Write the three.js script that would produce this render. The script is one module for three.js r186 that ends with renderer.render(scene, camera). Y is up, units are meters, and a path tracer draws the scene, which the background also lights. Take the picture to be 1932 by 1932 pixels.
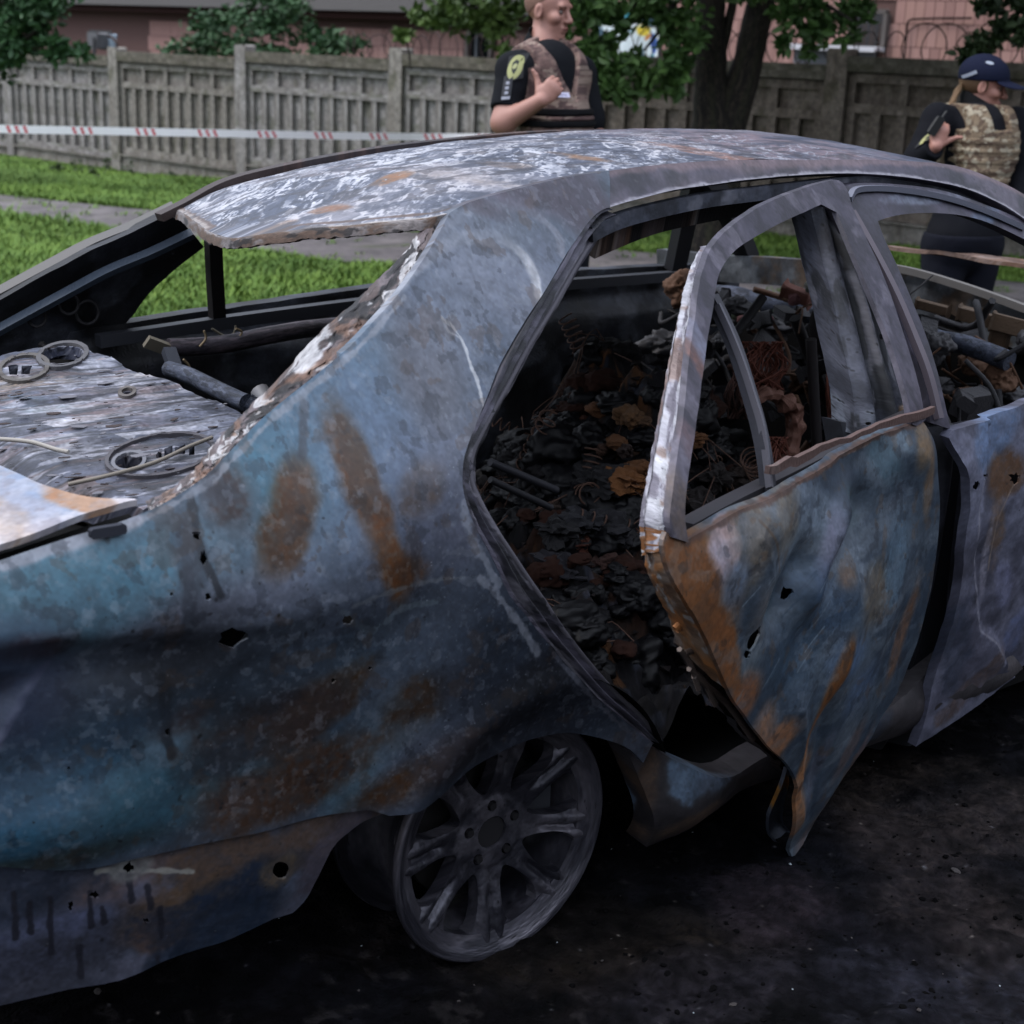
import * as THREE from 'three';
import { mergeGeometries, mergeVertices } from 'three/addons/utils/BufferGeometryUtils.js';
import { MarchingCubes } from 'three/addons/objects/MarchingCubes.js';

// ---------------------------------------------------------------- camera, sky, sun, exposure
const scene = new THREE.Scene();
const W = 1024, H = 1024, RAD = Math.PI / 180;
const renderer = new THREE.WebGLRenderer({ antialias: true });
renderer.setSize(W, H);
renderer.toneMapping = THREE.LinearToneMapping;
renderer.toneMappingExposure = 2.05;
renderer.shadowMap.enabled = true;
const FPX = 2800, HALF = 966;                       // lens, in units of a 1932 pixel wide picture
const EYE = new THREE.Vector3(-1.4772, 1.5875, 2.6175);
const [YAW, PIT, ROL] = [51.0923 * RAD, 17.368 * RAD, 2.4895 * RAD];
const FWD = new THREE.Vector3(Math.cos(YAW) * Math.cos(PIT), -Math.sin(PIT), -Math.sin(YAW) * Math.cos(PIT));
const rt0 = new THREE.Vector3(Math.sin(YAW), 0, Math.cos(YAW)), up0 = new THREE.Vector3().crossVectors(rt0, FWD);
const RGT = rt0.clone().multiplyScalar(Math.cos(ROL)).addScaledVector(up0, Math.sin(ROL));
const UPV = up0.clone().multiplyScalar(Math.cos(ROL)).addScaledVector(rt0, -Math.sin(ROL));
const camera = new THREE.PerspectiveCamera(2 * Math.atan(HALF / FPX) / RAD, 1, 0.05, 400);
camera.position.copy(EYE);
camera.quaternion.setFromRotationMatrix(new THREE.Matrix4().makeBasis(RGT, UPV, FWD.clone().negate()));
camera.focus = 2.9; camera.userData.fStop = 5.6;
scene.add(camera);

{ // an evenly overcast evening sky, brighter overhead
  const w = 256, h = 128, d = new Float32Array(w * h * 4);
  for (let j = 0; j < h; j++) {
    const el = ((j + .5) / h - .5) * Math.PI, s = Math.sin(el);
    const L = s > 0 ? .42 * (1 + 2 * s) : .3;
    for (let i = 0; i < w; i++) { const k = (j * w + i) * 4; d[k] = L * .87; d[k + 1] = L * .955; d[k + 2] = L * 1.12; d[k + 3] = 1; }
  }
  const t = new THREE.DataTexture(d, w, h, THREE.RGBAFormat, THREE.FloatType);
  t.mapping = THREE.EquirectangularReflectionMapping; t.magFilter = THREE.LinearFilter; t.minFilter = THREE.LinearFilter; t.needsUpdate = true;
  scene.background = t; scene.environment = t;
}
const sun = new THREE.DirectionalLight(new THREE.Color().setRGB(1, .95, .9), 1.1);
sun.position.set(-7, 12, -4.5); sun.target.position.set(0, 0, 0);
sun.castShadow = true; sun.shadow.radius = 45; sun.shadow.mapSize.set(2048, 2048);
Object.assign(sun.shadow.camera, { left: -25, right: 25, top: 25, bottom: -25, near: .5, far: 80 });
scene.add(sun, sun.target);

// ---------------------------------------------------------------- helpers
function mulberry(a) { return () => { a |= 0; a = a + 0x6D2B79F5 | 0; let t = Math.imul(a ^ a >>> 15, 1 | a); t = t + Math.imul(t ^ t >>> 7, 61 | t) ^ t; return ((t ^ t >>> 14) >>> 0) / 4294967296; }; }
const rnd = mulberry(20240611);
const rr = (a, b) => a + (b - a) * rnd();
const V = (x, y, z) => new THREE.Vector3(x, y, z);
const cl = (x, a = 0, b = 1) => x < a ? a : x > b ? b : x;
const ss = (a, b, x) => { const t = cl((x - a) / (b - a)); return t * t * (3 - 2 * t); };
const lerp = (a, b, t) => a + (b - a) * t;
const G2 = 256, LAT = new Float32Array(G2 * G2); { const r = mulberry(77); for (let i = 0; i < LAT.length; i++) LAT[i] = r(); }
function vn(x, y) {
  const xi = Math.floor(x), yi = Math.floor(y); let fx = x - xi, fy = y - yi;
  fx = fx * fx * (3 - 2 * fx); fy = fy * fy * (3 - 2 * fy);
  const x0 = xi & 255, x1 = (xi + 1) & 255, y0 = (yi & 255) << 8, y1 = ((yi + 1) & 255) << 8;
  const a = LAT[y0 + x0], b = LAT[y0 + x1], c = LAT[y1 + x0], e = LAT[y1 + x1];
  return a + (b - a) * fx + (c - a) * fy + (a - b - c + e) * fx * fy;
}
function fbm(x, y, o = 4) { let s = 0, a = .5, n = 0; for (let i = 0; i < o; i++) { s += a * vn(x, y); n += a; x = x * 2.03 + 17.3; y = y * 2.03 + 5.1; a *= .5; } return s / n; }
function n3(x, y, z) { return (vn(x + z * .71, y - z * .33) + vn(y + 31.7 + x * .2, z + 11.1) + vn(z + 57.1, x + 23.3 - y * .3)) / 3; }
function lut(tab) { return (x) => { if (x <= tab[0][0]) return tab[0][1]; for (let i = 1; i < tab.length; i++) if (x <= tab[i][0]) { const t = (x - tab[i - 1][0]) / (tab[i][0] - tab[i - 1][0]); const [p0, p1, p2, p3] = [tab[Math.max(i - 2, 0)], tab[i - 1], tab[i], tab[Math.min(i + 1, tab.length - 1)]]; const h = p2[0] - p1[0], m1 = (p2[1] - p0[1]) / (p2[0] - p0[0]) * h, m2 = (p3[1] - p1[1]) / (p3[0] - p1[0]) * h, t2 = t * t, t3 = t2 * t; return (2 * t3 - 3 * t2 + 1) * p1[1] + (t3 - 2 * t2 + t) * m1 + (-2 * t3 + 3 * t2) * p2[1] + (t3 - t2) * m2; } return tab[tab.length - 1][1]; }; }
// a point of the place seen in a direction of the photograph, where that direction meets a surface f = 0
function dirOf(u, v) { return FWD.clone().multiplyScalar(FPX).addScaledVector(RGT, u - HALF).addScaledVector(UPV, HALF - v).normalize(); }
function hit(f, u, v, t0 = 1.2, t1 = 9) {
  const d = dirOf(u, v), P = (t) => EYE.clone().addScaledVector(d, t);
  let a = t0, fa = f(P(a)); const st = .04;
  for (let t = t0 + st; t < t1; t += st) { const fb = f(P(t)); if (fa * fb <= 0) { let lo = t - st, hi = t, fl = fa; for (let i = 0; i < 30; i++) { const m = (lo + hi) / 2, fm = f(P(m)); if (fl * fm <= 0) hi = m; else { lo = m; fl = fm; } } return P((lo + hi) / 2); } fa = fb; }
  throw new Error('no hit ' + u + ',' + v);
}
const onAx = (ax, val) => (u, v) => { const d = dirOf(u, v); return EYE.clone().addScaledVector(d, (val - EYE.getComponent(ax)) / d.getComponent(ax)); };
const onZ = (z) => onAx(2, z), onY = (y) => onAx(1, y), onX = (x) => onAx(0, x);
const atDepth = (u, v, dep) => { const d = dirOf(u, v); return EYE.clone().addScaledVector(d, dep / d.dot(FWD)); };

const taken = {};
function numbered(n) { const k = (taken[n] = (taken[n] || 0) + 1) - 1; return k ? n + '_' + String(k).padStart(3, '0') : n; }
function thing(name, label, category, pos, turn = 0, group) {
  const o = new THREE.Group(); o.name = numbered(name); if (pos) o.position.copy(pos); o.rotation.y = turn; scene.add(o);
  o.userData = { label, category }; if (group) o.userData.group = group; return o;
}
function mesh(name, geo, mat, parent, extra) {
  if (Array.isArray(geo)) geo = merge(geo);
  const m = new THREE.Mesh(geo, mat); m.castShadow = m.receiveShadow = true; m.name = parent ? name : numbered(name);
  (parent || scene).add(m); if (extra) Object.assign(m.userData, extra); return m;
}
function struct(name, geo, mat) { return mesh(name, geo, mat, null, { kind: 'structure' }); }
function merge(list) {
  list = list.filter(Boolean).map((g) => { g = g.index ? g.toNonIndexed() : g; const o = new THREE.BufferGeometry(); o.setAttribute('position', g.attributes.position); if (!g.attributes.normal) g.computeVertexNormals(); o.setAttribute('normal', g.attributes.normal); o.setAttribute('uv', g.attributes.uv || new THREE.BufferAttribute(new Float32Array(g.attributes.position.count * 2), 2)); return o; });
  return list.length === 1 ? list[0] : mergeGeometries(list);
}
// a box with chamfered edges, centred, then moved
function bx(w, h, d, x = 0, y = 0, z = 0, ch = .006, rot) {
  ch = Math.min(ch, w * .3, h * .3, d * .3);
  const s = new THREE.Shape(); const a = w / 2 - ch, b = h / 2 - ch;
  s.moveTo(-a - ch, -b); s.lineTo(-a, -b - ch); s.lineTo(a, -b - ch); s.lineTo(a + ch, -b); s.lineTo(a + ch, b); s.lineTo(a, b + ch); s.lineTo(-a, b + ch); s.lineTo(-a - ch, b); s.closePath();
  const g = new THREE.ExtrudeGeometry(s, { depth: d - 2 * ch, bevelEnabled: true, bevelThickness: ch, bevelSize: -ch, bevelOffset: 0, bevelSegments: 1, steps: 1 });
  g.translate(0, 0, -(d - 2 * ch) / 2);
  const p = g.attributes.position, uv = g.attributes.uv, n = g.attributes.normal;
  for (let i = 0; i < p.count; i++) { const ax = Math.abs(n.getX(i)), ay = Math.abs(n.getY(i)), az = Math.abs(n.getZ(i)); if (az >= ax && az >= ay) uv.setXY(i, p.getX(i) + x, p.getY(i) + y); else if (ax >= ay) uv.setXY(i, p.getZ(i) + z, p.getY(i) + y); else uv.setXY(i, p.getX(i) + x, p.getZ(i) + z); }
  if (rot) g.applyMatrix4(new THREE.Matrix4().makeRotationFromEuler(rot));
  g.translate(x, y, z); return g;
}
function tube(pts, r, seg = 8, closed = false, n = 0) {
  const c = new THREE.CatmullRomCurve3(pts, closed, 'centripetal');
  const g = new THREE.TubeGeometry(c, n || Math.max(2, pts.length * 5), r, seg, closed);
  if (!closed) { const caps = [0, 1].map((t) => { const q = c.getPoint(t), tn = c.getTangent(t).multiplyScalar(t ? 1 : -1); const d = new THREE.CircleGeometry(r, seg); d.applyQuaternion(new THREE.Quaternion().setFromUnitVectors(V(0, 0, 1), tn)); d.translate(q.x, q.y, q.z); return d; }); return merge([g, ...caps]); }
  return g;
}
function bar(a, b, r, seg = 8) { return tube([a, b], r, seg, false, 1); }
// a strip of rectangular section along a path: w along 'side', t along 'nrm'
function strip(pts, w, t, side) {
  const pos = [], idx = []; const n = pts.length;
  for (let i = 0; i < n; i++) {
    const tg = pts[Math.min(i + 1, n - 1)].clone().sub(pts[Math.max(i - 1, 0)]).normalize();
    const sd = side.clone().addScaledVector(tg, -side.dot(tg)).normalize(), nn = new THREE.Vector3().crossVectors(tg, sd);
    const ww = typeof w === 'function' ? w(i / (n - 1)) : w;
    for (const [a, b] of [[-.5, -.5], [.5, -.5], [.5, .5], [-.5, .5]]) { const q = pts[i].clone().addScaledVector(sd, a * ww).addScaledVector(nn, b * t); pos.push(q.x, q.y, q.z); }
  }
  for (let i = 0; i < n - 1; i++) for (let k = 0; k < 4; k++) { const a = i * 4 + k, b = i * 4 + (k + 1) % 4, c = a + 4, d = b + 4; idx.push(a, c, b, b, c, d); }
  idx.push(0, 1, 2, 0, 2, 3); const e = (n - 1) * 4; idx.push(e, e + 2, e + 1, e, e + 3, e + 2);
  const g = new THREE.BufferGeometry(); g.setAttribute('position', new THREE.Float32BufferAttribute(pos, 3)); g.setIndex(idx);
  const f = g.toNonIndexed(); f.computeVertexNormals(); f.setAttribute('uv', new THREE.Float32BufferAttribute(new Float32Array(f.attributes.position.count * 2), 2));
  const p = f.attributes.position, uv = f.attributes.uv; for (let i = 0; i < p.count; i++) uv.setXY(i, p.getX(i) + p.getZ(i) * .6, p.getY(i)); return f;
}
function smooth2(pts, k = 5) { const c = new THREE.SplineCurve(pts.map((p) => new THREE.Vector2(p[0], p[1]))); return c.getPoints((pts.length - 1) * k).map((p) => [p.x, p.y]); }
function smooth3(pts, n = 24) { return new THREE.CatmullRomCurve3(pts, false, 'centripetal').getPoints(n); }
function inPoly(x, y, P) { let c = false; for (let i = 0, j = P.length - 1; i < P.length; j = i++) { const a = P[i], b = P[j]; if ((a[1] > y) !== (b[1] > y) && x < (b[0] - a[0]) * (y - a[1]) / (b[1] - a[1]) + a[0]) c = !c; } return c; }
function clipHalf(P, ax, v, keepMore) { const out = []; for (let i = 0; i < P.length; i++) { const a = P[i], b = P[(i + 1) % P.length]; const ia = keepMore ? a[ax] >= v : a[ax] <= v, ib = keepMore ? b[ax] >= v : b[ax] <= v; if (ia) out.push(a); if (ia !== ib) { const t = (v - a[ax]) / (b[ax] - a[ax]); const q = [a[0] + (b[0] - a[0]) * t, a[1] + (b[1] - a[1]) * t]; q[ax] = v; out.push(q); } } return out; }
// sheet metal: an outline (with holes) in the two parameters of a surface, meshed finely, its edges folded over by 'fold'
function sheet(outline, surf, { holes = [], cell = .015, fold = 0, foldDir, box, flip = 1, foldHoles = .004 } = {}) {
  const dens = (P) => { const o = []; for (let i = 0; i < P.length; i++) { const a = P[i], b = P[(i + 1) % P.length]; const n = Math.max(1, Math.ceil(Math.hypot(b[0] - a[0], b[1] - a[1]) / (cell * .8))); for (let k = 0; k < n; k++) o.push([lerp(a[0], b[0], k / n), lerp(a[1], b[1], k / n)]); } return o; };
  const area = (P) => { let s = 0; for (let i = 0; i < P.length; i++) { const a = P[i], b = P[(i + 1) % P.length]; s += a[0] * b[1] - a[1] * b[0]; } return s; };
  let O = dens(outline); if (area(O) < 0) O.reverse(); const HS = holes.map((h) => { let q = dens(h); if (area(q) > 0) q.reverse(); return q; });
  let K = O.slice();
  for (const h of HS) { let best = 1e9, bi = 0, bj = 0; K.forEach((p, i) => h.forEach((q, j) => { const d = (p[0] - q[0]) ** 2 + (p[1] - q[1]) ** 2; if (d < best) { best = d; bi = i; bj = j; } })); K = [...K.slice(0, bi + 1), ...h.slice(bj), ...h.slice(0, bj + 1), ...K.slice(bi)]; }
  let x0 = 1e9, x1 = -1e9, y0 = 1e9, y1 = -1e9; for (const p of O) { x0 = Math.min(x0, p[0]); x1 = Math.max(x1, p[0]); y0 = Math.min(y0, p[1]); y1 = Math.max(y1, p[1]); }
  const bb = box || [x0, y0, x1, y1];
  const nx = Math.ceil((x1 - x0) / cell), ny = Math.ceil((y1 - y0) / cell); x0 -= .37e-4; y0 -= .53e-4; const cx = (x1 - x0 + 1e-4) / nx, cy = (y1 - y0 + 1e-4) / ny;
  const mark = new Uint8Array(nx * ny); for (let q = 0; q < K.length; q++) { const a = K[q], b = K[(q + 1) % K.length], n = Math.ceil(Math.hypot(b[0] - a[0], b[1] - a[1]) / (cell * .3)) + 1; for (let k = 0; k <= n; k++) { const x = lerp(a[0], b[0], k / n), y = lerp(a[1], b[1], k / n); const i = Math.floor((x - x0) / cx), j = Math.floor((y - y0) / cy); for (let di = -1; di <= 1; di++) for (let dj = -1; dj <= 1; dj++) { const I = i + di, J = j + dj; if (I >= 0 && J >= 0 && I < nx && J < ny) mark[J * nx + I] = 1; } } }
  const pos = [], nor = [], uv = []; const e = cell * .35; const cache = new Map();
  const put = (a, b) => {
    const key = Math.round(a * 2e4) * 1e6 + Math.round(b * 2e4); let c = cache.get(key);
    if (!c) { const p = surf(a, b), pa = surf(a + e, b).sub(surf(a - e, b)), pb = surf(a, b + e).sub(surf(a, b - e)); const n = pa.cross(pb).normalize().multiplyScalar(flip); c = [p, n]; cache.set(key, c); }
    pos.push(c[0].x, c[0].y, c[0].z); nor.push(c[1].x, c[1].y, c[1].z); uv.push((a - bb[0]) / (bb[2] - bb[0]), (b - bb[1]) / (bb[3] - bb[1]));
  };
  const tri = (a, b, c) => { if (flip > 0) { put(...a); put(...b); put(...c); } else { put(...a); put(...c); put(...b); } };
  for (let j = 0; j < ny; j++) for (let i = 0; i < nx; i++) {
    const ax = x0 + i * cx, bxx = ax + cx, ay = y0 + j * cy, by = ay + cy;
    if (!mark[j * nx + i]) { if (inPoly(ax + cx / 2, ay + cy / 2, K)) { tri([ax, ay], [bxx, ay], [bxx, by]); tri([ax, ay], [bxx, by], [ax, by]); } continue; }
    let P = clipHalf(K, 0, ax, true); if (P.length > 2) P = clipHalf(P, 0, bxx, false); if (P.length > 2) P = clipHalf(P, 1, ay, true); if (P.length > 2) P = clipHalf(P, 1, by, false);
    if (P.length < 3) continue;
    const v2 = P.map((p) => new THREE.Vector2(p[0], p[1])); for (const f of THREE.ShapeUtils.triangulateShape(v2, [])) { const [A, B, C] = f.map((k) => P[k]); const s = (B[0] - A[0]) * (C[1] - A[1]) - (B[1] - A[1]) * (C[0] - A[0]); if (Math.abs(s) < 1e-9) continue; s > 0 ? tri(A, B, C) : tri(A, C, B); }
  }
  const foldEdge = (P, depth) => { for (let i = 0; i < P.length; i++) { const a = P[i], b = P[(i + 1) % P.length]; const pa = surf(...a), pb = surf(...b); const da = (foldDir ? foldDir(...a) : null) || normalAt(a).multiplyScalar(-1), db = (foldDir ? foldDir(...b) : null) || normalAt(b).multiplyScalar(-1); const D = typeof depth === 'function' ? depth : () => depth; const qa = pa.clone().addScaledVector(da, D(...a)), qb = pb.clone().addScaledVector(db, D(...b)); const n = qa.clone().sub(pa).cross(qb.clone().sub(pa)).normalize(); if (!isFinite(n.x) || n.lengthSq() < .5) continue;
    for (const [q, ab] of [[pa, a], [qa, a], [qb, b], [pa, a], [qb, b], [pb, b]]) { pos.push(q.x, q.y, q.z); nor.push(n.x, n.y, n.z); const du = q === qa || q === qb ? D(...ab) * .7 : 0; uv.push((ab[0] + du - bb[0]) / (bb[2] - bb[0]), (ab[1] + du - bb[1]) / (bb[3] - bb[1])); } } };
  const normalAt = (p) => surf(p[0] + e, p[1]).sub(surf(p[0] - e, p[1])).cross(surf(p[0], p[1] + e).sub(surf(p[0], p[1] - e))).normalize().multiplyScalar(flip);
  if (fold) { foldEdge(O, fold); } for (const h of HS) foldEdge(h, foldHoles);
  const g = new THREE.BufferGeometry(); g.setAttribute('position', new THREE.Float32BufferAttribute(pos, 3)); g.setAttribute('normal', new THREE.Float32BufferAttribute(nor, 3)); g.setAttribute('uv', new THREE.Float32BufferAttribute(uv, 2)); return g;
}
// painted matter (rust, ash, soot, scorched paint) in the metres of a panel
const S2L = (c) => { c /= 255; return c <= .04045 ? c / 12.92 : ((c + .055) / 1.055) ** 2.4; };
class Paint {
  constructor(box, ppm) { this.b = box; this.w = Math.min(2048, Math.round((box[2] - box[0]) * ppm)); this.h = Math.min(2048, Math.round((box[3] - box[1]) * ppm)); this.d = new Float32Array(this.w * this.h * 3); }
  each(f, bb) { const [x0, y0, x1, y1] = this.b, sx = (x1 - x0) / this.w, sy = (y1 - y0) / this.h; let i0 = 0, i1 = this.w, j0 = 0, j1 = this.h; if (bb) { i0 = Math.max(0, Math.floor((bb[0] - x0) / sx)); i1 = Math.min(this.w, Math.ceil((bb[2] - x0) / sx)); j0 = Math.max(0, Math.floor((bb[1] - y0) / sy)); j1 = Math.min(this.h, Math.ceil((bb[3] - y0) / sy)); } for (let j = j0; j < j1; j++) for (let i = i0; i < i1; i++) f(x0 + (i + .5) * sx, y0 + (j + .5) * sy, (j * this.w + i) * 3); }
  mixAt(k, c, m) { const d = this.d; d[k] += (c[0] - d[k]) * m; d[k + 1] += (c[1] - d[k + 1]) * m; d[k + 2] += (c[2] - d[k + 2]) * m; }
  base(a, b, sc = 6, o = 5) { this.each((x, y, k) => { const m = ss(.3, .7, fbm(x * sc + 3, y * sc + 7, o)); for (let q = 0; q < 3; q++) this.d[k + q] = lerp(a[q], b[q], m); }); return this; }
  noise(c, sc, thr, soft, str = 1, st = [1, 1], off = 0, o = 5) { this.each((x, y, k) => { const m = ss(thr - soft, thr + soft, fbm(x * sc * st[0] + off, y * sc * st[1] + off * 1.7, o)) * str; if (m > .003) this.mixAt(k, c, m); }); return this; }
  blob(cx, cy, rx, ry, rot, c, str = .9, soft = .35, warp = .7, ws = 18, grain = .35) {
    const R = Math.max(rx, ry) * (1.25 + warp * .5), co = Math.cos(rot), si = Math.sin(rot);
    this.each((x, y, k) => { const dx = x - cx, dy = y - cy, a = (dx * co + dy * si) / rx, b = (-dx * si + dy * co) / ry; const r = Math.sqrt(a * a + b * b) + (fbm(x * ws + 9.1, y * ws + 4.7, 4) - .5) * 2 * warp; let m = ss(1 + soft, 1 - soft, r); if (m <= 0) return; m *= str * (1 - grain + grain * 2 * vn(x * 160, y * 160) * vn(x * 47 + 5, y * 47) * 2); this.mixAt(k, c, cl(m)); }, [cx - R, cy - R, cx + R, cy + R]); return this;
  }
  line(pts, wd, c, str = .9, rough = .6, sc = 60) {
    let a0 = 1e9, b0 = 1e9, a1 = -1e9, b1 = -1e9; for (const p of pts) { a0 = Math.min(a0, p[0]); a1 = Math.max(a1, p[0]); b0 = Math.min(b0, p[1]); b1 = Math.max(b1, p[1]); }
    const m3 = wd * 3;
    this.each((x, y, k) => { let best = 1e9; for (let i = 0; i < pts.length - 1; i++) { const [ax, ay] = pts[i], [bx2, by] = pts[i + 1]; const dx = bx2 - ax, dy = by - ay, t = cl(((x - ax) * dx + (y - ay) * dy) / (dx * dx + dy * dy + 1e-9)); best = Math.min(best, Math.hypot(x - ax - dx * t, y - ay - dy * t)); } const w2 = wd * (1 + (fbm(x * sc, y * sc, 3) - .5) * 2 * rough); const m = ss(w2, w2 * .4, best); if (m > 0) this.mixAt(k, c, m * str); }, [a0 - m3, b0 - m3, a1 + m3, b1 + m3]); return this;
  }
  specks(n, c, r0, r1, str = .9, reg, seed = 5) { const r = mulberry(seed), [x0, y0, x1, y1] = reg || this.b; for (let i = 0; i < n; i++) this.blob(x0 + (x1 - x0) * r(), y0 + (y1 - y0) * r(), r0 + (r1 - r0) * r() * r(), r0 + (r1 - r0) * r() * r(), r() * 3, c, str * (.4 + .6 * r()), .6, .8, 150, .3); return this; }
  grain(amt = .12, sc = 220) { this.each((x, y, k) => { const m = 1 + (vn(x * sc, y * sc) + vn(x * sc * .37 + 8, y * sc * .37) - 1) * amt; this.d[k] *= m; this.d[k + 1] *= m; this.d[k + 2] *= m; }); return this; }
  tex() { const o = new Uint8Array(this.w * this.h * 4); for (let i = 0, j = 0; i < this.d.length; i += 3, j += 4) { o[j] = cl(this.d[i], 0, 255); o[j + 1] = cl(this.d[i + 1], 0, 255); o[j + 2] = cl(this.d[i + 2], 0, 255); o[j + 3] = 255; } const t = new THREE.DataTexture(o, this.w, this.h); t.colorSpace = THREE.SRGBColorSpace; t.magFilter = t.minFilter = THREE.LinearFilter; t.needsUpdate = true; this.d = null; return t; }
}
// shared relief textures, tiling, one metre across
function reliefTex(n, f) { const o = new Uint8Array(n * n * 4); for (let j = 0; j < n; j++) for (let i = 0; i < n; i++) { const v = cl(f(i / n, j / n), 0, 1) * 255; const k = (j * n + i) * 4; o[k] = o[k + 1] = o[k + 2] = v; o[k + 3] = 255; } const t = new THREE.DataTexture(o, n, n); t.wrapS = t.wrapT = THREE.RepeatWrapping; t.magFilter = t.minFilter = THREE.LinearFilter; t.needsUpdate = true; return t; }
const tileable = (f) => (u, v) => { const a = f(u, v), b = f(u - 1, v), c = f(u, v - 1), d = f(u - 1, v - 1); return lerp(lerp(a, b, u), lerp(c, d, u), v); };
const RELIEF = reliefTex(512, tileable((u, v) => .25 + .5 * fbm(u * 14 + 40, v * 14 + 40, 5) + .25 * (vn(u * 150 + 9, v * 150 + 9) - .5)));
function steel(map, { rough = .62, metal = .25, bump = .0016, size = [1, 1], color, spec = 1 } = {}) {
  const b = RELIEF.clone(); b.repeat.set(size[0] * 1.6, size[1] * 1.6); b.needsUpdate = true;
  return new THREE.MeshPhysicalMaterial({ map, color: color ? new THREE.Color(...color.map(S2L)) : 0xffffff, roughness: rough, metalness: metal, bumpMap: b, bumpScale: bump, side: THREE.DoubleSide, specularIntensity: spec });
}
const plain = (r, g, b, rough = .8, metal = 0) => new THREE.MeshPhysicalMaterial({ specularIntensity: r + g + b < 130 && rough > .75 ? .25 : 1, color: new THREE.Color(S2L(r), S2L(g), S2L(b)), roughness: rough, metalness: metal, side: THREE.DoubleSide });
// ---------------------------------------------------------------- ground, path, grass
const fenceY = lut([[-40, -.5], [-16.3, -.21], [-13.6, -.10], [-11.2, -.06], [-8.5, .02], [-5.9, .10], [0, .25], [20, .4]]);
const groundY = (x, z) => fenceY(z) * ss(2.8, 6.6, x) + (fbm(x * .6 + 9, z * .6, 3) - .5) * .06 * ss(-1.8, -3.5, z);
{
  const pos = [], uv = [], idx = []; const xs = [], zs = []; for (let i = 0; i <= 120; i++) { const t = i / 60 - 1; xs.push(3 + Math.sign(t) * (Math.abs(t) * 14 + t * t * t * t * 170)); zs.push(-6 + Math.sign(t) * (Math.abs(t) * 14 + t * t * t * t * 170)); }
  for (const z of zs) for (const x of xs) { pos.push(x, groundY(x, z) - .004, z); uv.push(x, z); }
  for (let j = 0; j < 120; j++) for (let i = 0; i < 120; i++) { const a = j * 121 + i; idx.push(a, a + 121, a + 1, a + 1, a + 121, a + 122); }
  const g = new THREE.BufferGeometry(); g.setAttribute('position', new THREE.Float32BufferAttribute(pos, 3)); g.setAttribute('uv', new THREE.Float32BufferAttribute(uv, 2)); g.setIndex(idx); g.computeVertexNormals();
  const n = 512, t = reliefTex(n, tileable((u, v) => fbm(u * 24 + 7, v * 24 + 7, 5))); const d = t.image.data; for (let i = 0; i < d.length; i += 4) { const k = d[i] / 255; d[i] = lerp(34, 70, k); d[i + 1] = lerp(42, 74, k); d[i + 2] = lerp(22, 40, k); } t.colorSpace = THREE.SRGBColorSpace; t.repeat.set(.35, .35);
  struct('ground', g, new THREE.MeshStandardMaterial({ map: t, roughness: .95 }));
}
let scorchH;
{ // scorched soil and melted asphalt round the car
  const b = [-4.5, -2.0, 6.5, 5.5];
  const hx = (x, z) => .022 + (fbm(x * 3, z * 3, 4) - .5) * .03 + (fbm(x * 14, z * 14, 4) - .5) * .026 + (fbm(x * 40, z * 40, 3) - .5) * .010 * ss(-.2, .2, z) + .010 * ss(.62, .72, fbm(x * 9 + 40, z * 9, 3));
  scorchH = (x, z) => hx(x, z) + groundY(x, z) * .99;
  const far = []; for (let i = 0; i <= 40; i++) { const x = lerp(6.2, -4.3, i / 40); far.push([x, -1.75 + (fbm(x * 1.4, 3, 3) - .5) * .7]); }
  const P = new Paint(b, 180); P.base([12, 11, 14], [26, 23, 24], 2.4).noise([10, 10, 12], 1.6, .5, .12, .8).noise([44, 38, 36], 2.2, .6, .1, .55, [1, 1], 20).noise([24, 24, 28], 9, .56, .08, .7, [1, 1], 60).noise([62, 58, 58], 26, .66, .05, .5, [1, 1], 33).noise([14, 14, 16], 14, .6, .06, .8, [1, 1], 80);
  const gb = (u, v, rx, ry, c, st) => { const p = onY(0)(u, v); P.blob(p.x, p.z, rx, ry, .4, c, st, .5, .9, 5, .4); };
  gb(1700, 1600, .35, .2, [18, 19, 24], .85); gb(1560, 1750, .3, .2, [22, 22, 27], .8); gb(1880, 1560, .3, .15, [54, 48, 47], .8); gb(1830, 1750, .15, .3, [52, 46, 46], .7); gb(1650, 1480, .25, .1, [50, 44, 41], .7); gb(1150, 1800, .25, .12, [42, 36, 31], .6); gb(1300, 1900, .2, .1, [44, 41, 46], .6); gb(1900, 1900, .3, .15, [44, 44, 52], .6); gb(1050, 1750, .2, .1, [24, 22, 22], .8); gb(1440, 1720, .12, .1, [46, 40, 45], .7);
  P.specks(500, [120, 118, 122], .0025, .006, .8, [-1, .4, 4, 3], 31).specks(260, [150, 140, 132], .002, .004, .8, [-1, .6, 3, 2.2], 37).grain(.45, 90);
  struct('scorched_ground', sheet([...far, [-4.3, 5.3], [6.2, 5.3]], (x, z) => V(x, hx(x, z) + groundY(x, z) * .99, z), { cell: .022, flip: -1, box: b }), steel(P.tex(), { rough: .9, metal: 0, spec: .06, bump: .012, size: [11, 7.5] }));
}
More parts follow.
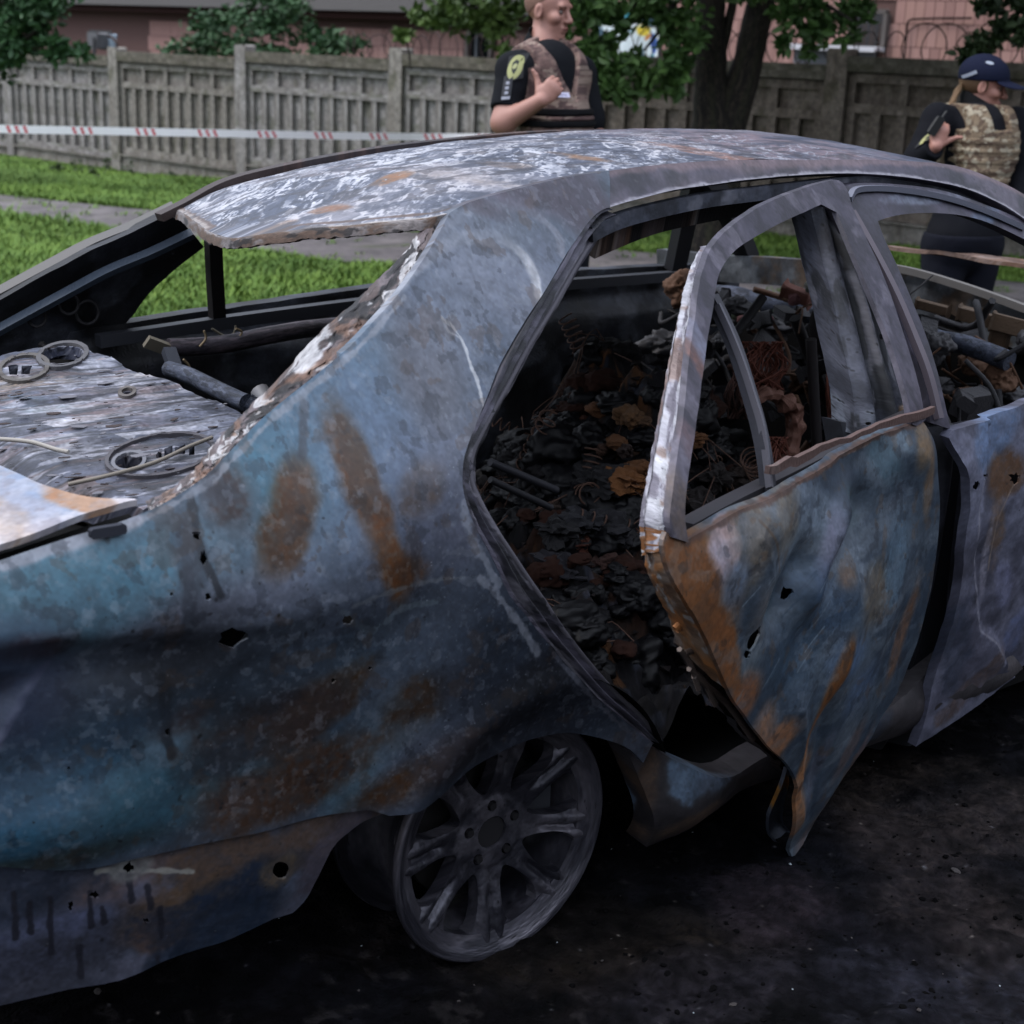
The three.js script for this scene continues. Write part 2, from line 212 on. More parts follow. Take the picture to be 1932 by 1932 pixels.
{ // cinders, glass crumbs and flakes strewn about the car
  const r = mulberry(41), dk = [], lt = [], gl = []; const put = (L, n, s0, s1, fl) => { for (let i = 0; i < n; i++) { const x = -1.6 + r() * 5, z = .3 + Math.pow(r(), .8) * 2.3; const s = s0 + (s1 - s0) * r() ** 3; const g = r() < .4 ? new THREE.OctahedronGeometry(s, 0) : new THREE.DodecahedronGeometry(s, 0); g.scale(1 + r(), fl + r() * .4, 1 + r() * .6); g.rotateY(r() * 6); g.rotateX((r() - .5) * .9); g.translate(x, scorchH(x, z) + s * .25, z); L.push(g); } };
  put(dk, 6000, .0012, .006, .6); put(lt, 260, .0015, .006, .4); put(gl, 150, .0014, .003, .8);
  const d = new THREE.Group(); d.name = 'debris'; d.userData = { kind: 'stuff', label: 'cinders, flakes and glass crumbs strewn on the scorched ground', category: 'debris' }; scene.add(d);
  const ck = plain(18, 17, 18, .95); ck.specularIntensity = .06; mesh('cinders', dk, ck, d, { kind: 'stuff' }); mesh('flakes', lt, plain(70, 63, 62, .9), d, { kind: 'stuff' }); mesh('glass_crumbs', gl, plain(170, 180, 186, .15), d, { kind: 'stuff' });
}
// the footpath through the grass
const pathN = smooth2([[-6, -31], [1.2, -15.2], [3.05, -10.7], [3.75, -8.9], [4.4, -6.7], [6.3, -1.6], [9, 5]], 8), pathF = smooth2([[-4.6, -32], [2.2, -15.6], [3.85, -12.3], [4.65, -10.5], [5.55, -8.8], [7.7, -3.1], [10.4, 4]], 8);
const pathPoly = [...pathN, ...pathF.slice().reverse()];
{
  const P = new Paint([-7, -33, 11, 6], 50); P.base([112, 104, 106], [134, 126, 126], 2).noise([90, 84, 84], 5, .58, .1, .7).noise([92, 96, 70], 3, .68, .06, .6).grain(.2, 60);
  struct('footpath', sheet(pathPoly, (x, z) => V(x, groundY(x, z) + .012, z), { cell: .25, flip: -1, fold: .05, foldDir: () => V(0, -1, 0), box: P.b }), steel(P.tex(), { rough: .9, metal: 0, bump: .004, size: [18, 39] }));
}
{ // lawn: blades in tufts
  const tuft = (seed) => { const r = mulberry(seed), pos = [], nn = 9; for (let i = 0; i < nn; i++) { const a = r() * 6.28, h = .018 + r() * .034, l = .014 + r() * .03, w = .0035 + r() * .003, x0 = (r() - .5) * .07, z0 = (r() - .5) * .07, ca = Math.cos(a), sa = Math.sin(a); const A = [x0 - sa * w, 0, z0 + ca * w], B = [x0 + sa * w, 0, z0 - ca * w], Cc = [x0 + ca * l * .4 - sa * w * .8, h * .6, z0 + sa * l * .4 + ca * w * .8], D = [x0 + ca * l * .4 + sa * w * .8, h * .6, z0 + sa * l * .4 - ca * w * .8], E = [x0 + ca * l * 1.1, h, z0 + sa * l * 1.1]; pos.push(...A, ...B, ...D, ...A, ...D, ...Cc, ...Cc, ...D, ...E); } const g = new THREE.BufferGeometry(); g.setAttribute('position', new THREE.Float32BufferAttribute(pos, 3)); g.computeVertexNormals(); return g; };
  const m = new THREE.MeshStandardMaterial({ color: 0xffffff, roughness: .8, side: THREE.DoubleSide });
  const r = mulberry(50), list = [[], [], []], M4 = new THREE.Matrix4(), q = new THREE.Quaternion(), col = new THREE.Color();
  for (let i = 0; i < 150000; i++) { const x = -3 + r() * 12, z = -20 + r() * 18.3; if (inPoly(x, z, pathPoly) && r() > .012) continue; const fx = 6.906 + (z + 16.284) * .1641; if (x > fx + .1 && r() > .3) continue; const pat = fbm(x * .9, z * .9, 3); if (pat < .34 && r() < .5) continue; list[i % 3].push([x, z, .7 + pat * .9 + r() * .4]); }
  const ob = list.map((L, k) => { const im = new THREE.InstancedMesh(tuft(60 + k), m, L.length); im.castShadow = im.receiveShadow = true; L.forEach(([x, z, s], i) => { q.setFromAxisAngle(V(0, 1, 0), r() * 6.28); M4.compose(V(x, groundY(x, z) - .006, z), q, V(s, s * (.8 + r() * .5), s)); im.setMatrixAt(i, M4); const t = ss(.25, .75, fbm(x * 1.5 + 30, z * 1.5, 4)), y = r() ** 2; col.setRGB(lerp(.10, .21, t) + y * .07, lerp(.22, .38, t) + y * .06, lerp(.022, .055, t)); im.setColorAt(i, col); }); return im; });
  const lawn = new THREE.Group(); lawn.name = 'grass'; lawn.userData = { kind: 'stuff', label: 'short green grass on both sides of the footpath', category: 'grass' }; ob.forEach((o) => { o.name = 'grass_blades'; o.userData.kind = 'stuff'; lawn.add(o); }); scene.add(lawn);
}
// ---------------------------------------------------------------- concrete fence
const FA = V(6.906, -.212, -16.284), FDIR = V(.1621, 0, .9868), FN = V(.9868, 0, -.1621), PITCH = 2.655;  // FN points away from the car
const fencePt = (s, y, d = 0) => V(FA.x + FDIR.x * s + FN.x * d, y, FA.z + FDIR.z * s + FN.z * d);
{
  const cP = new Paint([0, 0, 2.6, 1.6], 200); cP.base([158, 152, 148], [180, 175, 172], 3).noise([122, 115, 106], 5, .58, .12, .45, [2.4, .6]).noise([194, 190, 188], 6, .62, .1, .45, [2, .5], 20).noise([96, 98, 76], 4, .66, .07, .4, [1, 1], 44).noise([92, 86, 80], 30, .70, .06, .25).grain(.25, 70);
  const tex = cP.tex(); tex.wrapS = tex.wrapT = THREE.RepeatWrapping; tex.repeat.set(1 / 2.6, 1 / 1.6);
  const conc = new THREE.MeshStandardMaterial({ map: tex, roughness: .92, bumpMap: RELIEF, bumpScale: .004 });
  const tex2 = tex.clone(); tex2.needsUpdate = true; tex2.offset.set(.4, .3); const conc2 = new THREE.MeshStandardMaterial({ map: tex2, color: new THREE.Color(.88, .86, .80), roughness: .92, bumpMap: RELIEF, bumpScale: .004 });
  const conc3 = new THREE.MeshStandardMaterial({ map: tex2, color: new THREE.Color(.70, .62, .54), roughness: .95, bumpMap: RELIEF, bumpScale: .005 });  // brown copy for right-hand panels: stain, with some tree shade in the colour
  const moss = new THREE.MeshStandardMaterial({ map: tex, color: new THREE.Color(.5, .48, .40), roughness: .95, bumpMap: RELIEF, bumpScale: .006 });
  const f = thing('concrete_fence', 'long weathered grey precast concrete fence with ribbed panels behind the lawn', 'fence', V(0, 0, 0));
  const ry = Math.atan2(-FDIR.z, FDIR.x);   // local x along the fence
  const toWorld = (g, s, y, d) => { g.applyMatrix4(new THREE.Matrix4().makeRotationY(ry)); const p = fencePt(s, y, d); g.translate(p.x, p.y, p.z); return g; };
  for (let k = -2; k <= 7; k++) {
    const s = k * PITCH, gy = fenceY(FA.z + FDIR.z * (s + PITCH / 2)), gp = fenceY(FA.z + FDIR.z * s);
    // a front of the post facing the lawn: d < 0
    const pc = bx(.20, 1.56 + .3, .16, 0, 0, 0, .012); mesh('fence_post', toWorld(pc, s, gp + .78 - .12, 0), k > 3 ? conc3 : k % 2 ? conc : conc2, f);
    const L = PITCH - .20, c = s + PITCH / 2, parts = []; const b = (w, h, dd, x, y, d2) => parts.push(toWorld(bx(w, h, dd, 0, 0, 0, .008), c + x, gy + y, d2));
    b(L, 1.20, .03, 0, .78, .03);                        // back slab
    b(L, .07, .07, 0, 1.325, 0); b(L, .075, .07, 0, 1.085, 0); b(L, .09, .07, 0, .255, 0);       // rails
    for (let i = 0; i <= 5; i++) b(.07, .165, .066, -L / 2 + .035 + i * (L - .07) / 5, 1.207, 0.001);  // upper row of openings
    for (let i = 0; i <= 10; i++) b(.085, .75, .064, -L / 2 + .0425 + i * (L - .085) / 10, .675, .002);
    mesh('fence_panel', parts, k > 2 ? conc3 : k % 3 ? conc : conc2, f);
    mesh('coping', [toWorld(bx(L + .02, .12, .15, 0, 0, 0, .02), c, gy + 1.435, -.005), toWorld(bx(L, .03, .05, 0, 0, 0, .006), c, gy + 1.37, .02)], moss, f);
    mesh('fence_plinth', [toWorld(bx(L, .20, .10, 0, 0, 0, .01), c, gy + .09, .005), toWorld(bx(L, .02, .14, 0, 0, 0, .005), c, gy + .2, -.01)], conc2, f);
  }
  // coils of wire along the top
  const bw = thing('barbed_wire_coil', 'looped coil of thin dark security wire along the concrete fence top', 'wire', V(0, 0, 0)); const L = [];
  const r = mulberry(12); for (let s = 4.5; s < 13.2; s += .16 + r() * .14) { const g = new THREE.TorusGeometry(.13 + r() * .07, .0055, 5, 26); g.rotateY(ry + (r() - .5) * 1.1); g.rotateX((r() - .5) * .3); const p = fencePt(s, fenceY(FA.z + FDIR.z * s) + 1.56 + r() * .06, .02); g.translate(p.x, p.y, p.z); L.push(g); } mesh('wire_loops', L, plain(74, 56, 54, .7, .3), bw);
}
// ---------------------------------------------------------------- house behind the fence
{
  const h = thing('tiled_house', 'pink tile-clad house behind the concrete fence with a grey concrete band', 'house', V(0, 0, 0));
  const ry = Math.atan2(-FDIR.z, FDIR.x), D = 4.6; const toW = (g, s, y, d) => { g.applyMatrix4(new THREE.Matrix4().makeRotationY(ry)); const p = fencePt(s, y, D + d); g.translate(p.x, p.y, p.z); return g; };
  const sy = (u, v) => { const p = hit((P) => (P.x - FA.x) * FN.x + (P.z - FA.z) * FN.z - D, u, v, 8, 40); return [(p.x - FA.x) * FDIR.x + (p.z - FA.z) * FDIR.z, p.y]; };
  mesh('wall', toW(bx(44, 6.4, .3, 0, 0, 0, .02), 6, 2.1, .19), plain(126, 94, 88, .9), h);
  const band0 = sy(300, 18)[1];
  const pk = [[212, 164, 154], [222, 174, 164], [198, 152, 143], [216, 168, 156]].map((c) => { const m = plain(...c, .85); m.bumpMap = RELIEF; m.bumpScale = .003; return m; });
  const win = [sy(1604, 92), sy(1676, 22)], win2 = [sy(884, 115), sy(930, 62)];
  const inWin = (s, y) => [win, win2].some(([a, b]) => s > a[0] - .06 && s < b[0] + .06 && y > a[1] - .05 && y < b[1] + .1);
  const r = mulberry(3), vis0 = sy(560, 60)[0], vis1 = sy(1010, 60)[0], vis2 = sy(1440, 60)[0], vis3 = sy(1960, 60)[0]; let count = 0; const rest = [];
  const tile = bx(.112, .242, .022, 0, 0, 0, .006); tile.applyMatrix4(new THREE.Matrix4().makeRotationY(ry));
  for (let y = .65; y < band0 + 1.4; y += .25) for (let s = -6; s < vis3 + 1.5; s += .12) {
    const off = (Math.round(y / .25) % 2) * .06, S = s + off; if (inWin(S, y)) continue; if (S < vis1 + 1 && y > band0 - .1) continue;
    const near = ((S > vis0 && S < vis1) || (S > vis2 && S < vis3)) && y > 1.1 && y < 2.3; const p = fencePt(S, y, D + .028 + r() * .004);
    if (near && count < 290) { count++; const m = mesh('tile', tile, pk[Math.floor(r() * 4)], h); m.position.copy(p); }
    else { const g = tile.clone(); g.translate(p.x, p.y, p.z); rest.push(g); }
  }
  mesh('wall_tiles', rest, pk[0], h, { kind: 'stuff' });
  const sl = sy(-40, 18)[0], sr = sy(1000, 18)[0];
  mesh('soffit_line', toW(bx(sr - sl + 3, .10, .35, 0, 0, 0, .01), (sl + sr) / 2 - 1, band0 - .01, -.12), plain(58, 36, 32, .9), h);
  mesh('concrete_band', toW(bx(sr - sl + 3, .5, .5, 0, 0, 0, .02), (sl + sr) / 2 - 1, band0 + .3, -.12), new THREE.MeshStandardMaterial({ color: new THREE.Color(.2, .185, .18), roughness: .9, bumpMap: RELIEF, bumpScale: .005 }), h);
  mesh('roof', toW(bx(45, .3, 4, 0, 0, 0, .05), 6, 5.4, 1.5), plain(80, 74, 72), h);
  // window with a drawn orange curtain, white sill and a pale board under it
  const fr = (a, b, name, fill, parent) => { const w = b[0] - a[0], hh = b[1] - a[1], cs = (a[0] + b[0]) / 2, cy = (a[1] + b[1]) / 2; const m = mesh(name, [toW(bx(w, .05, .08), cs, b[1], -.02), toW(bx(w, .05, .08), cs, a[1], -.02), toW(bx(.05, hh - .05, .08), a[0], cy, -.02), toW(bx(.05, hh - .05, .08), b[0], cy, -.02)], plain(120, 112, 108), parent); return [m, w, hh, cs, cy]; };
  const [wm, w, hh, cs, cy] = fr(win[0], win[1], 'window', null, h);
  mesh('pane', toW(bx(w - .04, hh - .04, .01, 0, 0, 0, .001), cs, cy, .0), new THREE.MeshPhysicalMaterial({ color: 0xffffff, transmission: 1, thickness: 0, roughness: .1 }), wm);
  const cg = new THREE.PlaneGeometry(w - .06, hh - .06, 60, 1), cp = cg.attributes.position; for (let i = 0; i < cp.count; i++) cp.setZ(i, Math.sin(cp.getX(i) * 60) * .012); cg.computeVertexNormals(); mesh('curtain', toW(cg, cs, cy, .034), plain(196, 120, 58, .9), wm);
  const [wm2, w2, h2, cs2, cy2] = fr(win2[0], win2[1], 'window', null, h); mesh('pane', toW(bx(w2 - .04, h2 - .04, .012, 0, 0, 0, .001), cs2, cy2, .0), new THREE.MeshStandardMaterial({ color: new THREE.Color(.01, .012, .014), roughness: .1 }), wm2); mesh('mullion', toW(bx(.04, h2 - .06, .06), cs2 - w2 * .1, cy2, -.02), plain(110, 116, 122), wm2);
  const s0 = sy(1500, 96), s1 = sy(1672, 86); mesh('window_sill', toW(bx(s1[0] - s0[0], .06, .22, 0, 0, 0, .01), (s0[0] + s1[0]) / 2, (s0[1] + s1[1]) / 2, -.14), plain(206, 206, 212, .6), h);
  const b0 = sy(1505, 118), b1 = sy(1660, 98); mesh('sill_board', toW(bx(b1[0] - b0[0], .17, .05, 0, 0, 0, .01), (b0[0] + b1[0]) / 2, (b0[1] + b1[1]) / 2, -.08), plain(150, 154, 162, .7), h);
  const pp = [[1466 + 1, 40], [1464, 82]];
  const dp0 = sy(1449, 60), drain = [sy(1462, -20), sy(1462, 120)]; void pp; void dp0; void drain;
  const c0 = sy(1461, 150), c1 = sy(1464, 45), c2 = sy(1500, 36), c3 = sy(1712, 75), c4 = sy(1716, 40), c5 = sy(1740, 36); const P3 = ([s, y]) => fencePt(s, y, D - .03);
  mesh('conduit', tube([P3([c3[0], c3[1] - .4]), P3(c3), P3(c4), P3(c5), P3([c5[0] + .6, c5[1] + .02])], .012, 6), plain(52, 38, 38), h); void c0; void c1; void c2;
  // box on the wall at the left
  const a = atDepth(192, 78, 19.9); const bxg = thing('wall_box', 'grey metal box with pale blue front on a bracket over the fence, left', 'box', a, ry);
  mesh('box_body', bx(.24, .22, .18, -.09, 0, 0, .015), plain(112, 112, 116, .6), bxg); mesh('front_panel', [bx(.10, .20, .05, .0, 0, -.11, .01), bx(.10, .20, .05, .12, .0, -.10, .01)], plain(176, 196, 214, .5), bxg); mesh('bracket', [bx(.5, .03, .03, .0, .125, .02), bx(.03, 1.1, .03, 0, -.5, .12)], plain(70, 70, 74), bxg);
  mesh('box_pipe', tube([V(.16, .08, 0), V(.3, .03, 0), V(.36, -.02, 0), V(.36, -.4, .05)], .02, 7), plain(66, 44, 40), bxg);
}
// ---------------------------------------------------------------- painted banner on the fence behind the leaves
{
  const c = atDepth(1185, 78, 15.6), b = thing('banner', 'white and turquoise painted banner showing through leaves above the fence', 'banner', c, Math.atan2(-FDIR.z, FDIR.x));
  const P = new Paint([-.42, -.35, .42, .35], 300); P.base([222, 236, 240], [236, 244, 246], 4).noise([40, 140, 160], 4, .55, .05, .95).noise([20, 60, 84], 5, .62, .05, .9, [1, 1], 30); P.blob(.2, .12, .09, .06, .3, [232, 206, 60], 1, .2, .4, 8, .1); P.blob(.34, -.02, .04, .1, .2, [52, 92, 170], 1, .2, .3, 8, .1); P.blob(.26, .05, .05, .02, .6, [206, 130, 60], .9, .2, .3, 8, .1);
  mesh('banner_sheet', sheet([[-.42, -.35], [.42, -.35], [.42, .35], [-.42, .35]], (x, y) => V(x, y, .02 * Math.sin(x * 9) * Math.sin(y * 5)), { cell: .04, flip: -1 }), new THREE.MeshStandardMaterial({ map: P.tex(), roughness: .6, side: THREE.DoubleSide }), b); mesh('banner_frame', [bx(.9, .03, .03, 0, .36, 0), bx(.03, 1.6, .03, -.44, -.45, .02), bx(.03, 1.6, .03, .44, -.45, .02)], plain(90, 90, 92), b);
}
// ---------------------------------------------------------------- police tape
{
  const a0 = atDepth(-160, 236, 11.3), pts = [a0, atDepth(0, 243, 11.5), atDepth(220, 247.5, 11.9), atDepth(460, 252.5, 12.3), atDepth(700, 257, 12.8), atDepth(830, 258.5, 13.0), atDepth(1000, 260, 12.6), atDepth(1310, 262, 11.6)];
  const cv = new THREE.CatmullRomCurve3(pts, false, 'centripetal'), len = cv.getLength(), n = 160, pos = [], uv = [], idx = [];
  for (let i = 0; i <= n; i++) { const p = cv.getPointAt(i / n), s = i / n * len, tw = .12 * Math.sin(s * 1.3), w = .031; const up = V(FN.x * Math.sin(tw), Math.cos(tw), FN.z * Math.sin(tw)); for (const k of [-1, 1]) { pos.push(p.x + up.x * w * k, p.y + up.y * w * k, p.z + up.z * w * k); uv.push(s / .5, k * .5 + .5); } }
  for (let i = 0; i < n; i++) { const a = i * 2; idx.push(a, a + 2, a + 1, a + 1, a + 2, a + 3); }
  const g = new THREE.BufferGeometry(); g.setAttribute('position', new THREE.Float32BufferAttribute(pos, 3)); g.setAttribute('uv', new THREE.Float32BufferAttribute(uv, 2)); g.setIndex(idx); g.computeVertexNormals();
  const cw = 256, ch = 32, cvs = document.createElement('canvas'); cvs.width = cw; cvs.height = ch; const x = cvs.getContext('2d'); x.fillStyle = '#fbf8fb'; x.fillRect(0, 0, cw, ch); x.fillStyle = '#cc4a54'; for (let i = 0; i < 3; i++) { const X = 78 + i * 32; x.beginPath(); x.moveTo(X, 3); x.lineTo(X + 13, 3); x.lineTo(X + 24, 29); x.lineTo(X + 11, 29); x.closePath(); x.fill(); x.fillStyle = '#f0d8da'; x.fillRect(X + 10, 13, 9, 4); x.fillStyle = '#cc4a54'; }
  const t = new THREE.CanvasTexture(cvs); t.colorSpace = THREE.SRGBColorSpace; t.wrapS = THREE.RepeatWrapping; t.magFilter = t.minFilter = THREE.LinearFilter;
  mesh('barrier_tape', g, new THREE.MeshStandardMaterial({ map: t, roughness: .45, side: THREE.DoubleSide }), null, { label: 'white barrier tape with groups of slanted red marks strung across the lawn', category: 'tape' });
}
// ---------------------------------------------------------------- trees and shrubs
const leafGeo = (() => { const pos = [], mk = (w, l, b) => { const P = [[0, 0, 0], [w, b, l * .35], [w * .8, b * 1.1, l * .65], [0, 0, l], [-w * .8, b * 1.1, l * .65], [-w, b, l * .35]]; for (const [a, c, d] of [[0, 1, 3], [1, 2, 3], [0, 3, 5], [3, 4, 5]]) pos.push(...P[a], ...P[c], ...P[d]); }; mk(.26, 1, .08); const g = new THREE.BufferGeometry(); g.setAttribute('position', new THREE.Float32BufferAttribute(pos, 3)); g.computeVertexNormals(); return g; })();
const leafMat = new THREE.MeshPhysicalMaterial({ color: 0xffffff, roughness: .6, side: THREE.DoubleSide });
function foliage(parent, clumps, size, c0, c1, seed, name = 'foliage', geo = leafGeo) { // clumps: [x, y, z, rx, ry, rz, n]
  const r = mulberry(seed), M = new THREE.Matrix4(), q = new THREE.Quaternion(), e = new THREE.Euler(), col = new THREE.Color(); const tot = clumps.reduce((s, c) => s + c[6], 0); const im = new THREE.InstancedMesh(geo, leafMat, tot); let i = 0;
  for (const [x, y, z, rx, ry, rz, n] of clumps) { const sub = []; for (let k = 0; k < Math.max(3, n / 28); k++) { const a = r() * 6.28, b = Math.acos(2 * r() - 1), d = Math.cbrt(r()); sub.push([Math.cos(a) * Math.sin(b) * d, Math.cos(b) * d, Math.sin(a) * Math.sin(b) * d, r()]); }
    for (let k = 0; k < n; k++) { const s = sub[Math.floor(r() * sub.length)], g = () => (r() + r() + r() - 1.5) * .36; const px = x + (s[0] + g()) * rx, py = y + (s[1] + g()) * ry, pz = z + (s[2] + g()) * rz; e.set(r() * 6.28, r() * 6.28, r() * 6.28); q.setFromEuler(e); const sc = size * (.6 + r() * .8); M.compose(V(px, py, pz), q, V(sc, sc, sc)); im.setMatrixAt(i, M); const t = r() * .6 + s[3] * .4; col.setRGB(lerp(c0[0], c1[0], t), lerp(c0[1], c1[1], t), lerp(c0[2], c1[2], t)); im.setColorAt(i, col); i++; } }
  im.castShadow = im.receiveShadow = true; im.name = name; im.userData.kind = 'stuff'; parent.add(im); return im;
}
const barkT = (() => { const P = new Paint([0, 0, 1, 1], 400); P.base([46, 40, 34], [74, 64, 54], 8).noise([28, 24, 22], 26, .52, .08, .8, [2.4, .5]).noise([92, 84, 70], 20, .64, .06, .6, [2, .4]).noise([62, 66, 44], 5, .6, .1, .5).grain(.3); const t = P.tex(); t.wrapS = t.wrapT = THREE.RepeatWrapping; t.repeat.set(2, 6); return t; })();
const bark = new THREE.MeshStandardMaterial({ map: barkT, roughness: .95, bumpMap: barkT, bumpScale: .015 });
function limb(pts, radii, seg = 14) { const c = new THREE.CatmullRomCurve3(pts, false, 'centripetal'), n = pts.length * 10, g = new THREE.TubeGeometry(c, n, 1, seg, false), p = g.attributes.position; const cen = []; for (let i = 0; i <= n; i++) cen.push(c.getPointAt(i / n)); for (let i = 0; i <= n; i++) { const t = i / n * (radii.length - 1), k = Math.min(radii.length - 2, Math.floor(t)), R = lerp(radii[k], radii[k + 1], t - k); for (let j = 0; j <= seg; j++) { const id = i * (seg + 1) + j; const v = V(p.getX(id), p.getY(id), p.getZ(id)).sub(cen[i]); const w = 1 + (fbm(j % seg * 1.3 + 3, cen[i].y * 5, 3) - .5) * .35; v.multiplyScalar(R * w).add(cen[i]); p.setXYZ(id, v.x, v.y, v.z); } } g.computeVertexNormals(); return g; }
{
  const dep = 11.2, J = (u, v, d = 0) => atDepth(u, v, dep + d), base = J(1352, 262); const bY = groundY(base.x, base.z);
  const t = thing('forked_tree', 'broad tree with a dark forked trunk and overhanging leaves before the fence', 'tree', V(0, 0, 0));
  mesh('trunk', [limb([V(base.x, bY - .1, base.z), V(base.x, bY + .25, base.z), J(1346, 262), J(1342, 180), J(1340, 90), J(1341, 0), J(1336, -120), J(1320, -300, -.3)], [.26, .20, .175, .125, .11, .105, .10, .07]), limb([V(base.x + .02, bY + .1, base.z), J(1368, 262), J(1384, 205), J(1404, 140), J(1422, 70), J(1437, 0), J(1462, -120), J(1520, -300, .4)], [.2, .165, .13, .112, .105, .10, .09, .07]), limb([J(1346, 130), J(1360, 95), J(1372, 50), J(1384, 0), J(1398, -80, -.3), J(1420, -200, -.6)], [.05, .042, .034, .030, .026, .02], 8)], bark, t);
  for (const L of [[[1341, 0], [1290, -40], [1230, -30], [1190, 20]], [[1341, -20], [1280, 0], [1250, 50], [1215, 95]], [[1437, -10], [1490, -20], [1560, 10], [1610, 40]], [[1437, -40], [1520, -60], [1600, -20]]]) mesh('branch', limb(L.map(([u, v], i) => J(u, v, -.25 * i)), [.035, .025, .016, .008], 7), bark, t);
  const C = []; const cu = (u, v, rx, ry, n, d = -.5) => { const p = J(u, v, d); const k = (dep + d) / FPX; C.push([p.x, p.y, p.z, rx * k, ry * k, rx * k, n]); };
  cu(1120, 60, 60, 60, 420); cu(1170, 10, 80, 34, 280); cu(1250, 5, 70, 34, 260); cu(1290, 70, 40, 60, 360); cu(1240, 120, 60, 44, 200); cu(1180, 138, 60, 40, 250); cu(1150, 165, 36, 26, 210); cu(1095, 110, 34, 50, 230); cu(1280, 140, 30, 30, 180); cu(1230, 60, 60, 34, 40); cu(1100, 10, 50, 30, 220); cu(1215, 165, 26, 14, 60); cu(1150, 60, 34, 30, 60);
  cu(1500, 20, 60, 34, 240); cu(1560, 30, 50, 34, 220); cu(1610, 24, 34, 34, 140); cu(1485, 90, 20, 40, 70); cu(1540, 75, 40, 26, 90); cu(1600, 70, 20, 20, 36); cu(1390, -30, 90, 26, 200);
  foliage(t, C, .085, [.04, .11, .022], [.16, .32, .07], 5);
  // crown above the frame, which shades the fence
  const top = V(base.x + .2, 4.2, base.z + 1.0), CC = []; const r = mulberry(8); for (let i = 0; i < 70; i++) { const a = r() * 6.28, d = Math.sqrt(r()) * 4.2; const hy = top.y - 1.1 + r() * 2.8; CC.push([top.x + Math.cos(a) * d * .8, hy, top.z + Math.sin(a) * d, 1.0, .6, 1.0, 300]); } foliage(t, CC, .19, [.016, .045, .010], [.05, .10, .024], 15, 'crown');
}
function bush(name, label, cat, clumps, dep, size, c0, c1, seed, stems, group) {
  const t = thing(name, label, cat, V(0, 0, 0), 0, group); const C = clumps.map(([u, v, rx, ry, n, d = 0]) => { const p = atDepth(u, v, dep + d), k = (dep + d) / FPX; return [p.x, p.y, p.z, rx * k, ry * k, rx * k, n]; });
  foliage(t, C, size, c0, c1, seed); const L = stems.map(([pts, r0, r1]) => limb(pts.map(([u, v, d = 0]) => atDepth(u, v, dep + d)), [r0, (r0 + r1) / 2, r1], 7)); mesh('stem', L, bark, t); return t;
}
bush('shrub', 'dark green feathery shrub behind the fence, right of the wall box', 'shrub', [[430, 60, 90, 34, 700], [500, 30, 70, 34, 500], [560, 40, 40, 40, 260], [360, 85, 50, 22, 320], [640, 88, 50, 20, 420], [600, 70, 40, 20, 200], [470, 95, 90, 14, 420], [530, 0, 60, 20, 160]], 20.6, .10, [.02, .075, .024], [.08, .2, .06], 21, [[[[460, 200], [462, 90], [480, 20]], .05, .02], [[[620, 200], [630, 110], [640, 80]], .04, .015]]);
bush('leafy_branch', 'bright green leafy branch hanging over the fence left of the man', 'branch', [[820, 20, 60, 26, 330], [890, 10, 60, 30, 380], [930, 60, 30, 40, 200], [960, 30, 40, 50, 220], [860, 55, 50, 24, 140], [765, 70, 26, 12, 60], [800, 40, 40, 18, 80], [950, 100, 30, 20, 110], [975, 120, 20, 20, 60]], 13.4, .085, [.07, .15, .028], [.24, .38, .08], 22, [[[[1000, -60], [930, 0], [860, 30]], .03, .01], [[[930, 0], [940, 50], [955, 100]], .02, .008], [[[860, 30], [800, 45], [755, 74]], .012, .004], [[[774, 130], [772, 100], [766, 78]], .01, .006]]);
bush('leafy_tree', 'dense dark green tree at the left edge before the fence', 'tree', [[20, 40, 60, 50, 700], [70, 30, 50, 40, 520], [30, 90, 40, 30, 320], [95, 85, 30, 22, 200], [130, 95, 30, 14, 120], [-40, 60, 60, 80, 500], [60, -20, 80, 40, 500], [20, 118, 30, 10, 90]], 15.5, .10, [.022, .08, .026], [.08, .22, .065], 23, [[[[-60, 330], [-40, 150], [0, 20]], .12, .06], [[[-40, 150], [40, 80], [90, 40]], .05, .02]]);
bush('hanging_branch', 'dark leafy branch hanging in at the top right corner above the capped woman', 'branch', [[1885, 66, 46, 22, 200], [1925, 50, 34, 34, 170], [1850, 90, 34, 16, 110], [1830, 106, 20, 12, 50], [1880, 4, 40, 16, 120], [1925, 10, 30, 24, 110]], 9.4, .07, [.014, .040, .008], [.055, .105, .02], 24, [[[[1990, -20], [1940, 40], [1850, 96]], .014, .004], [[[1990, -40], [1920, -10], [1850, 6]], .012, .004]]);
bush('weeds', 'thin weeds growing along the foot of the fence', 'weeds', [[180, 322, 14, 14, 26], [205, 318, 8, 18, 20], [243, 322, 8, 12, 18], [95, 316, 18, 8, 22], [150, 312, 10, 8, 14], [330, 328, 18, 8, 16]], 17.8, .06, [.03, .06, .015], [.08, .12, .03], 25, [[[[182, 330], [182, 320], [184, 306]], .006, .003]]);

{ // unseen hedge added behind the viewer to darken the near side of the car
  const t = thing('added_hedge', 'unseen dark hedge added behind the viewer to darken the near car side', 'hedge', V(0, 0, 0)), C = [], r = mulberry(70); for (let i = 0; i < 60; i++) C.push([-9 + i * .3 + r(), .5 + r() * 4.6, 7.2 + r() * 1.6, 1.1, .8, .8, 150]); foliage(t, C, .34, [.012, .035, .01], [.035, .08, .02], 71); mesh('stem', [0, 1, 2, 3, 4, 5].map((i) => limb([V(-8 + i * 3.2, -.05, 8), V(-7.9 + i * 3.2, 1.5, 8.1), V(-8.1 + i * 3.2, 3.4, 8)], [.1, .07, .04], 7)), bark, t);
}
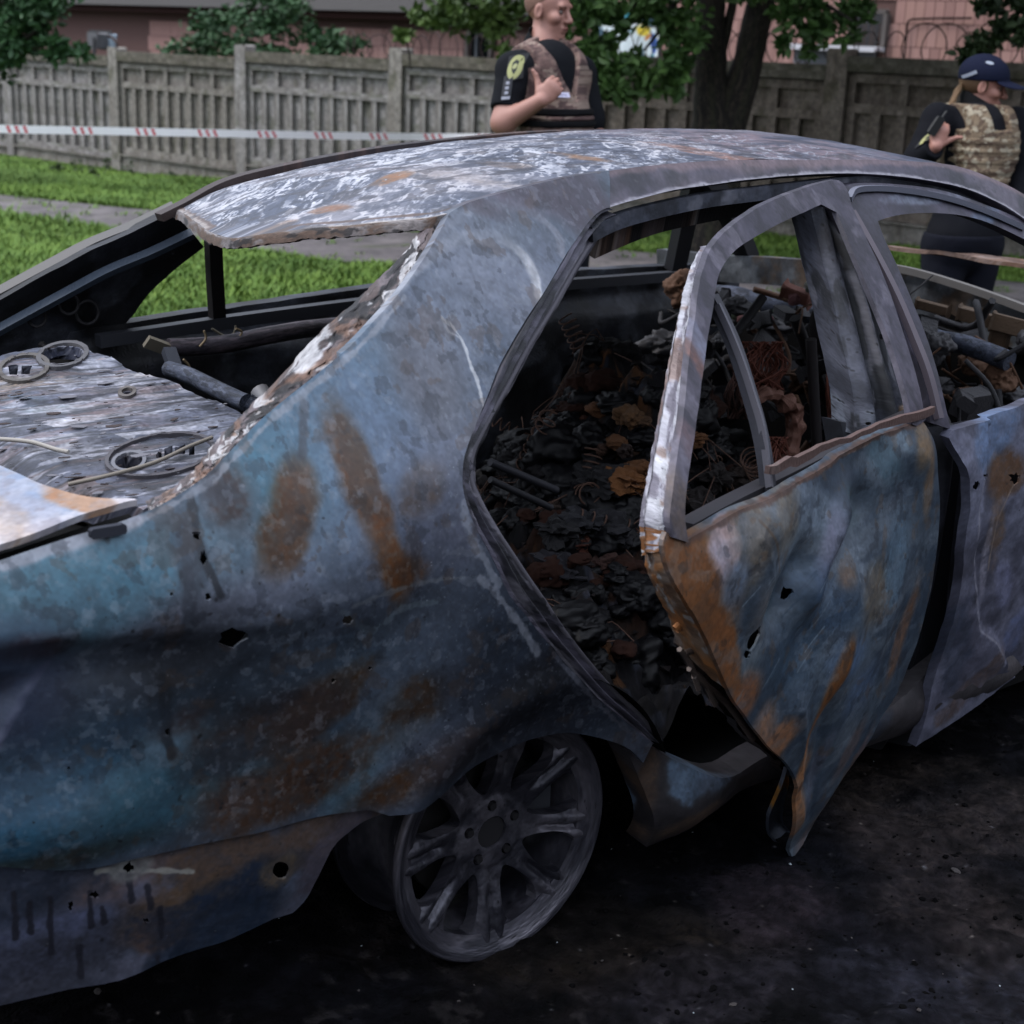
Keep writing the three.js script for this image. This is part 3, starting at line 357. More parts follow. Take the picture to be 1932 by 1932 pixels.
// ---------------------------------------------------------------- people
function sdfMesh(f, mn, mx, cell) { // naive surface nets
  const n = [0, 1, 2].map((k) => Math.ceil((mx[k] - mn[k]) / cell) + 1), [nx, ny, nz] = n, F = new Float32Array(nx * ny * nz); const id = (i, j, k) => (k * ny + j) * nx + i;
  for (let k = 0; k < nz; k++) for (let j = 0; j < ny; j++) for (let i = 0; i < nx; i++) F[id(i, j, k)] = f(mn[0] + i * cell, mn[1] + j * cell, mn[2] + k * cell);
  const vi = new Int32Array(nx * ny * nz).fill(-1), pos = [], nor = [], idx = [];
  const ed = [[0, 1], [0, 2], [0, 4], [1, 3], [1, 5], [2, 3], [2, 6], [3, 7], [4, 5], [4, 6], [5, 7], [6, 7]];
  for (let k = 0; k < nz - 1; k++) for (let j = 0; j < ny - 1; j++) for (let i = 0; i < nx - 1; i++) {
    const c = [0, 1, 2, 3, 4, 5, 6, 7].map((q) => F[id(i + (q & 1), j + (q >> 1 & 1), k + (q >> 2))]); let m = 0; for (let q = 0; q < 8; q++) if (c[q] < 0) m |= 1 << q; if (m === 0 || m === 255) continue;
    let x = 0, y = 0, z = 0, w = 0; for (const [a, b] of ed) if ((c[a] < 0) !== (c[b] < 0)) { const t = c[a] / (c[a] - c[b]); x += (a & 1) + ((b & 1) - (a & 1)) * t; y += (a >> 1 & 1) + ((b >> 1 & 1) - (a >> 1 & 1)) * t; z += (a >> 2) + ((b >> 2) - (a >> 2)) * t; w++; }
    vi[id(i, j, k)] = pos.length / 3; const px = mn[0] + (i + x / w) * cell, py = mn[1] + (j + y / w) * cell, pz = mn[2] + (k + z / w) * cell; pos.push(px, py, pz); const e = cell * .6; const g = V(f(px + e, py, pz) - f(px - e, py, pz), f(px, py + e, pz) - f(px, py - e, pz), f(px, py, pz + e) - f(px, py, pz - e)).normalize(); nor.push(g.x, g.y, g.z);
  }
  const quad = (a, b, c, d, fl) => { if (a < 0 || b < 0 || c < 0 || d < 0) return; fl ? idx.push(a, c, b, a, d, c) : idx.push(a, b, c, a, c, d); };
  for (let k = 1; k < nz - 1; k++) for (let j = 1; j < ny - 1; j++) for (let i = 1; i < nx - 1; i++) { const s = F[id(i, j, k)] < 0; if (s !== F[id(i + 1, j, k)] < 0) quad(vi[id(i, j - 1, k - 1)], vi[id(i, j, k - 1)], vi[id(i, j, k)], vi[id(i, j - 1, k)], !s); if (s !== F[id(i, j + 1, k)] < 0) quad(vi[id(i - 1, j, k - 1)], vi[id(i - 1, j, k)], vi[id(i, j, k)], vi[id(i, j, k - 1)], !s); if (s !== F[id(i, j, k + 1)] < 0) quad(vi[id(i - 1, j - 1, k)], vi[id(i, j - 1, k)], vi[id(i, j, k)], vi[id(i - 1, j, k)], !s); }
  const g = new THREE.BufferGeometry(); g.setAttribute('position', new THREE.Float32BufferAttribute(pos, 3)); g.setAttribute('normal', new THREE.Float32BufferAttribute(nor, 3)); const uv = []; for (let i = 0; i < pos.length; i += 3) uv.push(pos[i] + pos[i + 2] * .5, pos[i + 1]); g.setAttribute('uv', new THREE.Float32BufferAttribute(uv, 2)); g.setIndex(idx); return g;
}
const smin = (a, b, k) => { const h = cl(.5 + .5 * (b - a) / k); return b + (a - b) * h - k * h * (1 - h); };
const smax = (a, b, k) => -smin(-a, -b, k);
const cap = (a, b, ra, rb) => { const dx = b[0] - a[0], dy = b[1] - a[1], dz = b[2] - a[2], L = dx * dx + dy * dy + dz * dz + 1e-9; return (x, y, z) => { const t = cl(((x - a[0]) * dx + (y - a[1]) * dy + (z - a[2]) * dz) / L); return Math.hypot(x - a[0] - dx * t, y - a[1] - dy * t, z - a[2] - dz * t) - (ra + (rb - ra) * t); }; };
const ell = (c, r) => (x, y, z) => { const a = (x - c[0]) / r[0], b = (y - c[1]) / r[1], d = (z - c[2]) / r[2], k0 = Math.sqrt(a * a + b * b + d * d), k1 = Math.sqrt((a / r[0]) ** 2 + (b / r[1]) ** 2 + (d / r[2]) ** 2) + 1e-9; return k0 * (k0 - 1) / k1; };
// a frame: rows are axes; returns f in that frame
const inFrame = (o, X, Y, Z, f) => (x, y, z) => { const p = x - o[0], q = y - o[1], r = z - o[2]; return f(p * X[0] + q * X[1] + r * X[2], p * Y[0] + q * Y[1] + r * Y[2], p * Z[0] + q * Z[1] + r * Z[2]); };
const nrm = (v) => { const l = Math.hypot(...v); return v.map((c) => c / l); }, crs = (a, b) => [a[1] * b[2] - a[2] * b[1], a[2] * b[0] - a[0] * b[2], a[0] * b[1] - a[1] * b[0]], addv = (a, b, t = 1) => a.map((c, i) => c + b[i] * t);
const E1 = rt0.clone(), E3 = V(-FWD.x, 0, -FWD.z).normalize();
function headSdf(fem) { const k = fem ? .95 : 1; const sk = ell([-.014, .036, 0], [.098, .086, .077]), jw = ell([.030, -.045, 0], [.060 * k, .074, .055 * k]), chn = ell([.064, -.098, 0], [.022, .018, .022 * k]), ns = cap([.088, .012, 0], [.110, -.026, 0], .009, .0125), ns2 = cap([.098, -.030, -.010], [.098, -.030, .010], .008, .008), brw = cap([.080, .030, -.034], [.080, .030, .034], .012, .012), ck = (s) => ell([.062, -.020, s * .046], [.024, .020, .018]), lip = cap([.088, -.056, -.016], [.088, -.056, .016], .0075, .0075), lip2 = cap([.086, -.068, -.012], [.086, -.068, .012], .008, .008), skt = (s) => ell([.096, .006, s * .032], [.016, .012, .016]), er = (s) => ell([-.006, -.004, s * .077], [.019, .033, .010]), erh = (s) => ell([.002, .0, s * .088], [.010, .020, .008]); const c1 = ck(1), c2 = ck(-1), s1 = skt(1), s2 = skt(-1), e1 = er(1), e2 = er(-1), h1 = erh(1), h2 = erh(-1);
  return (x, y, z) => { let d = smin(sk(x, y, z), jw(x, y, z), .035); d = smin(d, chn(x, y, z), .028); d = smin(d, c1(x, y, z), .02); d = smin(d, c2(x, y, z), .02); d = smin(d, brw(x, y, z), .018); d = smax(d, -s1(x, y, z), .014); d = smax(d, -s2(x, y, z), .014); d = smin(d, ns(x, y, z), .012); d = smin(d, ns2(x, y, z), .009); d = smin(d, lip(x, y, z), .008); d = smin(d, lip2(x, y, z), .010); let e = Math.min(e1(x, y, z), e2(x, y, z)); e = smax(e, -Math.min(h1(x, y, z), h2(x, y, z)), .006); return smin(d, e, .007); }; }
// a loosely closed fist: X from wrist to knuckles, Y towards the thumb, Z out of the back of the hand
function fistSdf(sc, curl = 1) { const ps = [ell([.045, 0, 0], [.050, .040, .017]), ell([.075, 0, 0], [.020, .040, .016])], fs = []; [[.030, .042, .030, .0092], [.010, .047, .032, .0095], [-.011, .044, .030, .0092], [-.030, .034, .024, .008]].forEach(([y, l1, l2, r], i) => { const a = [.088 - Math.abs(i - 1) * .005, y, 0], b = [a[0] + l1 * .55, y * .95, -l1 * .82 * curl], c = [b[0] - l2 * .75, y * .9, b[2] - l2 * .5 * curl], e = [c[0] - l2 * .55, y * .88, c[2] + l2 * .45]; fs.push(cap(a, b, r * 1.1, r), cap(b, c, r, r * .92), cap(c, e, r * .92, r * .8)); }); const th = [cap([.02, .03, -.006], [.045, .055, -.014], .014, .0115), cap([.045, .055, -.014], [.062, .083, -.014], .0115, .0095), cap([.062, .083, -.014], [.066, .103, -.012], .0095, .008)]; return (x, y, z) => { x /= sc; y /= sc; z /= sc; let d = smin(ps[0](x, y, z), ps[1](x, y, z), .015); let t = 1; for (const q of th) t = smin(t, q(x, y, z), .006); d = smin(d, t, .010); for (let i = 0; i < 12; i += 3) { const g = smin(smin(fs[i](x, y, z), fs[i + 1](x, y, z), .004), fs[i + 2](x, y, z), .003); d = smin(d, g, .004); } return d * sc; }; }
function camoTex(a, b, c, d, seed) { const P = new Paint([0, 0, .6, .6], 500); P.base(a, b, 18); P.noise(c, 44, .55, .02, .9, [1, 1.4], seed).noise(d, 40, .6, .02, .9, [1, 1.4], seed + 40).grain(.2, 300); const t = P.tex(); t.wrapS = t.wrapT = THREE.RepeatWrapping; t.repeat.set(1 / .6, 1 / .6); return t; }
function person(name, label, group, dep, foot, cfg) {
  const O = atDepth(foot[0], foot[1], dep); O.y = groundY(O.x, O.z); const t = thing(name, label, 'person', O, 0, group);
  t.quaternion.setFromRotationMatrix(new THREE.Matrix4().makeBasis(E1, V(0, 1, 0), E3));
  const L = (u, v, c = 0) => { const w = atDepth(u, v, dep - c * .954).sub(O); return [w.dot(E1), w.y, w.dot(E3)]; };
  cfg(t, L); return t;
}
const skinM = (r, g, b) => new THREE.MeshPhysicalMaterial({ color: new THREE.Color(S2L(r), S2L(g), S2L(b)), roughness: .55, sheen: .3, sheenRoughness: .6, bumpMap: RELIEF, bumpScale: .0008 });
const cloth = (r, g, b) => new THREE.MeshPhysicalMaterial({ color: new THREE.Color(S2L(r), S2L(g), S2L(b)), roughness: .9, specularIntensity: .3, bumpMap: RELIEF, bumpScale: .003 });
const uni = (list, k) => (x, y, z) => { let d = list[0](x, y, z); for (let i = 1; i < list.length; i++) d = smin(d, list[i](x, y, z), k); return d; };
const wrinkle = (x, y, z, a) => (n3(x * 16, y * 22, z * 16) - .5) * a;
function textPlate(w, h, px, py, draw) { const c = document.createElement('canvas'); c.width = px; c.height = py; draw(c.getContext('2d'), px, py); const t = new THREE.CanvasTexture(c); t.colorSpace = THREE.SRGBColorSpace; t.magFilter = t.minFilter = THREE.LinearFilter; return [new THREE.PlaneGeometry(w, h, 6, 2), new THREE.MeshStandardMaterial({ map: t, roughness: .7, side: THREE.DoubleSide })]; }
// lay a small patch on a cloth surface: follow the distance field inwards to it
function patchOn(g, f, o, X, Y, dirIn, lift = .006) { const p = g.attributes.position; const N = nrm(dirIn); for (let i = 0; i < p.count; i++) { let q = addv(addv(o, X, p.getX(i)), Y, p.getY(i)); q = addv(q, N, -.12); for (let s = 0; s < 60; s++) { const d = f(...q) - lift; if (d < .0004) break; q = addv(q, N, Math.min(d * .8, .02)); } p.setXYZ(i, ...q); } g.computeVertexNormals(); return g; }

person('person', 'man with shaved head in black polo and brown camouflage vest, hand at chest', null, 6.3, [1038, 130], (t, L) => {
  const F = nrm([.86, -.10, .50]), S0 = nrm(crs(F, [0, 1, 0])), U = crs(S0, F), HC = addv(L(1035, 22), [0, 0, 0]);
  const head = inFrame(HC, F, U, S0, headSdf(false));
  const W = nrm([.72, 0, -.69]), FT = nrm([.69, 0, .72]);          // towards his left side, and the way his chest faces
  const rs = L(970, 132, .14), ls = L(1092, 140, -.14), re = L(949, 232, .17), rw = L(1020, 190, .27), le = L(1118, 250, -.16), lw = L(1120, 345, -.06), nk0 = L(1019, 112, -.01), nk1 = addv(HC, addv([0, -.07, 0], F, -.01));
  const hipc = L(1042, 345, 0), wst = L(1046, 262, .0), chs = L(1034, 172, .0);
  const torso = inFrame([0, 0, 0], W, [0, 1, 0], FT, (() => { const tr = (p) => [p[0] * W[0] + p[2] * W[2], p[1], p[0] * FT[0] + p[2] * FT[2]]; const c = tr(chs), w = tr(wst), h = tr(hipc); return uni([ell([c[0], c[1] + .0, c[2]], [.165, .20, .105]), ell([w[0], w[1], w[2] + .01], [.148, .17, .105]), ell([h[0], h[1], h[2]], [.175, .14, .118]), cap(tr(rs), tr(ls), .060, .060)], .07); })());
  const armU = uni([cap(rs, re, .060, .047)], .01), armF = uni([cap(re, rw, .047, .030)], .01), armL = uni([cap(ls, le, .058, .046), cap(le, lw, .045, .030)], .02);
  const foot0 = [hipc[0] - .10, .05, hipc[2] + .06], foot1 = [hipc[0] + .10, .05, hipc[2] - .06], kn0 = [hipc[0] - .095, .50, hipc[2] + .07], kn1 = [hipc[0] + .095, .50, hipc[2] - .05];
  const legs = uni([cap([hipc[0] - .08, hipc[1] - .04, hipc[2] + .06], kn0, .088, .056), cap(kn0, foot0, .055, .040), cap([hipc[0] + .08, hipc[1] - .04, hipc[2] - .06], kn1, .088, .056), cap(kn1, foot1, .055, .040)], .03);
  const feet = uni([cap(addv(foot0, [0, -.015, 0]), addv(foot0, addv([0, -.015, 0], FT, .17)), .042, .034), cap(addv(foot1, [0, -.015, 0]), addv(foot1, addv([0, -.015, 0], FT, .17)), .042, .034)], .02);
  const HX2 = nrm(addv(L(1050, 158, .27), rw, -1)), HZ2 = nrm([.15, .25, .95]), HY2 = nrm(crs(HZ2, HX2)), HZ3 = crs(HX2, HY2); const hand = inFrame(rw, HX2, HY2, HZ3, fistSdf(1.02));
  const neck = cap(nk0, nk1, .066, .058);
  const body = uni([torso, armU, armF, armL, legs, feet, neck], .03); const bodyAll = (x, y, z) => { let d = smin(body(x, y, z), head(x, y, z), .02); return smin(d, hand(x, y, z), .012); };
  const skin = skinM(206, 150, 134); const hb = HC, r = .15;
  const whole = sdfMesh((x, y, z) => y > hb[1] - .11 || Math.hypot(x - rw[0] - HX2[0] * .05, y - rw[1] - HX2[1] * .05, z - rw[2] - HX2[2] * .05) < .0 ? 1 : bodyAll(x, y, z), [-.45, -.02, -.45], [.45, hb[1] - .08, .55], .0105);
  const hd = sdfMesh((x, y, z) => smin(head(x, y, z), neck(x, y, z), .02), [hb[0] - r, hb[1] - .15, hb[2] - r], [hb[0] + r, hb[1] + r, hb[2] + r], .0034);
  const hn = sdfMesh((x, y, z) => smin(hand(x, y, z), armF(x, y, z), .012), [rw[0] - .13, rw[1] - .12, rw[2] - .13], [rw[0] + .16, rw[1] + .17, rw[2] + .13], .0034);
  mesh('body', [whole, hd, hn], skin, t);
  const at = (f, u, s) => addv(addv(addv(HC, F, f), U, u), S0, s);
  for (const s of [-1, 1]) { const g = new THREE.SphereGeometry(.0105, 14, 10); const e = at(.0755, .006, s * .031); g.translate(...e); mesh('eye', g, plain(120, 104, 98, .4), t); const ir = new THREE.SphereGeometry(.006, 10, 8); ir.translate(...at(.0795, .006, s * .031)); mesh('iris', ir, plain(36, 30, 28, .3), t); mesh('eyebrow', tube([at(.089, .025, s * .015), at(.088, .030, s * .030), at(.076, .026, s * .047)].map((p) => V(...p)), .0042, 5), plain(96, 66, 52), t); }
  mesh('lips', tube([at(.090, -.061, -.02), at(.0965, -.060, -.008), at(.0965, -.060, .008), at(.090, -.061, .02)].map((p) => V(...p)), .0042, 6), plain(164, 96, 88, .5), t);
  const sk = inFrame(HC, F, U, S0, (x, y, z) => smax(ell([-.014, .036, 0], [.1005, .0885, .0795])(x, y, z), -(y - .052 + Math.max(0, (.03 - x)) * .75 - Math.max(0, x - .05) * 1.2), .01)); mesh('hair', sdfMesh(sk, [hb[0] - r, hb[1] - .1, hb[2] - r], [hb[0] + r, hb[1] + r, hb[2] + r], .005), new THREE.MeshStandardMaterial({ color: new THREE.Color(S2L(150), S2L(112), S2L(96)), roughness: .85, bumpMap: RELIEF, bumpScale: .002 }), t);
  // black polo: torso, sleeves to above the elbow, collar
  const slE = addv(rs, addv(re, rs, -1), .76), shirt0 = uni([(x, y, z) => torso(x, y, z) - .012, cap(rs, slE, .072, .066), cap(addv(ls, [0, 0, 0]), addv(ls, addv(le, ls, -1), .8), .076, .07)], .03);
  const adir = nrm(addv(re, rs, -1)); const shirt = (x, y, z) => { let d = shirt0(x, y, z) + wrinkle(x, y, z, .010); const al = (x - slE[0]) * adir[0] + (y - slE[1]) * adir[1] + (z - slE[2]) * adir[2]; if (Math.hypot(x - slE[0], y - slE[1], z - slE[2]) < .16) d = smax(d, al, .004); return smax(d, hipc[1] - .06 - y, .01); };
  mesh('polo_shirt', sdfMesh(shirt, [-.45, hipc[1] - .1, -.45], [.45, nk0[1] + .08, .5], .009), cloth(26, 28, 34), t);
  const colS = (ph, t) => { const c = Math.cos(ph), r = .070 + .020 * (1 - t) + .006 * Math.sin(t * 3.1), dx = FT[0] * c + W[0] * Math.sin(ph), dz = FT[2] * c + W[2] * Math.sin(ph), lean = .012 + t * .012; return V(nk0[0] + F[0] * lean + dx * r, nk0[1] + .040 - .034 * c + (t - .3) * .062 * (1 - .25 * c), nk0[2] + F[2] * lean + dz * r); };
  mesh('collar', sheet([[.28, .1], [.16, -.25], [.5, 0], [6.283 - .5, 0], [6.283 - .16, -.25], [6.283 - .28, .1], [6.283 - .34, 1], [.34, 1]], colS, { cell: .05, fold: .006, flip: -1 }), cloth(20, 22, 27), t);
  // vest with shoulder straps and an open V
  const loc = (x, y, z) => [(x - chs[0]) * W[0] + (z - chs[2]) * W[2], y - chs[1], (x - chs[0]) * FT[0] + (z - chs[2]) * FT[2]];
  const vest = (x, y, z) => { let d = torso(x, y, z) - .034; const [a, b, c] = loc(x, y, z); const strap = Math.abs(Math.abs(a) - .105) - .046; const top = b > .10 ? strap : -1; d = smax(d, top, .012); d = smax(d, b - .245, .01); if (c > 0) { const vv = Math.max(0, b + .035) * .44; d = smax(d, -(Math.abs(a) - vv) * (b > -.035 ? 1 : -1) * (b > -.035 ? 1 : 0) - (b > -.035 ? 0 : 1), .006); } d = smax(d, Math.abs(a) - .185 - Math.max(0, -b) * .2, .01); return smax(d, wst[1] - .02 - y, .01) + wrinkle(x + 4, y, z, .006); };
  const camo = new THREE.MeshStandardMaterial({ map: camoTex([126, 98, 92], [150, 122, 112], [92, 68, 66], [168, 146, 132], 3), roughness: .9, bumpMap: RELIEF, bumpScale: .004 });
  mesh('vest', sdfMesh(vest, [-.42, wst[1] - .06, -.42], [.42, nk0[1] + .12, .46], .008), camo, t);
  const belt = (v0, hh, off) => { const y0 = L(1090, v0, 0)[1]; return sdfMesh((x, y, z) => smax(torso(x, y, z) - off, Math.abs(y - y0 - .02 * ((x - chs[0]) * W[0])) - hh, .004), [-.42, y0 - .06, -.42], [.42, y0 + .06, .46], .008); };
  mesh('vest_strap', belt(211, .014, .046), cloth(20, 20, 24), t); mesh('vest_strap', belt(233, .013, .046), cloth(20, 20, 24), t); mesh('vest_band', belt(222, .009, .044), camo, t);
  { const [g, m] = textPlate(.085, .020, 128, 32, (c, w, h) => { c.fillStyle = '#c9c6dc'; c.fillRect(0, 0, w, h); c.fillStyle = '#8f8caa'; for (let i = 0; i < 6; i++) c.fillRect(20 + i * 15, 9 + i % 2 * 2, 10, 13); }); mesh('name_tape', patchOn(g, vest, L(1074, 180, .2), nrm(addv(W, FT, -.1)), [.0, 1, 0], addv([0, 0, 0], FT, -1), .004), m, t); }
  { const [g, m] = textPlate(.085, .11, 96, 128, (c, w, h) => { c.clearRect(0, 0, w, h); c.fillStyle = '#1a1c22'; c.fillRect(0, 0, w, h); c.fillStyle = '#cfcf8c'; c.beginPath(); c.ellipse(w / 2, h / 2, w * .46, h * .46, 0, 0, 7); c.fill(); c.fillStyle = '#3b3f38'; c.beginPath(); c.moveTo(30, 40); c.lineTo(48, 26); c.lineTo(66, 40); c.lineTo(62, 80); c.lineTo(48, 100); c.lineTo(34, 80); c.fill(); c.fillStyle = '#d8d89a'; c.beginPath(); c.arc(48, 60, 13, 0, 7); c.fill(); }); mesh('sleeve_badge', patchOn(g, shirt, L(952, 122, .3), nrm([.9, .25, -.3]), nrm([-.1, 1, .0]), nrm([.5, -.1, -.86])), m, t); }
  { const [g, m] = textPlate(.044, .095, 64, 128, (c, w, h) => { c.fillStyle = '#22242e'; c.fillRect(0, 0, w, h); c.fillStyle = '#b9bccb'; for (let i = 0; i < 4; i++) { c.fillRect(20, 4 + i * 26, 24, 16); } c.fillRect(4, 110, 56, 15); }); mesh('sleeve_stripes', patchOn(g, shirt, L(944, 166, .3), nrm([.95, .1, -.2]), nrm([-.04, 1, 0]), nrm([.35, 0, -.94])), m, t); }
  mesh('trousers', sdfMesh((x, y, z) => smax(uni([(a, b, c) => legs(a, b, c) - .022, (a, b, c) => torso(a, b, c) - .02], .03)(x, y, z) + wrinkle(x, y, z, .014), Math.max(y - hipc[1] - .03, .07 - y), .01), [-.45, .02, -.45], [.45, hipc[1] + .08, .45], .013), cloth(28, 30, 40), t);
  mesh('boots', sdfMesh((x, y, z) => smax(uni([(a, b, c) => feet(a, b, c) - .012, (a, b, c) => legs(a, b, c) - .016], .02)(x, y, z), Math.max(y - .16, .002 - y), .008), [-.45, -.01, -.45], [.45, .2, .5], .012), plain(20, 20, 20, .6), t);
});
person('person', 'woman in navy cap and sand camouflage vest, fair ponytail, holding a radio', null, 6.6, [1835, 200], (t, L) => {
  const F = nrm([.955, -.16, .25]), S0 = nrm(crs(F, [0, 1, 0])), U = crs(S0, F), HC = L(1855, 163, 0);
  const hs0 = headSdf(true), head = inFrame(HC, F, U, S0, (x, y, z) => hs0(x / .95, y / .95, z / .95) * .95);
  const W = nrm([.86, 0, -.51]), FT = nrm([.51, 0, .86]);
  const rs = L(1768, 226, .10), ls = L(1916, 232, -.10), re = L(1734, 300, .13), rw = L(1766, 276, .24), le = L(1932, 330, -.10), lw = L(1910, 410, .04), nk0 = L(1842, 214, -.01), nk1 = addv(HC, addv([0, -.06, 0], F, -.02)), chs = L(1842, 280, 0), wst = L(1826, 375, 0), hipc = L(1818, 448, 0);
  const torso = inFrame([0, 0, 0], W, [0, 1, 0], FT, (() => { const tr = (p) => [p[0] * W[0] + p[2] * W[2], p[1], p[0] * FT[0] + p[2] * FT[2]]; const c = tr(chs), w = tr(wst), h = tr(hipc); return uni([ell([c[0], c[1], c[2] + .01], [.160, .17, .112]), ell([w[0], w[1], w[2]], [.135, .17, .10]), ell([h[0], h[1], h[2]], [.175, .14, .12]), cap(tr(rs), tr(ls), .050, .050)], .07); })());
  const armU = cap(rs, re, .050, .042), armF = cap(re, rw, .042, .026), armL = uni([cap(ls, le, .05, .042), cap(le, lw, .041, .028)], .02), neck = cap(nk0, nk1, .052, .050);
  const f0 = [hipc[0] - .09, .05, hipc[2] + .04], f1 = [hipc[0] + .09, .05, hipc[2] - .04], k0 = [hipc[0] - .09, .46, hipc[2] + .05], k1 = [hipc[0] + .09, .46, hipc[2] - .03];
  const legs = uni([cap([hipc[0] - .08, hipc[1] - .04, hipc[2] + .03], k0, .086, .054), cap(k0, f0, .054, .038), cap([hipc[0] + .08, hipc[1] - .04, hipc[2] - .03], k1, .086, .054), cap(k1, f1, .054, .038)], .03), feet = uni([cap(addv(f0, [0, -.015, 0]), addv(f0, addv([0, -.015, 0], FT, .15)), .038, .03), cap(addv(f1, [0, -.015, 0]), addv(f1, addv([0, -.015, 0], FT, .15)), .038, .03)], .02);
  const HX2 = nrm(addv(L(1776, 240, .25), rw, -1)), HZ2 = nrm([-.1, .1, .98]), HY2 = nrm(crs(HZ2, HX2)), HZ3 = crs(HX2, HY2), hand = inFrame(rw, HX2, HY2.map((c) => -c), HZ3, fistSdf(.94));
  const body = uni([torso, armU, armF, armL, legs, feet, neck], .03), r = .15, hb = HC;
  const whole = sdfMesh((x, y, z) => y > hb[1] - .10 ? 1 : smin(smin(body(x, y, z), head(x, y, z), .02), hand(x, y, z), .01), [-.45, -.02, -.45], [.45, hb[1] - .07, .5], .0105);
  mesh('body', [whole, sdfMesh((x, y, z) => smin(head(x, y, z), neck(x, y, z), .02), [hb[0] - r, hb[1] - .15, hb[2] - r], [hb[0] + r, hb[1] + r, hb[2] + r], .0036), sdfMesh((x, y, z) => smin(hand(x, y, z), armF(x, y, z), .012), [rw[0] - .12, rw[1] - .10, rw[2] - .12], [rw[0] + .15, rw[1] + .17, rw[2] + .13], .0036)], skinM(210, 150, 132), t);
  const at = (f, u, s) => addv(addv(addv(HC, F, f * .95), U, u * .95), S0, s * .95);
  for (const s of [-1, 1]) { const g = new THREE.SphereGeometry(.011, 12, 8); g.translate(...at(.0755, .006, s * .031)); mesh('eye', g, plain(120, 100, 94, .4), t); const ir = new THREE.SphereGeometry(.006, 10, 8); ir.translate(...at(.0795, .006, s * .031)); mesh('iris', ir, plain(34, 28, 26, .3), t); }
  mesh('lips', tube([at(.090, -.061, -.018), at(.0965, -.060, -.006), at(.0965, -.060, .006), at(.090, -.061, .018)].map((p) => V(...p)), .0042, 6), plain(166, 90, 84, .5), t);
  // hair at the temples, drawn back into a ponytail
  const hr = []; const rn = mulberry(4); for (let i = 0; i < 60; i++) { const s = (rn() - .5) * .03, u = (rn() - .5) * .03; const p0 = at(-.085, .012 + u, s), q = L(1800 + rn() * 8, 172 + rn() * 8, .02 + s), m = L(1790 + rn() * 10, 192 + rn() * 8, .05 + s * 1.6), e = L(1760 + rn() * 18, 212 + rn() * 14, .10 + s * 2); hr.push(tube([p0, q, m, e].map((p) => V(...p)), .0028, 4, false, 12)); } mesh('ponytail', hr, plain(150, 118, 84, .6), t);
  const hairS = inFrame(HC, F, U, S0, (x, y, z) => smax(ell([-.016, .030, 0], [.099, .084, .078])(x, y, z), Math.max(x - .022 + Math.max(0, y) * .2, -.055 - y), .01)); mesh('hair', sdfMesh(hairS, [hb[0] - r, hb[1] - r, hb[2] - r], [hb[0] + r, hb[1] + r, hb[2] + r], .005), plain(120, 90, 64, .6), t);
  const capS0 = inFrame(HC, F, U, S0, (x, y, z) => { const yy = y - .012 - x * .16; const crown = smax(ell([-.010, .046, 0], [.112, .092, .089])(x, y, z), -yy + .012, .006); const br = Math.hypot((x - .085) / .105, z / .080) - 1; const brim = smax(br * .07, Math.abs(y - (.044 - (x - .09) * .16 - z * z * 4.2)) - .004, .003); return Math.min(crown, x > .05 ? brim : 1); });
  mesh('cap', sdfMesh(capS0, [hb[0] - .18, hb[1] - .1, hb[2] - .18], [hb[0] + .24, hb[1] + .2, hb[2] + .2], .0045), cloth(30, 36, 62), t);
  { const [g, m] = textPlate(.055, .014, 96, 24, (c, w, h) => { c.fillStyle = '#aeb6c8'; c.fillRect(0, 0, w, h); c.fillStyle = '#9fa7ba'; c.fillRect(8, 8, 78, 8); }); mesh('cap_tape', patchOn(g, capS0, L(1840, 141, .16), nrm([.86, .46, -.1]), nrm([-.46, .86, 0]), [0, 0, -1], .006), m, t); }
  { const g = new THREE.CircleGeometry(.010, 16); mesh('cap_emblem', patchOn(g, capS0, L(1876, 116, .12), nrm([.5, -.3, -.8]), nrm([-.3, .9, 0]), nrm([-.7, -.3, -.6]), .002), plain(200, 208, 226, .4), t); }
  const slW = (x, y, z) => uni([(a, b, c) => torso(a, b, c) - .014, (a, b, c) => armU(a, b, c) - .020, (a, b, c) => armF(a, b, c) - .020, (a, b, c) => armL(a, b, c) - .020], .03)(x, y, z) + wrinkle(x, y, z, .012);
  const wd = nrm(addv(rw, re, -1)), jacket = (x, y, z) => { let d = slW(x, y, z); if (Math.hypot(x - rw[0], y - rw[1], z - rw[2]) < .12) d = smax(d, (x - rw[0]) * wd[0] + (y - rw[1]) * wd[1] + (z - rw[2]) * wd[2] + .01, .004); return smax(d, hipc[1] - .05 - y, .01); };
  mesh('jacket', sdfMesh(jacket, [-.45, hipc[1] - .1, -.45], [.45, nk0[1] + .08, .45], .009), cloth(24, 25, 32), t);
  mesh('collar', sdfMesh((x, y, z) => smax(smax(Math.abs(neck(x, y, z) - .016) - .008, Math.abs(y - nk0[1] - .035 + ((x - nk0[0]) * F[0] + (z - nk0[2]) * F[2]) * .5) - .036, .008), -1, .01), [nk0[0] - .15, nk0[1] - .1, nk0[2] - .15], [nk0[0] + .16, nk0[1] + .15, nk0[2] + .15], .005), cloth(18, 19, 22), t);
  const loc = (x, y, z) => [(x - chs[0]) * W[0] + (z - chs[2]) * W[2], y - chs[1], (x - chs[0]) * FT[0] + (z - chs[2]) * FT[2]];
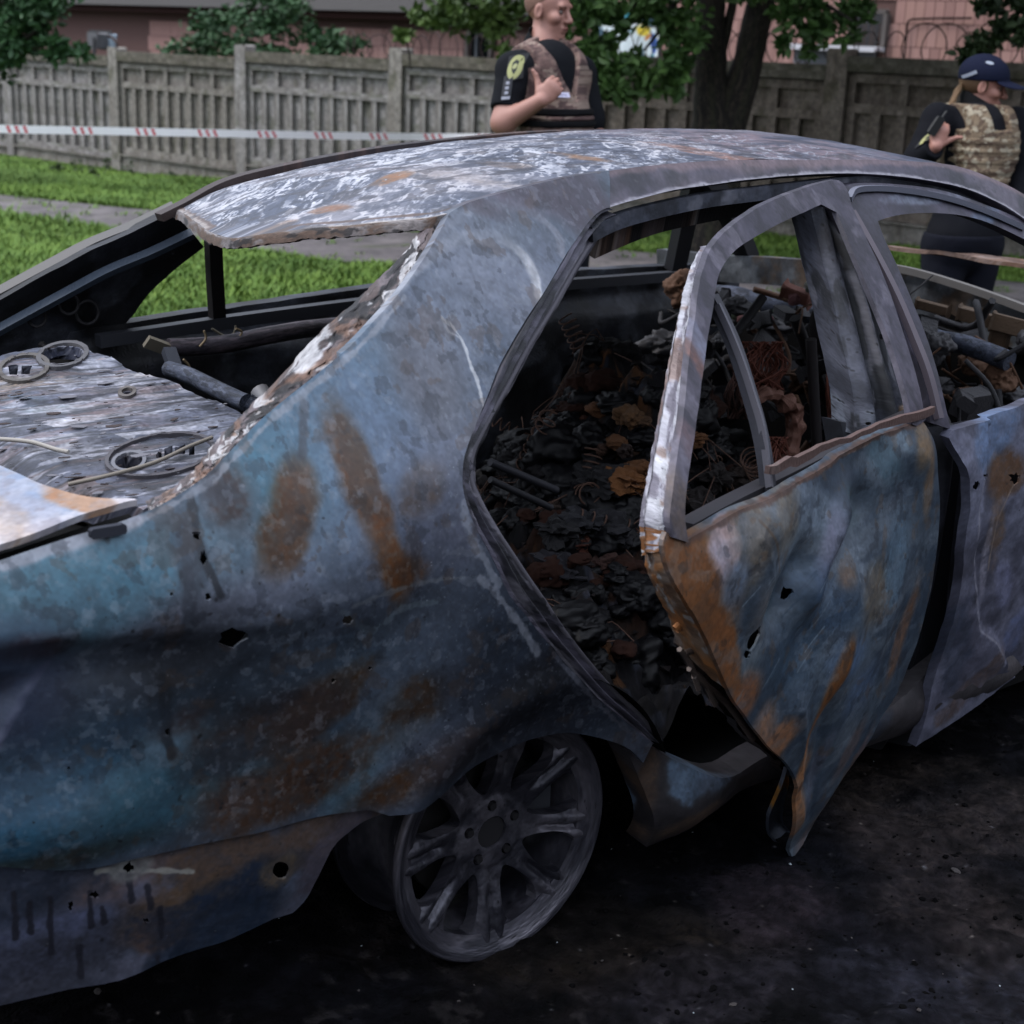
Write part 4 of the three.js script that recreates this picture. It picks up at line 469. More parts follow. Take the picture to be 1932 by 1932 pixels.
  const vest = (x, y, z) => { let d = torso(x, y, z) - .040; const [a, b, c] = loc(x, y, z); d = smax(d, b > .085 ? Math.abs(Math.abs(a) - .095) - .045 : -1, .01); d = smax(d, b - .19, .01); d = smax(d, Math.abs(a) - .17, .012); d = smax(d, wst[1] - .05 - y, .01); const row = Math.abs(((b + 10) / .042) % 1 - .5) * 2; return d + (row > .55 && c > 0 && b < .06 ? -.004 : 0) + wrinkle(x + 4, y, z, .006); };
  mesh('vest', sdfMesh(vest, [-.42, wst[1] - .1, -.42], [.42, nk0[1] + .1, .46], .0075), new THREE.MeshStandardMaterial({ map: camoTex([142, 120, 96], [160, 140, 114], [104, 82, 66], [196, 184, 160], 9), roughness: .9, bumpMap: RELIEF, bumpScale: .004 }), t);
  const rd = bx(.035, .085, .03, 0, 0, 0, .006, new THREE.Euler(0, 0, -.5)); rd.translate(...L(1766, 238, .27)); const an = bar(V(...L(1772, 228, .27)), V(...L(1786, 210, .26)), .005, 6); mesh('radio', [rd, an], plain(22, 23, 26, .5), t);
  { const [g, m] = textPlate(.07, .09, 64, 80, (c, w, h) => { c.fillStyle = '#191a20'; c.fillRect(0, 0, w, h); c.fillStyle = '#cdca86'; c.beginPath(); c.ellipse(w / 2, h / 2, w * .46, h * .46, 0, 0, 7); c.fill(); c.fillStyle = '#4a4a3a'; c.beginPath(); c.arc(w / 2, h / 2, 15, 0, 7); c.fill(); }); mesh('sleeve_badge', patchOn(g, jacket, L(1744, 254, .26), nrm([.6, .5, .5]), nrm([.45, .85, 0]), nrm([.6, -.1, -.8])), m, t); }
  mesh('trousers', sdfMesh((x, y, z) => smax(uni([(a, b, c) => legs(a, b, c) - .022, (a, b, c) => torso(a, b, c) - .022], .03)(x, y, z) + wrinkle(x, y, z, .012), Math.max(y - hipc[1] - .02, .07 - y), .01), [-.45, .02, -.45], [.45, hipc[1] + .08, .45], .013), cloth(26, 28, 40), t);
  mesh('boots', sdfMesh((x, y, z) => smax(uni([(a, b, c) => feet(a, b, c) - .012, (a, b, c) => legs(a, b, c) - .016], .02)(x, y, z), Math.max(y - .16, .002 - y), .008), [-.45, -.01, -.45], [.45, .2, .5], .012), plain(20, 20, 20, .6), t);
});
// ---------------------------------------------------------------- the burnt car (rear wheel at the origin, nose towards +x, kerb side z > 0)
const car = thing('burnt_car', 'burnt-out sedan shell with bare rusting panels and its rear door ajar', 'car', V(0, 0, 0));
const zp = lut([[.05, .80], [.15, .84], [.3, .865], [.5, .887], [.7, .895], [.8, .893], [.88, .88], [.95, .855], [1.0, .825], [1.1, .755], [1.2, .68], [1.3, .597], [1.36, .545], [1.45, .46]]);
const zSide = (x, y) => { const t = Math.max(0, -.45 - x); return zp(y) - .28 * t * t; };
const fSide = (off = 0) => (P) => P.z - zSide(P.x, P.y) - off;
const side = (u, v, off = 0) => { const p = hit(fSide(off), u, v); return [p.x, p.y]; };
const L2 = (list, f = side) => list.map(([u, v]) => f(u, v));
const fFar = (off = 0) => (P) => P.z + zp(P.y) - off;
const farS = (u, v, off = 0) => { const p = hit(fFar(off), u, v, 2.5, 9); return [p.x, p.y]; };
// colours of the burnt skin
const C = { slate: [104, 114, 130], steel: [128, 138, 154], lav: [158, 160, 180], teal: [86, 138, 162], deep: [48, 66, 88], soot: [34, 36, 42], rust: [122, 76, 44], orange: [150, 92, 46], umber: [84, 64, 56], ash: [214, 214, 222], cream: [206, 192, 182], pale: [182, 188, 204], violet: [112, 104, 122], tan: [150, 128, 108] };

// --- quarter panel
const crease = lut(L2([[0, 1200], [75, 1198], [250, 1193], [440, 1186], [640, 1138], [760, 1110], [870, 1087], [950, 1062], [1010, 1040]]).map((p) => [p[0], p[1]]));
const tailA = side(95, 1250), tailB = side(0, 1410);
const tailX = (y) => tailA[0] + (tailB[0] - tailA[0]) * (y - tailA[1]) / (tailB[1] - tailA[1]);
const archR = .335, archC = [.02, .235];
function dentQ(x, y) {
  const d = y - crease(x), k = cl((-.2 - x) / .5, .02, 1);
  let z = d > 0 ? .016 * k * Math.exp(-d / .08) : .016 * k * Math.exp(d / .028) - .016 * k * ss(0, -.07, d) * (1 - .6 * ss(-.08, -.3, d));
  z += (fbm(x * 5 + 3, y * 5, 2) - .5) * .026 * ss(1.2, .8, y) + (fbm(x * 14 + 3, y * 14, 2) - .5) * .004;
  const r = Math.hypot(x - archC[0], y - archC[1]); z += .012 * Math.exp(-(((r - archR) / .035) ** 2));
  if (y < tailA[1] - .005) z -= 1.2 * Math.max(0, tailX(y) - x) * ss(tailA[1] - .005, tailA[1] - .06, y);
  const a = hitBulge(x, y); return z + a;
}
const bulgeC = side(90, 1555), pitC = side(250, 1230), flat1 = side(930, 640);
function hitBulge(x, y) { return .022 * Math.exp(-(((x - bulgeC[0]) / .11) ** 2) - ((y - bulgeC[1]) / .06) ** 2) - .016 * Math.exp(-(((x - pitC[0]) / .16) ** 2) - ((y - pitC[1]) / .035) ** 2) - .010 * Math.exp(-(((x - flat1[0]) / .1) ** 2) - ((y - flat1[1]) / .14) ** 2); }
const quarterS = (x, y) => V(x, y, zSide(x, y) + dentQ(x, y));
const gapEdge = [[-80, 1080], [0, 1053], [60, 1033], [140, 1008], [220, 986], [270, 968], [310, 950], [345, 930], [390, 897], [452, 833], [503, 782], [585, 716], [661, 652], [710, 600], [755, 551], [796, 496], [830, 440], [850, 402]];
const ditch = [[850, 402], [880, 384], [910, 374], [960, 360], [1060, 336], [1150, 322]];
const openEdge = [[1151, 391], [1138, 395], [1124, 404], [1111, 418], [1098, 437], [1071, 477], [1021, 561], [989, 617], [952, 686], [914, 766], [879, 840], [869, 884], [873, 933], [894, 988], [928, 1051], [959, 1121], [991, 1162], [1017, 1196], [1060, 1246], [1120, 1312], [1180, 1362], [1228, 1402]];
const archEdge = [[1215, 1440], [1190, 1415], [1150, 1398], [1090, 1386], [1040, 1390], [980, 1406], [900, 1442], [850, 1476], [800, 1512], [770, 1526], [730, 1536]];
const seam = [[693, 1527], [620, 1541], [474, 1574], [350, 1602], [255, 1624], [146, 1641], [0, 1633], [-80, 1625]];
const qOut = [[-1.085, .885], ...smooth2(L2(gapEdge), 3), ...smooth2(L2(ditch), 3).slice(1), ...smooth2(L2(openEdge), 3), ...smooth2(L2(archEdge), 3), ...smooth2(L2(seam), 3), [-1.085, .50]];
const hole = (u, v, rx, ry, rough = .25, f = side, n = 14) => { const p = []; for (let i = 0; i < n; i++) { const a = i / n * 2 * Math.PI, k = 1 + (rnd() - .5) * rough * 2; p.push(f(u + Math.cos(a) * rx * k, v + Math.sin(a) * ry * k)); } return p; };
const qHoles = [hole(441, 1205, 24, 21), hole(652, 1168, 11, 9), hole(371, 1010, 8, 9, .4), hole(383, 1052, 6, 12, .4), hole(388, 1122, 6, 8, .4), hole(318, 1117, 4, 4), hole(700, 1262, 4, 4), hole(325, 1388, 5, 7), hole(133, 1452, 3, 3), hole(630, 1285, 5, 5)];
const qBox = [-1.12, .1, .75, 1.46];
const PQ = new Paint(qBox, 620);
const qb = (P, f) => (u, v, rx, ry, rot, c, ...r) => { const p = f(u, v); P.blob(p[0], p[1], rx / 900, ry / 900, rot, c, ...r); };
{
  PQ.base([84, 95, 112], [106, 115, 132], 4, 3);
  PQ.noise(C.deep, 5, .56, .16, .45, [1, 1], 0, 3).noise(C.teal, 3.5, .56, .14, .4, [1, 1], 31, 3).noise(C.lav, 4, .58, .14, .45, [1, 1], 77, 3);
  const b0 = qb(PQ, side), b = (u, v, rx, ry, rot, c, st = .8, so = .6, wa = .4, ws = 7) => { const rusty = c[0] > c[2] + 14; b0(u, v, rx * (rusty ? .9 : 1.05), ry * (rusty ? .9 : 1.05), rot, rusty ? c.map((k) => k * .86) : c, Math.min(st, rusty ? .85 : .78), Math.max(so, rusty ? .4 : .6), rusty ? .5 : .4, rusty ? 13 : 6, rusty ? .3 : .1); };
  b(930, 640, 190, 170, .5, [104, 118, 140], .7, .5, .5, 8); b(990, 560, 60, 200, .7, [140, 146, 164], .7, .4, .6); b(860, 1000, 170, 90, .2, [132, 138, 158], .7, .5, .6);
  b(470, 1090, 250, 70, .25, C.lav, .85, .4, .6, 9); b(760, 1060, 170, 60, .2, [130, 134, 156], .7, .5, .6); b(330, 1050, 120, 50, .3, [150, 160, 178], .6);
  b(120, 1120, 150, 55, .25, [96, 152, 174], .9, .35, .6); b(300, 1060, 120, 40, .3, C.teal, .8); b(560, 850, 130, 110, .8, [110, 150, 178], .85, .4, .7, 9); b(470, 940, 90, 50, .8, C.teal, .8); b(640, 730, 120, 60, .8, [112, 146, 170], .7); b(700, 860, 70, 130, 0, [120, 138, 168], .6); b(410, 1000, 60, 60, 0, [122, 142, 160], .7);
  // scorched lower flank, some of the shade under the crease painted into it
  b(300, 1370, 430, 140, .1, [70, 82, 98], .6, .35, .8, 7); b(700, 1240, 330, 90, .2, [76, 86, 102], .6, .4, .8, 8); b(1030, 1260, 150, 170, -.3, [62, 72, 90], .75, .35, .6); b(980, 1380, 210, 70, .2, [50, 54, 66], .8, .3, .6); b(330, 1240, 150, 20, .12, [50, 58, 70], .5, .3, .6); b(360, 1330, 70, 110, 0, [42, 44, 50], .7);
  b(240, 1480, 330, 80, .15, [52, 86, 110], .85, .4, .8, 7); b(90, 1545, 130, 55, .2, [84, 124, 156], .95, .35, .5); b(40, 1590, 60, 40, 0, [70, 128, 160], .8); b(190, 1520, 70, 40, .4, [104, 142, 160], .6); b(340, 1490, 110, 50, .2, [72, 120, 140], .7); b(330, 1390, 50, 26, .1, [110, 134, 150], .9); b(330, 1420, 40, 24, 0, [112, 140, 160], .8);
  b(700, 1420, 34, 90, -.6, [120, 146, 168], .95, .3, .6); b(660, 1470, 30, 50, -.5, [104, 140, 160], .9); b(600, 1330, 120, 30, .3, [100, 116, 134], .6); b(760, 1260, 90, 30, .5, [104, 116, 136], .6);
  // rust
  b(540, 985, 34, 76, -.55, [118, 76, 40], 1, .22, .45, 14); b(560, 950, 24, 60, -.5, C.rust, .9); b(690, 930, 30, 120, .25, C.rust, .85, .35, .6); b(730, 1040, 30, 70, .3, C.orange, .9, .3, .5); b(770, 1075, 34, 24, 0, C.rust, .8); b(660, 830, 20, 70, .1, [106, 84, 68], .8); b(790, 930, 50, 26, .6, [126, 100, 84], .5); b(800, 690, 50, 60, 0, [116, 106, 104], .4);
  b(620, 1315, 90, 36, .45, [92, 66, 44], .95, .3, .6); b(510, 1380, 130, 50, .3, [78, 62, 58], .9, .35, .7); b(540, 1490, 160, 50, .2, [104, 76, 60], .95, .3, .7); b(780, 1335, 60, 46, .4, [88, 66, 50], .9); b(740, 1485, 70, 34, .2, [112, 78, 52], .95); b(850, 1420, 60, 30, .4, [70, 58, 60], .8); b(440, 1500, 60, 30, 0, [98, 78, 70], .7); b(360, 1360, 60, 20, .3, [80, 60, 58], .6);
  b(430, 930, 36, 50, 0, [88, 70, 68], .7); b(60, 1215, 50, 20, 0, [92, 66, 62], .8); b(20, 1640, 140, 16, .05, [60, 66, 60], .7);
  // soot streaks
  PQ.line(L2([[362, 940], [372, 1010], [384, 1060], [412, 1120]]), .008, C.soot, .8); PQ.line(L2([[350, 1080], [352, 1180]]), .014, [58, 64, 76], .7); b(356, 1050, 20, 60, 0, [70, 76, 88], .8); b(420, 930, 26, 14, 0, [60, 62, 72], .8);
  PQ.line(L2([[640, 790], [655, 880], [690, 960]]), .012, [88, 66, 52], .7); PQ.line(L2([[575, 760], [570, 860]]), .01, [80, 78, 84], .6); PQ.line(L2([[318, 1290], [322, 1390], [330, 1430]]), .012, C.soot, .7);
  // ash rings on the pillar
  PQ.line(smooth2(L2([[700, 590], [740, 545], [800, 490], [850, 458], [905, 447], [950, 452], [985, 480], [1008, 520], [1018, 556]])), .015, [196, 200, 210], .8, .5, 30); PQ.line(smooth2(L2([[880, 450], [930, 449], [960, 460], [990, 485], [1010, 520], [1018, 560]])), .011, [222, 224, 230], .9, .5, 40);
  PQ.line(smooth2(L2([[790, 500], [840, 430], [900, 396], [960, 390], [1010, 404], [1050, 440], [1062, 480]])), .012, [160, 162, 176], .7, .6, 40); b(930, 410, 100, 40, .1, [96, 108, 122], .6, .5, .4); b(880, 520, 150, 50, .7, [150, 158, 176], .6, .5, .5); b(960, 350, 130, 30, -.2, [104, 92, 106], .8, .4, .5); b(1090, 370, 60, 50, -.6, [92, 86, 100], .8);
  b0(1000, 350, 130, 24, -.2, [84, 78, 92], .85, .5, .5, 8, .2); b0(1095, 385, 60, 60, -.6, [78, 73, 88], .9, .45, .5, 8, .2); b0(900, 385, 60, 16, -.4, [92, 84, 96], .7, .5, .5, 8, .2);
  for (const [u, v, rx, ry, ro, c, st] of [[470, 1330, 60, 40, .2, [40, 42, 50], .6], [700, 1190, 120, 20, .3, [44, 54, 66], .5], [980, 1330, 120, 50, .5, [28, 30, 38], .7], [870, 1300, 60, 60, .2, [40, 44, 56], .5], [560, 1270, 70, 24, .1, [82, 96, 112], .5], [760, 1390, 60, 20, .5, [120, 140, 158], .5], [420, 1440, 60, 24, .2, [50, 62, 76], .6], [200, 1400, 120, 24, .2, [56, 78, 100], .6], [120, 1480, 90, 18, .3, [60, 96, 120], .6], [520, 1200, 60, 16, .1, [70, 80, 92], .5], [700, 1340, 50, 20, .6, [92, 104, 118], .5], [930, 1220, 70, 40, .4, [44, 54, 68], .5]]) b0(u, v, rx, ry, ro, c, st, .5, .75, 11, .25);
  // cracks and crumbs of ash
  PQ.line(smooth2(L2([[838, 602], [862, 622], [880, 650], [892, 690], [904, 720], [914, 768]])), .0042, [222, 226, 232], .95, 1.2, 90); PQ.line(L2([[838, 604], [850, 626], [876, 640]]), .003, [200, 206, 214], .8, 1.2, 90);
  PQ.line(smooth2(L2([[876, 950], [885, 1000], [915, 1055], [940, 1100]])), .010, [188, 196, 212], .75, 1.1, 70); PQ.line(smooth2(L2([[905, 1090], [950, 1140], [985, 1190], [1010, 1230]])), .008, [176, 182, 196], .8, 1.1, 70); PQ.line(smooth2(L2([[880, 1090], [760, 1110], [660, 1140]])), .005, [150, 158, 164], .5, 1.2, 90);
  PQ.line(smooth2(L2([[1040, 1230], [1090, 1290], [1150, 1350], [1200, 1390]])), .007, [130, 132, 146], .7, 1.1, 60); PQ.line(smooth2(L2([[640, 1150], [700, 1190], [760, 1150], [830, 1140]])), .006, [126, 142, 152], .5, 1.3, 70);
  PQ.line(L2([[230, 985], [330, 940], [395, 897], [503, 784], [661, 655], [755, 553]], (u, v) => side(u + 8, v + 8)), .0055, [190, 194, 204], .7, 1.1, 70); PQ.line(L2([[0, 1062], [150, 1013], [260, 980]]), .012, [206, 208, 220], .85, .6, 30);
  const rg = [side(640, 700)[0], side(640, 1350)[1], side(1000, 900)[0], side(640, 700)[1]];
  PQ.specks(420, [190, 198, 208], .0006, .0018, .8, [-.25, .55, .25, 1.0], 4).specks(220, [170, 180, 190], .0005, .0014, .8, [-1, .4, .2, .8], 8).specks(260, C.soot, .0008, .0026, .8, [-1, .38, .1, .95], 15).specks(36, [30, 30, 34], .002, .006, .75, [-.75, .5, -.4, .95], 21).specks(120, [190, 196, 204], .0006, .002, .7, [-.2, .8, .15, 1.3], 29);
  PQ.noise([70, 80, 98], 22, .62, .02, .06, [1, 1], 120).noise([150, 160, 176], 24, .64, .02, .07, [.8, 1.3], 180).noise([92, 70, 58], 26, .68, .012, .3, [1, 1], 210).noise([38, 42, 52], 34, .67, .012, .3, [1, 1], 240).noise([172, 180, 194], 44, .69, .012, .3, [1, 1], 280);
  PQ.noise([60, 66, 78], 70, .64, .10, .16, [1, 1], 3).noise([165, 174, 188], 110, .66, .07, .22, [1, 1], 50).noise([64, 76, 96], 20, .60, .14, .08, [1.6, .7], 90).grain(.14);
  PQ.line(L2([[96, 1252], [60, 1310], [0, 1412]]), .006, [128, 126, 150], .7, .6); b0(20, 1300, 60, 70, .4, [74, 86, 118], .6, .6, .3, 6, .1);  // bluish tail facet and pale edge: light catching the crease, painted in
}
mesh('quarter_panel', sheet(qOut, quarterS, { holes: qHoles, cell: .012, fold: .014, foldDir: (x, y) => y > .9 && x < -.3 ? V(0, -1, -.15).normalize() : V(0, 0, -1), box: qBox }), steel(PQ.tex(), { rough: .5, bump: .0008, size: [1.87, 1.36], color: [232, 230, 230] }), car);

// --- lower rear corner below the seam
{
  const dn = (x, y) => (fbm(x * 6 + 13, y * 6, 3) - .5) * .03 + (fbm(x * 20, y * 20, 3) - .5) * .006;
  const surf = (x, y) => V(x, y, zSide(x, y) - .012 + dn(x, y) * .5 - .012 * ss(.42, .25, y));
  const top = [[-80, 1630], [0, 1639], [146, 1647], [255, 1630], [350, 1608], [474, 1580], [620, 1547], [700, 1531], [742, 1536]];
  const right = [[742, 1540], [700, 1555], [667, 1578], [634, 1614], [598, 1698], [565, 1734]];
  const bot = [[529, 1745], [456, 1782], [394, 1804], [328, 1826], [237, 1865], [146, 1880], [73, 1899], [0, 1917], [-80, 1935]];
  const out = [...smooth2(L2(top), 3), ...smooth2(L2(right), 3), ...smooth2(L2(bot), 3)];
  const P = new Paint([-1.1, .2, -.1, .62], 520), b = qb(P, side);
  P.base([96, 104, 124], [128, 128, 148], 6).noise([60, 64, 78], 10, .55, .1, .6);
  b(110, 1780, 150, 60, .2, [112, 118, 150], .8); b(600, 1590, 130, 50, .3, [106, 88, 80], .95); b(420, 1650, 110, 50, .2, [112, 92, 82], .9); b(340, 1730, 80, 50, .5, [120, 96, 78], .95, .3, .5); b(320, 1775, 50, 30, 0, [142, 98, 74], .9); b(200, 1680, 60, 30, .2, [122, 104, 104], .8); b(450, 1700, 110, 45, .25, [44, 56, 78], .9, .3, .5); b(420, 1770, 100, 40, .3, [40, 54, 76], .9); b(60, 1850, 200, 60, .1, [70, 72, 86], .7); b(60, 1680, 90, 60, 0, [58, 66, 84], .8); b(620, 1640, 40, 90, -.6, [96, 90, 104], .8);
  for (const [x, y, l] of [[30, 1690, 90], [60, 1710, 60], [175, 1690, 70], [100, 1700, 110], [250, 1660, 50], [310, 1720, 60], [160, 1800, 60], [310, 1820, 40], [285, 1680, 40], [200, 1720, 30]]) P.line(L2([[x, y], [x + 6, y + l]]), .006, [44, 44, 56], .85, .8);
  P.line(L2([[190, 1650], [250, 1648], [310, 1650], [370, 1652]]), .006, [186, 184, 176], .9, .9); b(250, 1648, 22, 18, 0, [150, 150, 150], .8); b(538, 1650, 30, 30, 0, [110, 96, 84], .8);
  P.specks(120, C.soot, .001, .006, .8).specks(50, [190, 190, 196], .0006, .002, .9).grain(.16);
  mesh('rear_corner_panel', sheet(out, surf, { cell: .014, fold: .02, foldDir: () => V(.2, .3, -1).normalize(), box: P.b, holes: [hole(538, 1650, 16, 17, .06), hole(251, 1646, 9, 10, .3), hole(185, 1697, 8, 8, .4), hole(285, 1748, 7, 6, .5), hole(140, 1720, 5, 9, .5)] }), steel(P.tex(), { rough: .6, size: [1, .42] }), car);
}

// --- trunk lid
{
  const by0 = lut(L2([[-60, 1074], [0, 1053], [140, 1008], [270, 968]]));
  const hy = (x, z) => by0(Math.max(-1.1, Math.min(-.62, x))) + .004 + .035 * (1 - Math.min(1, Math.abs(z) / .8) ** 4) + (fbm(x * 5, z * 5, 3) - .5) * .012;
  const f = (P) => P.y - hy(P.x, P.z), q = (u, v) => { const p = hit(f, u, v); return [p.z, p.x]; };
  const out = [...smooth2(L2([[-90, 1049], [0, 1027], [70, 1004], [150, 972], [215, 953], [258, 943]], q), 3), ...smooth2(L2([[254, 941], [200, 940], [150, 934], [100, 920], [55, 903], [0, 878], [-90, 838]], q), 3), [-.1, -.745], [-.45, -.70], [-.72, -.62], [-.80, -.64], [-.72, -1.085], [.72, -1.085]];
  const P = new Paint([-.95, -1.2, .95, -.45], 420), b = (u, v, rx, ry, rot, c, ...r) => { const p = q(u, v); P.blob(p[0], p[1], rx / 700, ry / 500, rot, c, ...r); };
  P.base([196, 190, 198], [222, 214, 218], 5); b(30, 925, 90, 24, .2, [150, 164, 190], .9, .4, .5); b(130, 935, 50, 12, .3, [176, 124, 84], .8); b(170, 945, 40, 10, .2, [190, 150, 120], .7); b(60, 965, 100, 14, .1, [170, 170, 186], .6); b(20, 990, 60, 12, 0, [186, 160, 140], .5);
  P.specks(120, [70, 66, 74], .001, .005, .8).specks(40, [60, 50, 50], .003, .009, .6).noise([150, 140, 146], 40, .64, .06, .4).grain(.1);
  mesh('trunk_lid', sheet(out, (z, x) => V(x, hy(x, z), z), { cell: .02, fold: .009, foldDir: () => V(0, -1, 0), box: P.b }), steel(P.tex(), { rough: .5, size: [1.9, .8] }), car);
  mesh('boot_liner', bx(.44, .02, 1.50, -.84, .86, 0), plain(12, 12, 13, .95), car); mesh('lid_gutter', strip(smooth3([[-80, 1070], [0, 1046], [140, 1000], [215, 976], [275, 958]].map(([u, v]) => { const [x, y] = side(u, v); return V(x, y - .030, zSide(x, y) - .025); }), 20), .07, .01, V(0, 0, 1)), plain(14, 13, 14, .95), car);
  // hinge stub on the gap
  const p = onZ(.77)(265, 995); mesh('lid_clip', bx(.05, .014, .010, ...side(196, 997), zSide(...side(196, 997)) + .012, .004), plain(70, 72, 84, .6, .3), car);
}

// --- near roof rail and roof
const rDitch = [[1150, 322], [1230, 312], [1330, 304], [1420, 301], [1510, 302], [1620, 301], [1700, 303], [1800, 312], [1880, 340], [1932, 366], [2010, 412]];
const rLow = [[2010, 470], [1932, 412], [1880, 380], [1820, 355], [1750, 340], [1680, 331], [1600, 327], [1510, 330], [1409, 339], [1352, 347], [1274, 358], [1211, 374], [1180, 382], [1151, 391]];
{
  const out = [...smooth2(L2(rDitch), 3), ...smooth2(L2(rLow), 3)];
  const P = new Paint([.2, 1.1, 2.0, 1.46], 420), b = qb(P, side);
  P.base([80, 76, 91], [102, 96, 109], 7).noise(C.soot, 14, .58, .1, .5).noise([122, 106, 110], 6, .58, .1, .6, [.4, 1.6]); P.line(smooth2(L2(rLow)), .006, [190, 186, 196], .8, .9, 40);
  P.line(smooth2(L2(rDitch)), .016, [150, 126, 130], .6, .8, 20); P.specks(120, [190, 184, 190], .001, .004, .7).specks(100, C.soot, .001, .005, .7).grain(.16);
  mesh('roof_rail', sheet(out, (x, y) => V(x, y, zSide(x, y) + (fbm(x * 9, y * 9, 3) - .5) * .006), { cell: .014, fold: .03, foldDir: () => V(0, -.3, -1).normalize(), box: P.b }), steel(P.tex(), { size: [1.8, .36] }), car);
}
const nearY = lut([[-.3, 1.25], [...side(850, 402)], [...side(960, 360)], [...side(1150, 322)], [...side(1330, 304)], [...side(1510, 302)], [...side(1700, 303)], [...side(1800, 312)], [...side(1932, 366)], [...side(2010, 412)]]);
const farY = lut([[-.3, 1.04], [.052, 1.196], [.18, 1.247], [.589, 1.322], [1.09, 1.366], [1.5, 1.372], [1.8, 1.35], [2.1, 1.27]]);
const nearZ = (x) => zSide(x, nearY(x)), FZ = -.56;
function roofY(x, z) { const zn = nearZ(x), t = cl((zn - z) / (zn - FZ), 0, 1); return lerp(nearY(x), farY(x), t) + .036 * 4 * t * (1 - t) + (fbm(x * 6 + 50, z * 6 + 50, 3) - .5) * .012 - .004; }
{
  const q = (u, v) => { const p = hit((P) => P.y - roofY(P.x, P.z), u, v, 2.2, 6); return [p.z, p.x]; };
  const rear = [[850, 402], [800, 412], [700, 421], [600, 429], [500, 441], [440, 449], [405, 441], [372, 420], [342, 400], [326, 391]];
  const rr0 = L2(rear, q);
  const out = [...smooth2(rr0, 3)];
  out.push([FZ, .08], [FZ, 1.85]); for (let x = 1.85; x > .05; x -= .06) out.push([nearZ(x) - .012, x]);
  const P = new Paint([-.62, -.12, .62, 1.95], 620), b = (u, v, rx, ry, rot, c, ...r) => { const p = q(u, v); P.blob(p[0], p[1], rx / 420, ry / 260, rot, c, ...r); };
  P.base([78, 86, 108], [108, 112, 130], 7);
  b(1500, 285, 330, 60, 0, [140, 120, 128], .7, .5, .6); b(620, 320, 260, 16, 0, [170, 158, 162], .6);
  // flaked ash
  const fl = (c, sc, thr, off, str, st) => P.each((x, y, k) => { const zone = cl(1.25 - Math.abs(y - .35) * .75) * (.55 + .75 * fbm(x * 3 + off, y * 3, 3)); const qa = (y * .63 - x * .78) * .38, pa = y * .78 + x * .63; const rid = 1 - Math.abs(fbm(pa * sc * st[0] + off, qa * sc * st[1] + off, 4) - .5) * 2; const m = ss(thr, thr + .035, rid * (.55 + .45 * zone)) * ss(.3, .55, vn(pa * 24 + off, qa * 24)) * str; if (m > .01) P.mixAt(k, c, m); });
  fl([176, 178, 190], 44, .78, 3, .8, [1, 1]); fl([196, 198, 210], 64, .80, 41, .9, [1, 1]); fl([222, 222, 230], 30, .84, 90, .9, [1, 1.1]); fl([52, 58, 76], 50, .84, 140, .6, [1, 1]);
  P.noise([196, 188, 192], 3.2, .6, .12, .5, [1, 1], 12).noise([52, 58, 78], 18, .62, .06, .6, [1, 1], 70);
  b(745, 332, 13, 13, .4, [150, 104, 70], .9, .3, .7); b(625, 393, 17, 8, 0, [146, 102, 76], .8, .3, .6); b(540, 420, 10, 4, 0, [150, 122, 104], .6); b(1100, 297, 34, 6, 0, [156, 112, 80], .8, .5, .8); b(950, 310, 34, 7, 0, [128, 108, 98], .6); b(880, 335, 80, 8, 0, [170, 160, 160], .6, .6); b(1350, 290, 90, 10, 0, [150, 108, 96], .6);
  P.line(smooth2(rear.slice(0, 9).map(([u, v]) => q(u, v - 8))), .010, [96, 72, 62], .85, .9, 40); P.line(smooth2(rr0), .012, [188, 178, 172], .8, .8, 40);
  P.line([[.2, .28], [.02, .6]], .007, [206, 206, 212], .7, 1, 50); P.noise([60, 56, 64], 24, .62, .014, .5, [1, 1], 300).specks(200, [40, 42, 54], .001, .006, .8).specks(260, [236, 236, 240], .001, .004, .9).grain(.14);
  mesh('roof_panel', sheet(out, (z, x) => V(x, roofY(x, z), z), { cell: .018, fold: .02, foldDir: () => V(0, -1, 0), box: P.b }), steel(P.tex(), { rough: .55, size: [1.24, 2.07] }), car);
  // header flange under the rear edge
  const PH = new Paint([0, 0, 1.2, .06], 500); PH.base([126, 118, 118], [160, 152, 152], 14).noise([104, 78, 62], 20, .5, .1, .8).noise([40, 36, 38], 26, .64, .06, .8).grain(.2);
  const R3 = smooth2(rr0, 3).map(([z, x]) => V(x, roofY(x, z), z)); const len = R3.length - 1;
  const at = (t) => { const k = cl(t) * len, i = Math.min(len - 1, Math.floor(k)); return R3[i].clone().lerp(R3[i + 1], k - i); };
  mesh('rear_header', sheet([[0, 0], [1.2, 0], [1.2, .06], [0, .06]], (a, b) => { const p = at(a / 1.2), w = .72 + fbm(a * 60, 3, 3) * .3; return p.add(V(-.12 * b * w, -(b * w) * .36 + .004 * Math.sin(b / .06 * 3.1), 0)); }, { cell: .01, fold: .01, foldDir: () => V(.9, -.1, 0).normalize() }), steel(PH.tex(), { size: [1.2, .1] }), car);
  // far rail standing proud of the roof
  const fr = smooth3([[300, 400], [345, 378], [420, 338], [520, 311], [700, 277], [850, 259], [1000, 246], [1130, 242], [1250, 243]].map(([u, v]) => onZ(-.585)(u, v)), 40);
  const PF = new Paint([0, 0, 1.5, .4], 200); PF.base([74, 54, 50], [104, 80, 74], 10).noise([50, 44, 50], 14, .5, .1, .8).grain(.2);
  mesh('far_roof_rail', strip(fr.map((p) => p.add(V(0, -.012, 0))), (t) => .03 * (1 - ss(.75, 1, t)) + .004, .018, V(0, 0, 1)), steel(PF.tex()), car);
}
